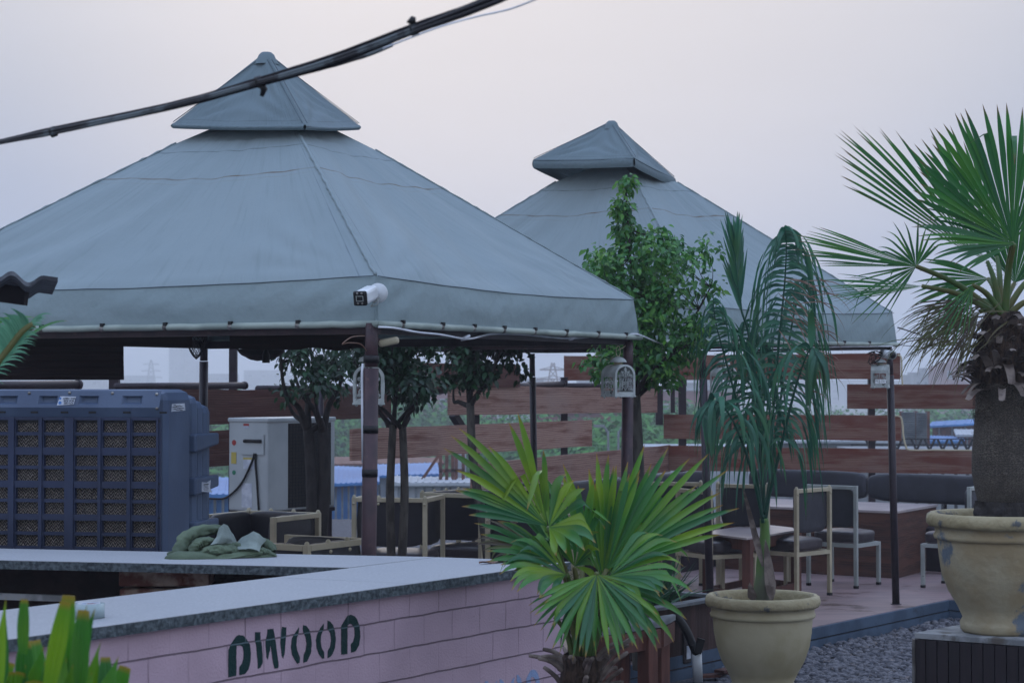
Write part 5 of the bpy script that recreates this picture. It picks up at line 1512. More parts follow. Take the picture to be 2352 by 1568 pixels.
# tape roll
tc_ = onz(204, 1418, WZ)
t = thing('tape_roll', 'roll of clear packing tape standing flat on the granite counter', 'tape', tc_)
rr = 36 / 4573 * tc_.y
mb = MB(); mb.lathe(tc_, [(rr * .72, .001), (rr, .001), (rr, .045), (rr * .72, .045), (rr * .72, .001)], 40); build('tape_winding', mb, M['tape'], t)
mb = MB(); mb.lathe(tc_, [(rr * .68, .001), (rr * .715, .001), (rr * .715, .047), (rr * .68, .047), (rr * .68, .001)], 40); co = build('card_core', mb, M['sticker'], t)
for k, m_ in enumerate(('redink', 'blueink', 'greenink')):
    mb = MB(); a0q = .9 + k * 1.15
    mb.grid(lambda u, v: tc_ + V((rr * .675 * cos(a0q + u), rr * .675 * sin(a0q + u), .008 + .034 * v)), 8, 1); build('printed_band', mb, M[m_], co)
# dry leaf
mb = MB()
def lf(u, v):
    x = -.0 + u; p = onz(1100 + 110 * u, 1296 - 12 * u, WZ) 
    wdt = .05 * sin(pi * min(1, u * .8 + .02)); return p + V((0, wdt * (v - .5) * 2, .006 + .02 * abs(v - .5) * u + .012 * noise.noise(V((u * 5, v * 3, 0)))))
mb.grid(lf, 24, 8); o = build('fallen_leaf', mb, M['dryleaf'], None, loc=onz(1150, 1292, WZ)); tag(o, 'dry brown palm leaf fallen on the granite at the counter end', 'leaf')

# ================================================================ planter by the kerb, pipe, socket
pz_ = .355
k1 = onpl(1628, 1372, ke1, kn); pf = V((k1.x, k1.y, 0))
def onk(px): 
    r = ray(px, 1400); return onpl(px, 1400, ke1 + kn * .02, kn)
pL = onk(1478); pR = onk(1668); pL.z = pR.z = 0
bk = V((-kn.x, -kn.y, 0)) * .62
t = thing('planter_box', 'brown laminate planter box with a grey rim at the deck edge behind the cream pot', 'planter', pL.lerp(pR, .5) + UP * GZ)
for a, b, nm in ((pL, pR, 'front_panel'), (pR, pR + bk, 'end_panel'), (pR + bk, pL + bk, 'back_panel'), (pL + bk, pL, 'end_panel')):
    d = (b - a).normalized(); n = V((d.y, -d.x, 0)); mb = MB(); l = (b - a).length
    z0 = -.095
    pts = [V((a.x, a.y, z0)), V((b.x, b.y, z0)), V((b.x, b.y, pz_ - .02)), V((a.x, a.y, pz_ - .02))]; q = [p - n * .02 for p in pts]
    uvq = [(0, 0), (0, l), (.45, l), (.45, 0)]
    mb.add(pts + q, [(0, 1, 2, 3), (7, 6, 5, 4), (0, 4, 5, 1), (1, 5, 6, 2), (3, 2, 6, 7), (0, 3, 7, 4)], False, [uvq] * 6); build(nm, mb, M['wallwood'], t)
mb = MB()
for a, b in ((pL, pR), (pL + bk, pR + bk)):
    mb.bar(V((a.x, a.y, pz_ - .01)) - kd * .02, V((b.x, b.y, pz_ - .01)) + kd * .02, .10, .02)
for a, b in ((pL, pL + bk), (pR, pR + bk)):
    mb.bar(V((a.x, a.y, pz_ - .01)) + bk.normalized() * .052, V((b.x, b.y, pz_ - .01)) - bk.normalized() * .052, .08, .0195)
build('rim', mb, M['conc'], t)
mb = MB(); mb.prism([V((p.x, p.y, .05)) for p in (pL - kn * .022, pR - kn * .022, pR + bk, pL + bk)], (0, 0, .24)); build('soil', mb, M['soil'], t)
# kerb base strip under the planter already runs on; pipe
y_ = pL.y
pp = [(1502, 1398), (1520, 1391), (1540, 1400), (1562, 1425), (1578, 1450), (1590, 1478), (1598, 1490)]
Yp = onk(1560).y - .10
t = thing('drain_pipe', 'white plastic pipe bandaged with black tape bending out of the planter', 'pipe', at(1600, 1560, Yp))
mb = MB(); mb.tube(smooth([at(x, y, Yp + .12 * (1 - i / 6)) for i, (x, y) in enumerate(pp)]), [.030] * 31, 12); build('taped_bend', mb, M['black'], t)
mb = MB(); mb.tube([at(1593, 1478, Yp), at(1603, 1500, Yp)], [.036, .040], 12); mb.box(at(1606, 1482, Yp - .02), (.05, .05, .10), Matrix.Rotation(.3, 3, 'Y')); build('tape_wrap', mb, M['black'], t)
mb = MB(); mb.tube([at(1600, 1492, Yp), V((at(1603, 1500, Yp).x, Yp, GZ))], .034, 14); build('pipe', mb, M['white'], t)
# socket
so = onk(1578); so = onpl(1576, 1485, ke1 + kn * .024, kn)
t = thing('wall_socket', 'grey outdoor socket with a pale switch on the planter front', 'socket', so)
KM = Matrix((kd, -kn, UP)).transposed()
mb = MB(); mb.box(so, (.10, .03, .22), KM); build('socket_box', mb, M['slat'], t, bevel=.008)
mb = MB(); mb.box(so + kn * .018 - UP * .035, (.05, .01, .09), KM); build('switch', mb, M['sticker'], t, bevel=.003)
# debris at the pot foot
mb = MB(); c = onz(1640, 1560, GZ)
for k in range(3): mb.box(c + V((.1 * k, .05 * k, .03 + .03 * k)), (.22, .08, .02), Matrix.Rotation(.4 + k * .5, 3, 'Z'))
o = build('wood_scrap', mb, M['redwood'], None, loc=c); tag(o, 'few broken wood scraps between the pipe and the cream pot', 'scraps')

# ================================================================ pots
def pot(label, c, R, H, body, rim, group, seed):
    t = thing('flower_pot', label, 'pot', c, group)
    k = R / .165
    prof = [(0, 0), (.086, 0), (.092, .006), (.094, .022), (.088, .034), (.100, .060), (.120, .095), (.134, .135), (.140, .172), (.143, .205), (.144, .216)]
    sx = R / .165; sz = H / .275
    mb = MB(); mb.lathe(c, [(r * sx, z * sz) for r, z in prof], 72, wob=.012); build('pot_body', mb, M[body], t)
    band = [(.144, .214), (.150, .216), (.152, .224), (.148, .230), (.149, .243), (.150, .246)]
    mb = MB(); mb.lathe(c, [(r * sx, z * sz) for r, z in band], 72, wob=.01); build('neck_band', mb, M[body], t)
    rimp = [(.150, .244), (.160, .245), (.165, .252), (.166, .262), (.163, .272), (.156, .277), (.147, .276), (.142, .268), (.138, .25), (.136, .22), (.134, .19)]
    mb = MB(); mb.lathe(c, [(r * sx, z * sz) for r, z in rimp], 96, wob=.03); build('rim', mb, M[rim], t)
    mb = MB(); mb.grid(lambda u, v: c + V((.137 * sx * v * cos(2 * pi * u), .137 * sx * v * sin(2 * pi * u), .245 * sz * (.92 + .03 * noise.noise(V((v * 4 * cos(2 * pi * u), v * 4 * sin(2 * pi * u), seed)))))), 40, 8); build('soil', mb, M['soil'], t)
    return t
pc = V((at(1752, 1500, 13.07).x, 13.07, GZ)); PH = zat(pc, 1366) - GZ
GP = 'large cream garden pots'
pot('large cream pot holding the feather palm, standing on the gravel', pc, 131 / 4573 * 13.07, PH, 'pot', 'potrim', GP, 1)
rc = V((at(2302, 1460, 10.5).x, 10.5, 0)); rc.z = zat(rc, 1450); RH = zat(rc, 1178) - rc.z
pot('peeling ochre pot of the tall fan palm, standing on the slatted plinth', rc, 167 / 4573 * 10.5, RH, 'potworn', 'potrim', GP, 2)
# plinth
pzt = rc.z
c0 = onz(2100, 1452, pzt)
d1 = (onz(2352, 1470, pzt) - c0); d1.z = 0; d1.normalize(); d2 = V((-d1.y, d1.x, 0))
d2a = (onz(2217, 1431, pzt) - c0); d2a.z = 0; d2a.normalize()
pp_ = [c0, c0 + d1 * 1.3, c0 + d1 * 1.3 + d2a * .95, c0 + d2a * .95]
t = thing('plinth', 'dark slatted box plinth with a pale board top under the peeling pot', 'plinth', sum(pp_, V()) / 4 + UP * (GZ - pzt))
mb = MB(); mb.prism(pp_, (0, 0, -.03)); build('top_board', mb, M['paletop'], t, bevel=.003)
cpp = sum(pp_, V()) / 4
mb = MB(); mb.prism([V((p.x, p.y, GZ)) * 1 + (V((cpp.x, cpp.y, 0)) - V((p.x, p.y, 0))) * .04 for p in pp_], (0, 0, pzt - .032 - GZ)); build('core', mb, M['black'], t)
mb = MB()
for (a, b) in ((pp_[0], pp_[1]), (pp_[3], pp_[0])):
    l = (b - a).length; d = (b - a).normalized(); n = V((d.y, -d.x, 0)); nn = int(l / .06)
    for i in range(nn):
        p = a + d * (l * (i + .5) / nn) - n * .006
        mb.box(V((p.x, p.y, (GZ + pzt - .034) / 2)), (l / nn - .006, .012, pzt - .034 - GZ), Matrix((d, -n, UP)).transposed())
build('slat', mb, M['slat'], t)
mb = MB(); mb.bar(V((c0.x, c0.y, GZ)) - V((.004, .004, 0)), V((c0.x, c0.y, pzt - .032)) - V((.004, .004, 0)), .014, .014, up=d1); build('corner_trim', mb, M['metal'], t)
# ================================================================ plants
def strip(mb, p0, d, n, L_, w, droop=.2, fold=.25, K=8, R=RND, prof=None, grav=2.0, u=None, v0=0.0, early=0.0, pleat=0):
    """one blade: p0 base, d direction, n face normal, droop = fall of the tip as a share of the length"""
    d = d.normalized(); s = d.cross(n).normalized(); n = s.cross(d)
    u = R.random() if u is None else u
    vs = []; uv = []; fs = []
    pos = V(p0); dirv = V(d); st = L_ / K
    for i in range(K + 1):
        t = i / K
        ww = w * (prof(t) if prof else (min(1, t * 4 + .25) * (1 - t ** 2.2) ** .8 + .01))
        if pleat: vs += [pos + s * (ww * (q_ / pleat - 1)) + n * (ww * (fold * abs(q_ / pleat - 1) + (.10 if q_ % 2 else 0))) for q_ in range(2 * pleat + 1)]
        else: vs += [pos - s * ww + n * (fold * ww), pos.copy(), pos + s * ww + n * (fold * ww)]
        dirv = (dirv + V((0, 0, -1)) * (droop * grav * max(t, early * (1 - .4 * t)) / K)).normalized()
        n = s.cross(dirv)
        pos = pos + dirv * st
    nc_ = 2 * pleat + 1 if pleat else 3
    for i in range(K):
        b = i * nc_
        for k in range(nc_ - 1):
            fs.append((b + k, b + k + 1, b + k + nc_ + 1, b + k + nc_))
            a, c = v0 + (1 - v0) * i / K, v0 + (1 - v0) * (i + 1) / K
            uv.append([(u, a), (u, a), (u, c), (u, c)])
    mb.add(vs, fs, not pleat, uv)

def fan(root, m, hub, d, nrm, R_, spread, n, droop=.3, fused=.45, seed=1, petiole=None, cup=.15, wmul=1.0, lenvar=.12, tipdroop=0, frac=1.0, name='frond', pr=.011, cupx=.0, snapf=.0):
    """fan leaf: accordion-folded blades joined near the hub, split and falling towards the tips"""
    R = random.Random(seed); mb = MB()
    d = V(d).normalized(); nrm = V(nrm); s = nrm.cross(d).normalized(); nrm = d.cross(s).normalized()
    dth = spread / (n - 1)
    r0 = fused
    for i in range(n):
        th = -spread / 2 + dth * i
        q = abs(th) / (spread / 2 + 1e-6)
        th += R.uniform(-.28, .28) * dth
        bd = (d * cos(th) + s * sin(th) + nrm * (cupx * abs(sin(th)) + R.uniform(-.05, .05))).normalized()
        snap = R.uniform(.5, .8) if R.random() < snapf else 2
        Lq = R_ * (1 - .22 * q ** 2) * (1 + R.uniform(-lenvar, lenvar * .5))
        if R.random() > frac: Lq *= R.uniform(.45, .75)
        u = R.random(); K = 11
        side = (s * cos(th) - d * sin(th))
        dr = droop * R.uniform(.6, 1.4); td = tipdroop * R.uniform(.2, 1.6)
        tw = R.uniform(-.5, .5); sidew = R.uniform(-.04, .04) * R_
        vs = []; uv = []; fs = []
        pos = V(hub); dirv = V(bd); st = Lq / K
        for k in range(K + 1):
            t = k / K; r = t * Lq
            half = min(r, r0 * R_) * dth / 2 * 1.03
            if t > r0: 
                x = (t - r0) / (1 - r0); half *= (1 - x ** 2.3) ** .9
                half = max(half, .0004)
            half *= (wmul if t > r0 else 1)
            sd_ = side if t < r0 else (side * cos(tw * (t - r0)) + nrm * sin(tw * (t - r0)))
            up_ = nrm * (half * .75)
            vs += [pos - sd_ * half + up_, pos.copy(), pos + sd_ * half + up_]
            g = dr * (t ** 1.6) * 2.2 / K + (td * 5 / K if t > .72 else 0) + (1.1 if snap < t < snap + 1.6 / K else 0)
            dirv = (dirv + V((0, 0, -1)) * g + nrm * (cup * (1 if t < r0 else -.6) / K) + side * (sidew / R_ * t * 3 / K)).normalized()
            pos = pos + dirv * st
        for k in range(K):
            b = k * 3
            for c_ in (0, 1):
                fs.append((b + c_, b + c_ + 1, b + c_ + 4, b + c_ + 3))
                uv.append([(u, k / K), (u, k / K), (u, (k + 1) / K), (u, (k + 1) / K)])
        mb.add(vs, fs, True, uv)
    o = build(name, mb, m, root)
    if petiole:
        mb = MB(); pts = smooth(petiole, 6); nn = len(pts)
        mb.tube(pts, [pr * (1.5 - .75 * i / (nn - 1)) for i in range(nn)], 7)
        for i in range(2, nn - 1):
            for sg in (-1, 1):
                a = pts[i] + V((sg * pr, 0, 0)); mb.tube([a, a + V((sg * .008, -.002, .006))], [.002, .0004], 3)
        build('petiole', mb, M['petiole'], o)
    return o
def ang(a, tilt=0.0):
    a = radians(a); return V((cos(a), tilt, sin(a)))

# ---- centre fan palm
YP = 7.2
base = at(1338, 1560, YP); gb = V((base.x, YP, GZ))
t = thing('fan_palm', 'low bright green fan palm with yellowing blades at the end of the pink wall', 'palm', gb)
mb = MB()
def tr(u, v):
    z = GZ + (at(1338, 1500, YP).z - GZ) * v; a = 2 * pi * u
    r = (.085 + .015 * noise.noise(V((cos(a) * 2, sin(a) * 2, v * 14))) + .012 * ((v * 16) % 1)) * (1 - .2 * v)
    return V((gb.x - .03 * (1 - v), YP, z)) + V((r * cos(a), r * sin(a), 0))
mb.grid(tr, 28, 60); build('trunk', mb, M['fibre'], t)
mb = MB(); R = random.Random(4)
for k in range(30):        # cut leaf bases
    a = R.uniform(0, 2 * pi); z = at(0, R.uniform(1505, 1600), YP).z
    p = V((gb.x + .06 * cos(a), YP + .06 * sin(a), z)); l = R.uniform(.06, .17)
    dd = V((cos(a) * .8, sin(a) * .8, R.uniform(.15, .8)))
    q = p + dd * l
    mb.tube(smooth([p, p + dd * l * .5 + UP * .012, q], 3), [.011, .011, .010, .009, .008, .008, .007][:7], 6)
build('leaf_base', mb, M['stub'], t)
mb = MB()
for k in range(26):
    a = R.uniform(0, 2 * pi); p = V((gb.x + .03 * cos(a), YP + .03 * sin(a), at(0, 1520, YP).z))
    dd = V((cos(a) * .25, sin(a) * .25 - .05, 1)); mb.tube(smooth([p, p + dd * .10, p + dd * R.uniform(.15, .3) + V((cos(a) * .03, 0, 0))], 4), [.014, .013, .012, .012, .011, .010, .009, .008, .007], 6)
build('young_stem', mb, M['petiole'], t)
px_ = lambda v: v / 4573 * YP
crown = at(1340, 1480, YP)
def cfan(hx, hy, dy, a, tilt, R_, spread, n, seed, nrm, droop=.3, mm='fan', **k):
    h = at(hx, hy, YP + dy)
    mid = (crown + h) / 2 + V((0, 0, .03))
    k.setdefault('cupx', .42); k.setdefault('fused', .58); k.setdefault('snapf', .14)
    return fan(t, M[mm], h, ang(a, tilt), nrm, px_(R_), radians(spread), n, droop=droop, seed=seed, lenvar=.2, petiole=[crown + V((0, dy * .3, 0)), mid, h - ang(a, tilt).normalized() * .004], **k)
cfan(1385, 1330, .22, 82, .15, 300, 74, 14, 21, (0, -1, .25), .12, tipdroop=.0)         # tall back fan
cfan(1395, 1305, .12, 42, .05, 335, 62, 14, 22, (-.1, -1, .35), .22)                    # right fan
cfan(1378, 1322, .25, 62, .1, 325, 60, 12, 27, (0, -1, .25), .15)
cfan(1257, 1207, -.10, 133, -.05, 278, 76, 14, 23, (.1, -1, .2), .10, tipdroop=.1)     # big left-up fan
cfan(1261, 1210, -.12, 20, -.25, 150, 150, 11, 33, (0, -.8, .6), .75, tipdroop=.5)
cfan(1290, 1290, -.02, 158, -.05, 215, 75, 12, 24, (.1, -.8, .6), .35)                  # left low
cfan(1300, 1318, -.12, 172, -.25, 170, 120, 12, 25, (.1, -.7, .9), 1.0, tipdroop=.7)    # drooping lower left
cfan(1371, 1318, -.22, -88, -.3, 200, 140, 20, 26, (0, -1, .15), .22, fused=.52)       # fan facing the camera, hanging
cfan(1400, 1322, -.08, 5, -.1, 190, 100, 12, 28, (0, -.75, .8), .75, tipdroop=.4)       # right, drooping
cfan(1385, 1335, .05, -38, -.05, 215, 70, 10, 29, (0, -.9, .5), .6, tipdroop=.3)
cfan(1335, 1270, .15, 112, .1, 190, 90, 11, 30, (0, -1, .3), .25)
cfan(1230, 1260, .18, 170, .2, 140, 70, 12, 31, (.1, -.8, .6), .5, mm='fandry')
cfan(1320, 1300, -.05, 68, -.35, 130, 120, 9, 32, (0, -.8, .8), .9, tipdroop=.6)
cfan(1345, 1330, -.15, -120, -.3, 190, 80, 11, 34, (.2, -1, .3), .35, fused=.35)

# ---- tall palm in the peeling pot
YR = 10.5
t = thing('fan_palm', 'tall fan palm with burlap wrapped trunk growing from the peeling pot', 'palm', rc + UP * .2)
zs_ = [(1205, 58), (1180, 55), (1150, 50), (1128, 56), (1090, 62), (1030, 63), (980, 60), (930, 56), (880, 60), (840, 58), (790, 50), (740, 40), (715, 26)]
def trunk(seg, m, nm, hairy=0.0, seed=0):
    mb = MB(); P = [(at(2302 + (4 if y < 900 else 0), y, YR), (w + 5) / 4573 * YR) for y, w in seg]
    nv = 26 * (len(P) - 1)
    def f(u, v):
        x = v * (len(P) - 1); i = min(int(x), len(P) - 2); a = x - i
        c = P[i][0].lerp(P[i + 1][0], a); r = P[i][1] * (1 - a) + P[i + 1][1] * a
        th = 2 * pi * u
        r *= 1 + .05 * noise.noise(V((cos(th) * 1.5, sin(th) * 1.5, c.z * 5 + seed))) + hairy * abs(noise.noise(V((cos(th) * 6, sin(th) * 6, c.z * 14))))
        return V((c.x, c.y, c.z)) + V((r * cos(th), r * sin(th), 0))
    mb.grid(f, 48, nv); return build(nm, mb, m, t)
def burlap():
    m = bpy.data.materials.new('burlap_wrap'); m.use_nodes = True
    tt = m.node_tree; nd = tt.nodes; lk = tt.links.new; p = nd['Principled BSDF']; p.inputs['Roughness'].default_value = .95
    tc = nd.new('ShaderNodeTexCoord'); hs = []
    for sc_, dirn in (((1, 1, 1), 'X'), ((1, 1, 1), 'Y')):
        w = nd.new('ShaderNodeTexWave'); w.bands_direction = dirn; w.inputs['Scale'].default_value = 14 if dirn == 'X' else 30; w.inputs['Distortion'].default_value = 9; w.inputs['Detail'].default_value = 3; w.inputs['Detail Scale'].default_value = 3
        lk(tc.outputs['UV'], w.inputs[0]); hs.append(w.outputs[1])
    a = nd.new('ShaderNodeMath'); a.operation = 'ADD'; lk(hs[0], a.inputs[0]); lk(hs[1], a.inputs[1])
    n = nd.new('ShaderNodeTexNoise'); n.inputs['Scale'].default_value = 12; n.inputs['Detail'].default_value = 8; lk(tc.outputs['Object'], n.inputs[0])
    a2 = nd.new('ShaderNodeMath'); a2.operation = 'MULTIPLY'; lk(hs[1], a.inputs[0]); a.operation = 'MULTIPLY_ADD'; a.inputs[1].default_value = 1.3; hx = nd.new('ShaderNodeMath'); hx.operation = 'MULTIPLY'; hx.inputs[1].default_value = .35; lk(hs[0], hx.inputs[0]); lk(hx.outputs[0], a.inputs[2]); lk(a.outputs[0], a2.inputs[0]); lk(n.outputs[0], a2.inputs[1])
    rp = nd.new('ShaderNodeValToRGB'); r = rp.color_ramp; r.elements[0].position = .12; r.elements[0].color = C('#39332f'); r.elements[1].position = .85; r.elements[1].color = C('#8f8576')
    lk(a2.outputs[0], rp.inputs[0]); lk(rp.outputs[0], p.inputs['Base Color'])
    bp = nd.new('ShaderNodeBump'); bp.inputs['Strength'].default_value = .9; bp.inputs['Distance'].default_value = .012; lk(a2.outputs[0], bp.inputs['Height']); lk(bp.outputs[0], p.inputs['Normal'])
    return m
trunk(zs_[2:9], burlap(), 'burlap_wrap')
trunk(zs_[:3], M['barkd'], 'trunk_foot', .3)
trunk(zs_[8:], M['fibre'], 'fibrous_crown', .35, 3)
R = random.Random(8); mb = MB(); mb2 = MB()
for k in range(90):     # old leaf bases, curled and toothed
    a = R.uniform(0, 2 * pi); y = R.uniform(735, 905); z = at(0, y, YR).z; rr = (58 - max(0, (800 - y)) * .25) / 4573 * YR
    p = V((at(2303, y, YR).x + rr * cos(a), YR + rr * sin(a), z)); out_ = V((cos(a), sin(a), 0))
    l = R.uniform(.08, .27)
    strip(mb, p - out_ * .02, out_ * .8 + UP * R.uniform(-.3, .9), UP * .3 + out_, l, R.uniform(.014, .032), droop=R.uniform(.7, 1.8), fold=.4, K=7, R=R, prof=lambda t_: 1.0 - .35 * t_)
build('old_leaf_base', mb, M['stub'], t)
for k in range(420):    # hairy fibres
    a = R.uniform(0, 2 * pi); y = R.uniform(750, 960); z = at(0, y, YR).z; rr = 56 / 4573 * YR
    p = V((at(2300, y, YR).x + rr * cos(a), YR + rr * sin(a), z)); out_ = V((cos(a), sin(a), 0)); tg = V((-sin(a), cos(a), 0))
    l = R.uniform(.03, .11); mb2.tube([p, p + out_ * .015 + tg * l * .5 * R.choice((-1, 1)) - UP * l * .2, p + out_ * R.uniform(0, .02) + tg * l * R.choice((-1, 1)) * .8 - UP * l * .8], [.0014, .0012, .0006], 3)
build('fibre', mb2, M['fibre'], t)
# hanging dead shreds left of the crown
mb = MB()
for k in range(120):
    a = at(2215 + R.uniform(-80, 110), 735 + R.uniform(-60, 60), YR + R.uniform(-.15, .3)); l = R.uniform(.14, .42)
    strip(mb, a, V((R.uniform(-1.1, -.1), R.uniform(-.3, .3), R.uniform(-.9, .1))), V((0, -1, .2)), l, R.uniform(.0015, .005), droop=R.uniform(.5, 1.4), K=6, R=R)
build('dead_blade', mb, M['fandry'], t)
crn = at(2303, 735, YR); px_ = lambda v: v / 4573 * YR
def rfan(hx, hy, dy, a, tilt, R_, spread, n, seed, nrm, droop=.1, mm='fan2', **k):
    h = at(hx, hy, YR + dy); mid = (crn + h) / 2 + V((0, 0, .04))
    return fan(t, M[mm], h, ang(a, tilt), nrm, px_(R_), radians(spread), n, droop=droop, seed=seed, petiole=[crn + V((0, dy * .3, 0)), mid, h], pr=.014, cupx=.15, snapf=.04, **k)
rfan(2325, 556, -.15, 102, -.05, 325, 108, 29, 41, (0, -1, .1), .03, fused=.62, lenvar=.06, tipdroop=.03)
rfan(2330, 560, -.17, 178, -.25, 250, 62, 16, 42, (0, -.8, .5), .18, fused=.5, tipdroop=.08)
rfan(2268, 600, .10, 142, -.02, 452, 30, 24, 43, (.35, -1, .2), .03, fused=.66, lenvar=.05)
rfan(2290, 590, .25, 118, .05, 345, 42, 15, 44, (.2, -1, .1), .04, fused=.62)
rfan(2104, 611, -.05, 171, -.05, 288, 26, 20, 45, (.1, -.9, .5), .06, fused=.62, lenvar=.07)
rfan(2104, 612, .03, 118, .1, 120, 150, 14, 46, (0, -1, .4), .25, fused=.25, tipdroop=.35)
rfan(2104, 612, -.03, 214, -.1, 205, 50, 9, 47, (0, -.9, .5), .12, fused=.2)
rfan(2118, 657, -.12, 184, -.05, 240, 26, 18, 48, (.1, -.8, .7), .06, fused=.55, lenvar=.1)
rfan(2240, 690, .1, 205, -.1, 210, 50, 14, 49, (.1, -.8, .6), .5, fused=.3, mm='fandry', tipdroop=.3)
rfan(2250, 715, -.05, 222, -.1, 215, 60, 16, 50, (.1, -.8, .6), .55, fused=.25, mm='fandry', tipdroop=.4)
rfan(2390, 620, .1, 40, .1, 330, 100, 22, 51, (0, -1, .3), .12)
rfan(2400, 690, -.1, -10, -.1, 300, 90, 20, 52, (0, -.8, .6), .3)
rfan(2330, 650, .35, 75, .3, 260, 110, 22, 53, (0, -1, .3), .1)
rfan(2270, 640, .2, 190, .2, 190, 80, 14, 54, (0, -.8, .6), .35)
rfan(2235, 655, -.2, 238, -.25, 170, 40, 8, 55, (0, -.9, .5), .4, fused=.2)

# ---- feather palm in the cream pot
YF = 13.0
stem0 = V((pc.x, pc.y, pc.z + PH * .88))
t = thing('feather_palm', 'young feather palm with drooping dark green fronds in the cream pot', 'palm', stem0)
ft = lambda x, y, d=0: at(x, y, YF + d)
mb = MB(); mb.tube(smooth([stem0, ft(1754, 1330), ft(1752, 1290), ft(1757, 1240), ft(1755, 1190)]), [.066, .068, .068, .066, .062, .056, .052, .048, .046, .044, .042, .040, .038, .037, .036, .034, .033, .031, .03, .029, .028], 14)
build('sheath_stem', mb, M['sheath'], t)
mb = MB(); strip(mb, ft(1772, 1378, -.07), V((-.1, 0, 1)), V((.3, -1, 0)), .40, .04, droop=.0, K=8); strip(mb, ft(1752, 1300, -.07), V((-.25, 0, 1)), V((0, -1, 0)), .55, .022, droop=.0, K=8); strip(mb, ft(1730, 1378, -.05), V((-.2, 0, 1)), V((-.3, -1, 0)), .12, .03, droop=.0, K=5)
build('dry_sheath', mb, M['stub'], t)
def feather(pts, n, lmin, lmax, w, droop, spread=.9, seed=1, fwd=.55, m='pinn', r=.011, t0=.12, one=0, nm='frond'):
    R = random.Random(seed); mb = MB(); P = smooth([ft(*p) for p in pts], 10); N_ = len(P)
    mb.tube(P, [r * (1.2 - 1.0 * i / N_) for i in range(N_)], 6)
    for k in range(n):
        f_ = t0 + (1 - t0) * k / (n - 1); x = f_ * (N_ - 1); i = min(int(x), N_ - 2); p = P[i].lerp(P[i + 1], x - i)
        tg = (P[i + 1] - P[i]).normalized(); sd0 = tg.cross(V((0, -1, 0))).normalized()
        L_ = (lmin + (lmax - lmin) * sin(pi * min(1, f_ * 1.05)) ** .6) * R.uniform(.8, 1.12)
        for sg in (-1, 1):
            if one and sg != one and R.random() < .7: continue
            if R.random() < .05: continue
            d = sd0 * sg * spread + tg * fwd + V((R.uniform(-.12, .12), R.uniform(-.5, .3), R.uniform(-.1, .15)))
            strip(mb, p, d, V((0, -1, .4)), L_, w * R.uniform(.8, 1.15), droop=droop * R.uniform(.75, 1.25), fold=.35, K=11, R=R, early=1.0)
    return build(nm, mb, M[m], t)
feather([(1757, 1200, 0), (1768, 1120, 0), (1775, 960, .05), (1790, 780, .0), (1803, 640, -.05), (1806, 560, -.1), (1802, 525, -.15)], 50, .26, .76, .025, 2.9, .62, 61, .4, t0=.3)
feather([(1757, 1180, .1), (1775, 1050, .2), (1798, 880, .3), (1820, 740, .35), (1838, 660, .3), (1852, 640, .2)], 24, .22, .64, .023, 3.0, .55, 62, .4, t0=.4)
feather([(1752, 1200, -.05), (1735, 1080, -.1), (1700, 950, -.15), (1665, 820, -.2), (1645, 745, -.25), (1638, 690, -.3)], 34, .2, .62, .023, 3.0, .6, 63, .4, t0=.3)
feather([(1754, 1190, .05), (1742, 1000, .1), (1728, 820, .1), (1712, 740, .1)], 16, .22, .52, .021, 2.9, .5, 64, .4, t0=.4)
feather([(1755, 1200, .0), (1748, 980, -.05), (1722, 780, -.05), (1700, 700, -.05), (1690, 600, -.05), (1686, 560, -.05)], 16, .16, .38, .012, .05, .16, 65, 1.0, t0=.55)
feather([(1756, 1180, -.1), (1790, 1040, -.2), (1830, 880, -.3), (1862, 800, -.35), (1880, 830, -.4)], 22, .2, .52, .022, 3.0, .6, 66, .35, t0=.3)
feather([(1752, 1190, -.1), (1720, 1060, -.25), (1680, 960, -.35), (1640, 920, -.4), (1612, 960, -.45)], 20, .18, .46, .021, 3.0, .6, 67, .35, t0=.35)
mb = MB(); R = random.Random(5)
for k in range(34):
    a = ft(1815 + R.uniform(-30, 60), 640 + R.uniform(-10, 260), -.2); strip(mb, a, V((R.uniform(.2, 1), R.uniform(-.3, .3), R.uniform(-.7, .3))), V((0, -1, .2)), R.uniform(.2, .45), .004, droop=1.8, K=7, R=R)
build('dry_leaflet', mb, M['dryleaf'], t)

# ---- frond at the left edge
YL = 5.5
root_l = V((-2.05, 5.9, GZ))
t = thing('areca_palm', 'pale feather palm frond reaching in from the left edge', 'palm', root_l)
mb = MB(); mb.tube(smooth([root_l, V((-1.98, 5.8, .8)), V((-1.9, 5.7, 1.4)), at(-120, 940, YL + .1), at(-40, 870, YL), at(10, 815, YL), at(50, 765, YL), at(78, 745, YL)]), .012, 6); build('rachis', mb, M['petiole'], t)
mb = MB(); R = random.Random(2)
Pq = smooth([at(-120, 940, YL), at(-40, 870, YL), at(10, 815, YL), at(40, 772, YL), at(66, 748, YL)], 8)
for k in range(30):
    f_ = k / 29; x = f_ * (len(Pq) - 1); i = min(int(x), len(Pq) - 2); p = Pq[i].lerp(Pq[i + 1], x - i)
    L_ = px_v = (100 - 38 * f_) / 4573 * YL
    strip(mb, p, V((1, -.2, .75)) + UP * .3 * f_, V((0, -1, .7)), L_ * R.uniform(.85, 1.15), .0048, droop=1.5, fold=.3, K=8, R=R)
    strip(mb, p, V((-.4, -.2, 1)), V((0, -1, .2)), L_ * R.uniform(.7, 1), .006, droop=1.4, fold=.3, K=8, R=R)
build('frond', mb, M['areca'], t)
mb = MB()
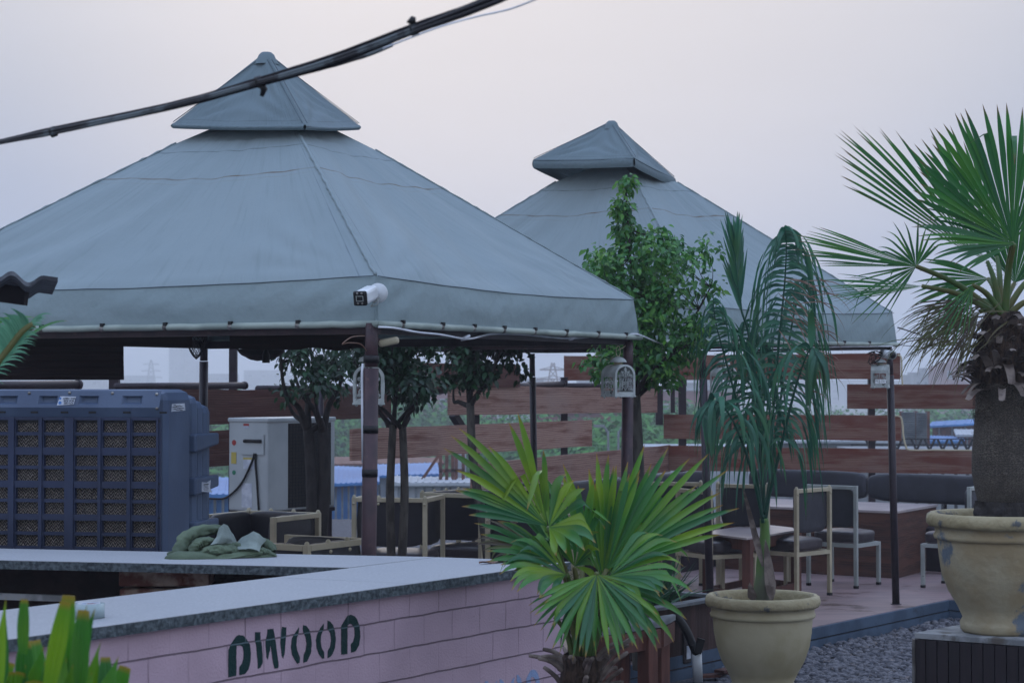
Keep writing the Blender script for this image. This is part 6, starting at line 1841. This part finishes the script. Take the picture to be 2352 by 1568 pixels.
for (x, y, a) in ((-30, 742, 5), (-20, 748, 12), (-60, 790, 0), (-60, 802, 6), (-70, 818, 4), (60, 775, 25)):
    strip(mb, at(x, y, YL + .2), V((1, 0, tan(radians(a)) + .2)), V((0, -1, .5)), 110 / 4573 * YL, .005, droop=.7, K=8, R=R)
build('frond', mb, M['fan'], t)

# ---- cropped plant at the lower left
YS = 3.9
t = thing('cropped_plant', 'bright green plant with bluntly cropped strap leaves in the near left corner', 'plant', V((-.85, YS, GZ)))
R = random.Random(12)
mb = MB(); mb.tube(smooth([V((-.85, YS, GZ)), V((-.86, YS, .6)), at(120, 1620, YS)]), .03, 10); mb.tube(smooth([V((-.85, YS, GZ)), V((-.95, YS - .05, .6)), at(20, 1640, YS)]), .025, 10); build('stem', mb, M['stub'], t)
mb = MB()
def blunt(k): return lambda t_: (.45 + .55 * sin(pi * min(1, t_ * .8 + .12))) if k else ((1 - t_ ** 2.2) * (.5 + .6 * sin(pi * t_)) + .01)
LV = [((62, 1600), (60, 1478), 22, 1), ((95, 1620), (80, 1470), 20, 1), ((130, 1640), (158, 1366), 21, 1), ((112, 1580), (150, 1380), 17, 1), ((150, 1640), (218, 1395), 24, 0), ((180, 1660), (196, 1400), 22, 1), ((-10, 1640), (14, 1370), 16, 0), ((5, 1620), (12, 1385), 15, 0),
      ((55, 1500), (58, 1375), 13, 1), ((210, 1680), (272, 1505), 20, 0), ((240, 1690), (290, 1530), 22, 1), ((120, 1640), (118, 1520), 22, 1), ((180, 1640), (232, 1470), 10, 0), ((70, 1640), (78, 1560), 26, 1), ((140, 1650), (200, 1385), 14, 0), ((60, 1640), (100, 1480), 20, 0), ((160, 1660), (150, 1480), 24, 0), ((30, 1650), (40, 1540), 26, 1), ((200, 1680), (215, 1540), 22, 0)]
for q in range(16):
    x = R.uniform(-10, 230); LV.append(((x + R.uniform(-20, 20), 1650), (x + R.uniform(-10, 35), R.uniform(1480, 1560)), R.uniform(12, 22), R.choice((0, 1))))
for (b, tp_, w, k) in LV:
    dy = R.uniform(-.15, .15); p = at(b[0], b[1], YS + dy); q = at(tp_[0], tp_[1], YS + dy + R.uniform(-.05, .05))
    strip(mb, p, q - p, V((R.uniform(-.4, .4), -1, R.uniform(-.2, .3))), (q - p).length, w * 1.15 / 4573 * YS, droop=.0 + R.uniform(0, .06), fold=R.uniform(.2, .5), K=14, R=R, prof=blunt(k), pleat=5)
build('leaf', mb, M['stubby'], t)
# ---- spiky plant at the foot of the wall, and plants in the planter
def rosette(name, label, c, n, l, w, seed, cat='plant', m='agave', parent=None, up=.9):
    R = random.Random(seed); t_ = thing(name, label, cat, c)
    mb = MB()
    for k in range(n):
        a = R.uniform(0, 2 * pi); u_ = R.uniform(.3, 1)
        strip(mb, c + V((cos(a), sin(a), 0)) * .02, V((cos(a) * (1 - u_ * up), sin(a) * (1 - u_ * up), u_)), V((cos(a), sin(a), .3)) * -1, l * R.uniform(.6, 1.1), w, droop=R.uniform(.05, .5), fold=.5, K=8, R=R)
    build('leaf', mb, M[m], t_)
    mb = MB(); mb.tube([c - UP * .02, c + UP * .03], [.03, .02], 8); build('stem', mb, M['stub'], t_)
    return t_
yw = (onpl(1060, 1560, wp, wn)).y - .45
cb_ = V((at(1062, 1568, yw).x, yw, GZ))
tt_ = rosette('spiky_plant', 'dark spiky plant just reaching the frame at the foot of the pink wall', V((cb_.x, cb_.y, .38)), 26, .34, .013, 3)
mb = MB(); mb.tube([cb_, V((cb_.x, cb_.y, .40))], [.05, .03], 10); build('trunk', mb, M['stub'], tt_)
pcn = pL.lerp(pR, .5) + bk * .5
for k, (f_, l_, lb) in enumerate(((.35, .5, 'grey-green strap-leaved plant at the left of the planter box'), (.62, .42, 'low strap-leaved plant in the middle of the planter box'))):
    q = pL.lerp(pR, f_) + bk * .45; rosette('strap_plant', lb, V((q.x, q.y, .28)), 34, l_, .016, 20 + k, up=.8)

# ---- ficus trees
def ficus(label, base, fork, cl, m, leafsz, trunkr, seed, stems=1, nl=38, cr=.11, br=1.0, group='ficus trees around the tents', bark='bark'):
    """cl: list of foliage cluster centres"""
    R = random.Random(seed); t_ = thing('ficus_tree', label, 'tree', base, group)
    mb = MB()
    ends = []
    for s in range(stems):
        o = V((R.uniform(-.03, .03), R.uniform(-.03, .03), 0)) * (1 if stems > 1 else 0) + V(((s - (stems - 1) / 2) * .13, 0, 0)) * (stems > 1)
        f2 = fork + o * .8
        pts = smooth([base + o, base.lerp(f2, .35) + V((R.uniform(-.04, .04), 0, 0)) + o * .6, base.lerp(f2, .7) + V((R.uniform(-.03, .03), 0, 0)) + o * .3, f2], 5)
        mb.tube(pts, [trunkr * (1.15 - .35 * i / len(pts)) for i in range(len(pts))], 10); ends.append(f2)
    build('trunk', mb, M[bark], t_)
    mb = MB()
    nodes = []
    pick = [max(cl, key=lambda q: (q - fork).length)]
    while len(pick) < min(7, len(cl)): pick.append(max(cl, key=lambda q: min((q - w_).length for w_ in pick)))
    for k, c in enumerate(pick):
        f0_ = ends[k % len(ends)]; mid = f0_.lerp(c, .45) + V((R.uniform(-.08, .08), R.uniform(-.08, .08), R.uniform(-.08, .03)))
        P_ = smooth([f0_ - UP * .03, f0_.lerp(mid, .5) + V((R.uniform(-.03, .03), 0, 0)), mid, c], 5)
        mb.tube(P_, [trunkr * (.62 if br >= 1 else .4) * (1 - .8 * i / (len(P_) - 1)) for i in range(len(P_))], 7); nodes += P_[4:]
    for k, c in enumerate(cl):
        f0_ = min(nodes, key=lambda q: (q - c).length + R.uniform(0, .12))
        mid = f0_.lerp(c, .5) + V((R.uniform(-.03, .03), R.uniform(-.03, .03), -.02))
        mb.tube(smooth([f0_, mid, c], 3), [trunkr * br * .2 * (1 - .7 * i / 6) for i in range(7)], 4)
    build('branch', mb, M['barkd'], t_)
    mb = MB()
    for c in cl:
        top_ = br < 1 and c.z > 2.75
        for q in range(int(nl * (.7 if top_ else R.uniform(.6, 1.25)))):
            o = V((R.gauss(0, 1), R.gauss(0, 1), R.gauss(0, 1))); o = o.normalized() * cr * (.6 if top_ else 1) * R.random() ** .5
            p = c + o; d = V((o.x * 4, o.y * 4, o.z * 2)) + V((R.uniform(-.6, .6), R.uniform(-.6, .6), R.uniform(-.9, .25)))
            nn = V((R.uniform(-.5, .5), R.uniform(-.6, .4) - .3, R.uniform(.2, 1)))
            l = leafsz * R.uniform(.7, 1.15)
            d.normalize(); s = d.cross(nn)
            if s.length < .1: s = d.cross(V((1, 0, 0)))
            s.normalize(); n2 = s.cross(d); w = l * .27; u = R.random()
            a = p; b1 = p + d * l * .3; b2 = p + d * l * .62 - UP * l * .04; e_ = p + d * l - UP * l * .16
            vs = [a, b1 - s * w * .9 + n2 * w * .35, b1, b1 + s * w * .9 + n2 * w * .35, b2 - s * w * .85 + n2 * w * .3, b2, b2 + s * w * .85 + n2 * w * .3, e_]
            mb.add(vs, [(0, 2, 1), (0, 3, 2), (1, 2, 5, 4), (2, 3, 6, 5), (4, 5, 7), (5, 6, 7)], True, [[(u, 0)] * 3, [(u, 0)] * 3, [(u, .3)] * 4, [(u, .3)] * 4, [(u, .6)] * 3, [(u, .6)] * 3])
    build('crown', mb, M[m], t_)
    return t_
YT = 13.0
R = random.Random(31)
cl = []
def pxc(x, y, dy=0, Y=YT): return at(x, y, Y + dy)
prof_ = [(430, 1442, 6), (460, 1425, 12), (490, 1420, 14), (520, 1430, 22), (545, 1450, 48), (580, 1480, 100), (620, 1485, 118), (660, 1490, 122), (700, 1500, 120), (740, 1515, 105), (780, 1500, 112), (815, 1480, 112), (845, 1470, 92), (870, 1500, 50)]
for (y, x, w) in prof_:
    n = max(2, int(w / 8.5))
    for k in range(n):
        cl.append(pxc(x + R.uniform(-w, w) * .94, y + R.uniform(-14, 14), R.uniform(-1, 1) * .30 * min(1, w / 100)))
for (x, y) in ((1375, 590), (1372, 640), (1520, 535), (1548, 552), (1598, 590), (1625, 572), (1632, 660), (1384, 845), (1360, 835), (1440, 505), (1432, 478), (1445, 430)): cl.append(pxc(x, y))
cl = [c for c in cl]
b0 = V((pxc(1474, 1300).x, YT, 0))
ficus('bushy bright ficus tree with a tall sprout between the two tents', b0, pxc(1455, 905), cl, 'ficus', .052, .055, 3, nl=52, cr=.110, br=.34)
def crownpts(cx_, cy_, w, h, n, Y, top=620):
    o = []
    for k in range(n):
        a = R.uniform(0, 2 * pi); r = R.random() ** .5; o.append(at(cx_ + w * r * cos(a), cy_ + h * r * sin(a) * .9, Y + R.uniform(-.3, .3)))
    return o
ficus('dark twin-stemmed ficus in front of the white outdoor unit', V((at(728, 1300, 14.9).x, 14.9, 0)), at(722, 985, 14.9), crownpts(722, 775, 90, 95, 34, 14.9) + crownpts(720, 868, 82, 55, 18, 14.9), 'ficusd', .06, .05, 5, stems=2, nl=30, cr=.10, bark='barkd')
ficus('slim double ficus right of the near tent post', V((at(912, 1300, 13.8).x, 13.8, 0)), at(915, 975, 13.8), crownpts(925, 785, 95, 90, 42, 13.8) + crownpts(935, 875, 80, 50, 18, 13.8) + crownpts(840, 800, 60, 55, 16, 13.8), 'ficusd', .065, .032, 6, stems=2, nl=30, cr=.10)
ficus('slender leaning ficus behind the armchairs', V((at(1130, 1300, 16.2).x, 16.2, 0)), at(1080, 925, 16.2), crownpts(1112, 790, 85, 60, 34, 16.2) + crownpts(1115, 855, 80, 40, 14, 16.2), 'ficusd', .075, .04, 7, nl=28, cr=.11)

# ================================================================ overhead cable and roof corner
def cab(pts, r, m, nm, parent, lump=0, seed=0):
    P = smooth([at(*p) for p in pts], 12); mb = MB()
    mb.tube(P, [r * (1 + lump * noise.noise(V((i * .25, seed, 0)))) for i in range(len(P))], 9); return build(nm, mb, m, parent)
base_pts = [(-60, 342), (0, 326), (120, 302), (300, 265), (450, 228), (600, 186), (760, 139), (950, 68), (1080, 20), (1200, -28), (1300, -70)]
YCB = lambda x: 5.2 - .0009 * (x + 60)
t = thing('cable_bundle', 'thick bundle of dark overhead cables tied together, crossing the sky', 'cables', at(-60, 342, YCB(-60)))
for k, (dy, r, m_) in enumerate(((-5, .0052, 'cable'), (1, .0058, 'cable'), (6, .0048, 'cable'), (-1, .0045, 'cable_grey'), (5, .0042, 'cable_grey'))):
    R = random.Random(k + 40)
    cab([(x, y + dy * (.55 + 1.1 * max(0, x) / 1000) + R.uniform(-2.5, 2.5), YCB(x) + (-.012 if m_ == 'cable_grey' else 0)) for x, y in base_pts], r * (1.0), M[m_], 'cable', t, .15, k)
cab([(560, 200, 4.9), (700, 168, 4.8), (830, 132, 4.7), (900, 104, 4.6)], .0045, M['cable_grey'], 'cable', t, .2, 3)
for (x, y) in ((122, 303), (595, 188), (950, 68)):
    p = at(x, y, YCB(x)); d = (at(x + 20, y - 7, YCB(x)) - p).normalized()
    mb = MB(); mb.tube([p - d * .008, p + d * .008], .0135, 10)
    if x == 595: mb.tube([p, p + V((.012, 0, -.018)), p + V((.006, 0, -.034))], [.012, .009, .005], 6)
    if x == 950: mb.tube([p + V((-.005, 0, .012)), p + V((0, 0, .027))], [.012, .006], 6)
    build('cable_tie', mb, M['black'], t)
mb = MB(); P = smooth([at(880, 112, 4.6), at(1000, 66, 4.5), at(1090, 40, 4.5), at(1170, 22, 4.5), at(1240, -5, 4.4)]); mb.tube(P, .0022, 5)
build('thin_line', mb, M['wirewhite'], t)
# corrugated roof corner
YRo = 6.2
c0_ = at(-90, 590, YRo + .4); 
t = thing('corrugated_roof', 'corner of a weathered corrugated roof sheet poking in at the left edge', 'roof', V((-2.6, 6.6, GZ)))
mb = MB()
e0_, e1_ = at(-300, 578, YRo), at(133, 637, YRo); bk_ = V((-.25, 1.0, .0))
dE = (e1_ - e0_)
LE = dE.length
def rf(u, v): 
    p = e0_ + dE * u + bk_ * v * .9; return p - UP * (.014 * (1 - cos(max(0, (1 - u) * LE - .044) / .100 * 2 * pi)))
mb.grid(rf, 80, 6); 
off_ = UP * -.013
mb.grid(lambda u, v: rf(u, v) + off_, 80, 6)
mb.grid(lambda u, v: rf(u, 0) + off_ * v, 80, 1); mb.grid(lambda u, v: rf(1, u) + off_ * v, 6, 1)
build('roof_sheet', mb, M['roofsheet'], t)
mb = MB()
mb.bar(e0_ + bk_ * .4 - UP * .055, e0_ + dE * .84 + bk_ * .4 - UP * .055, .05, .06); mb.bar(V((-2.6, 6.6, GZ)), e0_ + dE * .2 + bk_ * .4 - UP * .08, .08, .08); build('support', mb, M['under'], t)

# ================================================================ city beyond the terrace
def gpt(px, Y): return V((at(px, 883, Y).x, Y, CITY))
def zY(py, Y): r = ray(1176, py); return CZ + r.z / r.y * Y
# far trees
def treeproto(seed, h, r):
    R = random.Random(seed); t_ = thing('tree', 'x', 'tree', (0, 0, 0), 'trees of the town beyond the terrace')
    mb = MB(); mb.tube([(0, 0, 0), (.1, 0, h * .25), (0, .1, h * .5)], [.28, .2, .13], 7); 
    for k in range(5):
        a = R.uniform(0, 6.28); mb.tube([(0, 0, h * .35), (cos(a) * r * .4, sin(a) * r * .4, h * .65)], [.12, .05], 5)
    build('trunk', mb, M['barkd'], t_)
    mb = MB()
    lobes = [(V((R.uniform(-1, 1) * r * .6, R.uniform(-1, 1) * r * .6, h * R.uniform(.42, .82))), r * R.uniform(.32, .55)) for _ in range(16)]
    for c, q in lobes:
        for k in range(360):
            d = V((R.gauss(0, 1), R.gauss(0, 1), R.gauss(0, 1))).normalized(); p = c + d * q * R.uniform(.75, 1.08); n = (d + V((R.uniform(-.7, .7), R.uniform(-.7, .7), R.uniform(-.3, .9)))).normalized()
            a = n.cross(V((.3, .5, 1))).normalized(); b = n.cross(a); l = R.uniform(.10, .24)
            mb.add([p - a * l, p - b * l * .7, p + a * l, p + b * l * .7], [(0, 1, 2, 3)], False)
    build('crown', mb, M['fartree'], t_); return t_
TP = [treeproto(5, 8.2, 4.2), treeproto(6, 7.4, 4.8), treeproto(7, 9.0, 3.8)]
R = random.Random(77)
spots = []
for k in range(17): spots.append((500 + k * 66 + R.uniform(-20, 20), 125 + R.uniform(-12, 40), 1.0))
for k in range(9): spots.append((1300 + k * 42, 105 + R.uniform(-8, 10), 1.0))
for k in range(12): spots.append((1620 + k * 72 + R.uniform(-20, 20), 165 + R.uniform(-15, 30), 1.05))
for k in range(10): spots.append((2080 + k * 28 + R.uniform(-8, 8), 112 + R.uniform(-6, 6), .85))
for k in range(8): spots.append((-100 + k * 80 + R.uniform(-20, 20), 150 + R.uniform(-12, 30), 1.0))
wh = ['rounded', 'spreading', 'upright']; seen_ = {}
spots.sort()
for i, (px, Y, s) in enumerate(spots):
    k = R.randrange(3); p = gpt(px, Y)
    zn = 'far left behind the air cooler' if px < 380 else 'between the cooler and the white outdoor unit' if px < 560 else 'behind the outdoor unit' if px < 780 else 'behind the near post and slim ficus' if px < 960 else 'left of the centre palm top' if px < 1130 else 'behind the grained planks' if px < 1340 else 'in the gap by the fence corner' if px < 1540 else 'behind the corner bracket' if px < 1660 else 'behind the feather palm' if px < 1900 else 'behind the right tent pole' if px < 2080 else 'beside the corrugated hoarding' if px < 2220 else 'behind the tall palm trunk'
    dn = 'nearer' if Y < 116 else 'distant' if Y < 160 else 'far'
    lb = '%s %s green town tree, %s' % (dn, wh[k], zn); seen_[lb] = seen_.get(lb, 0) + 1
    if seen_[lb] > 1: lb = ('', 'next', 'second', 'third')[min(3, seen_[lb] - 1)] + ' ' + lb.replace(' town tree', ' tree').replace(' the white outdoor unit', ' the unit').replace('by the fence corner', 'by the corner')
    r = dup(TP[k], p, R.uniform(0, 6.28), lb); sc_ = s * R.uniform(.85, 1.1); r.scale = (sc_, sc_, sc_ * R.uniform(.9, 1.05))
for p in TP: rm(p)
# buildings
def house(name, label, px0, px1, ytop, Y, depth, wall, roof=None, win=0, winrow=1, group=None, cat='building', rot=0, parapet=True):
    a, b = gpt(px0, Y), gpt(px1, Y); w = (b - a).length; z1 = zY(ytop, Y); h = z1 - CITY
    t_ = thing(name, label, cat, (a + b) / 2 + V((0, depth / 2, 0)), group); c = (a + b) / 2 + V((0, depth / 2, 0))
    mb = MB(); mb.box(c + UP * h / 2, (w, depth, h)); build('wall', mb, M[wall], t_)
    if roof:
        mb = MB(); mb.box(c + UP * (h + .12), (w + .5, depth + .5, .22)); build('roof', mb, M[roof], t_)
    elif parapet:
        mb = MB(); mb.box(c + UP * (h + .25), (w + .06, .3, .5)); mb.box(c + UP * (h + .7), (w * .2, depth * .3, 1.4)); build('parapet', mb, M[wall], t_)
    for r_ in range(winrow):
        for k in range(win):
            x = a.x + w * (k + .5) / win; z = CITY + h - h * (r_ + .6) / (winrow + .4)
            mb = MB(); mb.box((x, Y - .03, z), (w / win * .42, .10, min(1.6, h / (winrow + .4) * .5))); o = build('window_frame', mb, M['farwhite'], t_)
            mb = MB(); mb.box((x, Y - .07, z), (w / win * .34, .10, min(1.3, h / (winrow + .4) * .4))); build('pane', mb, M['farglass'], o)
    return t_
house('brick_building', 'long red-brown building with white windows behind the trees, left of the corner', 930, 1140, 884, 240, 14, 'farbrick', win=6, winrow=2)
house('brick_building', 'red-brown block with white framed windows seen between the planks near the tree', 1230, 1470, 948, 138, 10, 'farbrick', 'farwhite', win=4, winrow=2)
house('brick_building', 'red-brown hall seen beside the corner posts', 1500, 1700, 897, 225, 14, 'farbrick', 'farwhite', win=4, winrow=2)
house('concrete_block', 'pale building with arched silhouette seen through the feather palm', 1580, 1690, 886, 320, 16, 'farconc', win=5, winrow=2)
house('concrete_block', 'grey low building peeping left of the feather palm', 1020, 1250, 876, 420, 20, 'farconc', win=8, winrow=2)
house('brick_building', 'pinkish tower block between the right planks and the palm trunk', 2168, 2245, 838, 380, 14, 'farbrick', win=3, winrow=4)
house('concrete_block', 'bluish grey block left of the pinkish tower', 2100, 2170, 860, 420, 14, 'farconc', win=4, winrow=3)
house('concrete_block', 'low grey block on the horizon right of the upper lantern', 1330, 1450, 872, 500, 20, 'farconc', win=6, winrow=2)
R = random.Random(15)
for k, (px, w, y, Y) in enumerate(((-60, 120, 862, 900), (60, 90, 858, 1000), (150, 80, 868, 900), (270, 60, 862, 1100), (388, 34, 778, 1150), (424, 36, 790, 1150), (470, 60, 858, 1000), (560, 90, 850, 1100), (660, 70, 862, 1000), (880, 90, 860, 1100), (1000, 60, 866, 1200), (1180, 90, 866, 1100), (1420, 60, 866, 1100), (1560, 80, 862, 1000), (1760, 100, 870, 900), (1900, 110, 872, 1000), (2020, 60, 874, 900), (2280, 90, 868, 1000))):
    lb = ['faint hazy tower slab on the far skyline, the taller of the pair' if k == 4 else 'faint hazy tower slab on the far skyline, the lower of the pair' if k == 5 else 'faint hazy low block, %s from the left on the far skyline' % 'first second third fourth fifth sixth seventh eighth ninth tenth eleventh twelfth thirteenth fourteenth fifteenth sixteenth seventeenth eighteenth'.split()[k]][0]
    house('skyline_block', lb, px, px + w, y, Y, 30, 'farconc', group='hazy blocks on the skyline', parapet=False, win=3, winrow=3)
# sheds with blue sheets
def shed(label, poly_px, Y0, Y1, m, wallm, drop, name='shed'):
    """poly: (x0,ytop0),(x1,ytop1) back edge at Y1 and front edge at Y0"""
    (bx0, by0), (bx1, by1), (fx1, fy1), (fx0, fy0) = poly_px
    P = [at(bx0, by0, Y1), at(bx1, by1, Y1), at(fx1, fy1, Y0), at(fx0, fy0, Y0)]
    c = sum(P, V()) / 4; t_ = thing(name, label, 'shed', V((c.x, c.y, CITY)), 'sheds below the terrace')
    mb = MB(); mb.prism(P, (0, 0, -.08)); 
    for i in range(12):
        f = (i + .5) / 12; mb.bar(P[0].lerp(P[1], f) + UP * .012, P[3].lerp(P[2], f) + UP * .012, .05, .02)
    build('roof', mb, M[m], t_)
    mb = MB(); q = [c.lerp(p, .94) for p in P]; fs = [(0, 1, 5, 4), (1, 2, 6, 5), (2, 3, 7, 6), (3, 0, 4, 7)]
    mb.add([V((p.x, p.y, p.z - .09)) for p in q] + [V((p.x, p.y, CITY)) for p in q], fs); build('wall', mb, M[wallm], t_)
    mb = MB()
    for i in range(9):
        f = (i + .5) / 9; p = q[3].lerp(q[2], f); mb.bar(V((p.x, p.y - .04, CITY)), V((p.x, p.y - .04, p.z - .12)), .06, .05)
    build('wall_rib', mb, M['farsheet'], t_)
    return t_
shed('bright blue tarp-roofed shed left of the near post', [(740, 1068), (870, 1074), (872, 1106), (730, 1112)], 60, 72, 'farblue', 'farblue', 3)
shed('blue and white striped sheeting shed between the cooler and the outdoor unit', [(470, 1096), (640, 1096), (640, 1135), (460, 1135)], 48, 58, 'farblue', 'farblue', 3)
shed('pale blue sheet-roofed shed right of the near post', [(862, 1066), (1005, 1062), (1010, 1088), (860, 1092)], 66, 78, 'farblue', 'farwhite', 3)
shed('rusty brown roofed shed with junk on it, beyond the blue tarps', [(690, 1048), (1015, 1050), (1020, 1062), (690, 1066)], 86, 100, 'farrust', 'farconc', 3)
shed('white walled shed with a flat roof beyond the armchairs', [(905, 1092), (1090, 1098), (1090, 1108), (900, 1108)], 50, 58, 'farwhite', 'farwhite', 3)
shed('dark brown shed with a bright blue slanting roof edge at the right', [(2140, 968), (2420, 950), (2420, 962), (2132, 978)], 88, 100, 'farblue', 'farrust', 3)
shed('blue tarp shed in front of the barbed wire at the right', [(2128, 1000), (2215, 1002), (2216, 1012), (2120, 1012)], 76, 84, 'farblue', 'farblue', 3)
shed('rusty and white sheet roof under the blue roof edge', [(2190, 985), (2330, 986), (2330, 998), (2196, 998)], 80, 88, 'farwhite', 'farbrick', 3)
shed('long grey workshop roof seen between the lowest right planks', [(1760, 1008), (2080, 1008), (2090, 1012), (1750, 1012)], 70, 82, 'farwhite', 'farconc', 3)
# corrugated tower box
t = thing('corrugated_hoarding', 'grey corrugated sheet hoarding in two panels behind the right pole', 'hoarding', gpt(2090, 62))
for (x0, x1, y0) in ((2070, 2102, 946), (2104, 2129, 947)):
    mb = MB(); a, b = at(x0, y0, 62), at(x1, y0, 62); z0 = zY(1026, 62)
    n = 16
    def cf(u, v): return V((a.x + (b.x - a.x) * v, 62, z0 + (a.z - z0) * u + 0)) + V((0, .06 * sin(u * n * 2 * pi), 0))
    mb.grid(cf, n * 6, 1); build('panel', mb, M['farsheet'], t)
mb = MB()
for x in (2070, 2103, 2130): p = gpt(x, 62.2); mb.bar(p, V((p.x, p.y, zY(944, 62))), .12, .12)
build('post', mb, M['farrust'], t)
house('concrete_block', 'grey block wall below the corrugated hoarding', 1960, 2290, 1032, 58, 3, 'farconc', win=5, winrow=1, parapet=False)
# barbed wire fence
t = thing('barbed_wire_fence', 'barbed wire on Y-shaped posts at the right below the planks', 'fence', gpt(2150, 50))
mb = MB(); mb2 = MB()
xs_ = [2000, 2060, 2105, 2135, 2165, 2195, 2222, 2250, 2285]
for x in xs_:
    p = at(x, 1034, 50); mb.bar(V((p.x, p.y, CITY)), p, .07, .07)
    for s in (-1, 1): mb.bar(p, at(x + s * 12, 1008, 50), .05, .05)
build('post', mb, M['fardark'], t)
for s in (-1, 1):
    for h in (0, .5, 1):
        mb2.tube([at(1960 + s * 12 * h, 1034 - 26 * h, 50), at(2330 + s * 12 * h, 1034 - 26 * h, 50)], .014, 4)
build('wire', mb2, M['fardark'], t)
# steel frame structure with posts (1010-1060)
t = thing('steel_frame', 'rusty steel frame with upright posts seen left of the centre palm', 'frame', gpt(1040, 55))
mb = MB()
for x in (1012, 1026, 1040, 1048, 1064): p = at(x, 1035, 55); mb.bar(V((p.x, p.y, CITY)), p, .09, .09)
for y in (1037, 1080): mb.bar(at(1008, y, 55), at(1068, y, 55), .09, .09)
mb.bar(at(962, 1112, 55), at(1008, 1045, 55), .08, .08)
build('frame', mb, M['farrust'], t)
mb = MB(); mb.box(at(1055, 1065, 56), (.38, .05, .75)); build('white_panel', mb, M['farwhite'], t)
# white truck
t = thing('white_truck', 'white rounded truck body beyond the fence corner', 'truck', gpt(1590, 92))
mb = MB(); a, b = at(1448, 1022, 92), at(1740, 1008, 92); mb.box(((a.x + b.x) / 2, 93.2, (a.z + CITY + 1.0) / 2), (b.x - a.x, 2.4, a.z - CITY - 1.0)); build('cargo_box', mb, M['farwhite'], t, bevel=.35)
mb = MB(); mb.box((a.x - .9, 93.2, CITY + 1.8), (2.0, 2.3, 2.2)); build('cab', mb, M['farwhite'], t, bevel=.3)
mb = MB(); mb.box((a.x - .9, 92.03, CITY + 2.3), (1.4, .06, .8)); build('window', mb, M['farglass'], t)
for x in (a.x - .6, a.x + 2, b.x - 1.2): mb = MB(); mb.tube([(x, 91.95, CITY + .5), (x, 92.3, CITY + .5)], .5, 16); build('wheel', mb, M['black'], t)
# street lamps
for (x, lb, s) in ((1385, 'curved grey street lamp left of the tent pole beyond the fence', -1), (1432, 'curved street lamp arm right beside the tent pole beyond the fence', 1)):
    t = thing('street_lamp', lb, 'street lamp', gpt(x - 20 * s, 80), 'street lamps by the trees'); mb = MB(); b_ = gpt(x + 12 * s * -1, 80)
    top = at(x, 978, 80); mb.tube(smooth([b_, V((b_.x, 80, top.z - 1)), V((b_.x + .05 * s, 80, top.z - .25)), top]), .05, 6); build('pole', mb, M['farconc'], t)
    mb = MB(); mb.box(top + V((.15 * s, 0, 0)), (.45, .15, .1)); build('lamp_head', mb, M['farconc'], t)
# pylons
def pylon(px, ytop, Y, w, label, m):
    b = gpt(px, Y); zt_ = zY(ytop, Y); h = zt_ - CITY; t_ = thing('pylon', label, 'pylon', b, 'electricity pylons in the haze'); mb = MB(); n = 9
    def c4(f): q = w * (1 - f) ** .8 + .25; return [b + V((sx * q, sy * q, h * f)) for sx, sy in ((-1, -1), (1, -1), (1, 1), (-1, 1))]
    L_ = [c4(i / n) for i in range(n + 1)]
    for i in range(n):
        for k in range(4):
            mb.bar(L_[i][k], L_[i + 1][k], .16, .16); mb.bar(L_[i][k], L_[i + 1][(k + 1) % 4], .13, .13); mb.bar(L_[i][(k + 1) % 4], L_[i + 1][k], .13, .13)
    for f, q in ((.62, 1.0), (.76, .85), (.9, .7)):
        c = b + UP * h * f; l = w * 2.0 * q; mb.bar(c - V((l, 0, 0)), c + V((l, 0, 0)), .3, .3); mb.bar(c - V((l, 0, 0)), c + UP * h * .05, .15, .15); mb.bar(c + V((l, 0, 0)), c + UP * h * .05, .15, .15)
    build('lattice', mb, M[m], t_)
pylon(1270, 833, 420, 2.0, 'reddish lattice pylon on the horizon under the tent eave', 'farrust')
pylon(347, 826, 900, 2.6, 'faint grey lattice pylon in the haze at the left', 'farconc')

# ================================================================ haze
hz = bpy.data.materials.new('haze_air'); hz.use_nodes = True
nd = hz.node_tree.nodes; nd.clear()
ov = nd.new('ShaderNodeOutputMaterial'); pv = nd.new('ShaderNodeVolumePrincipled')
pv.inputs['Density'].default_value = .0014; pv.inputs['Color'].default_value = (.93, .95, 1.0, 1); pv.inputs['Anisotropy'].default_value = .2
hz.node_tree.links.new(pv.outputs[0], ov.inputs['Volume'])
mb = MB(); mb.box((0, 1400, 21), (3400, 3000, 60))
h = build('haze', mb, hz, None); h['kind'] = 'stuff'; h['label'] = 'pale evening haze over the town'
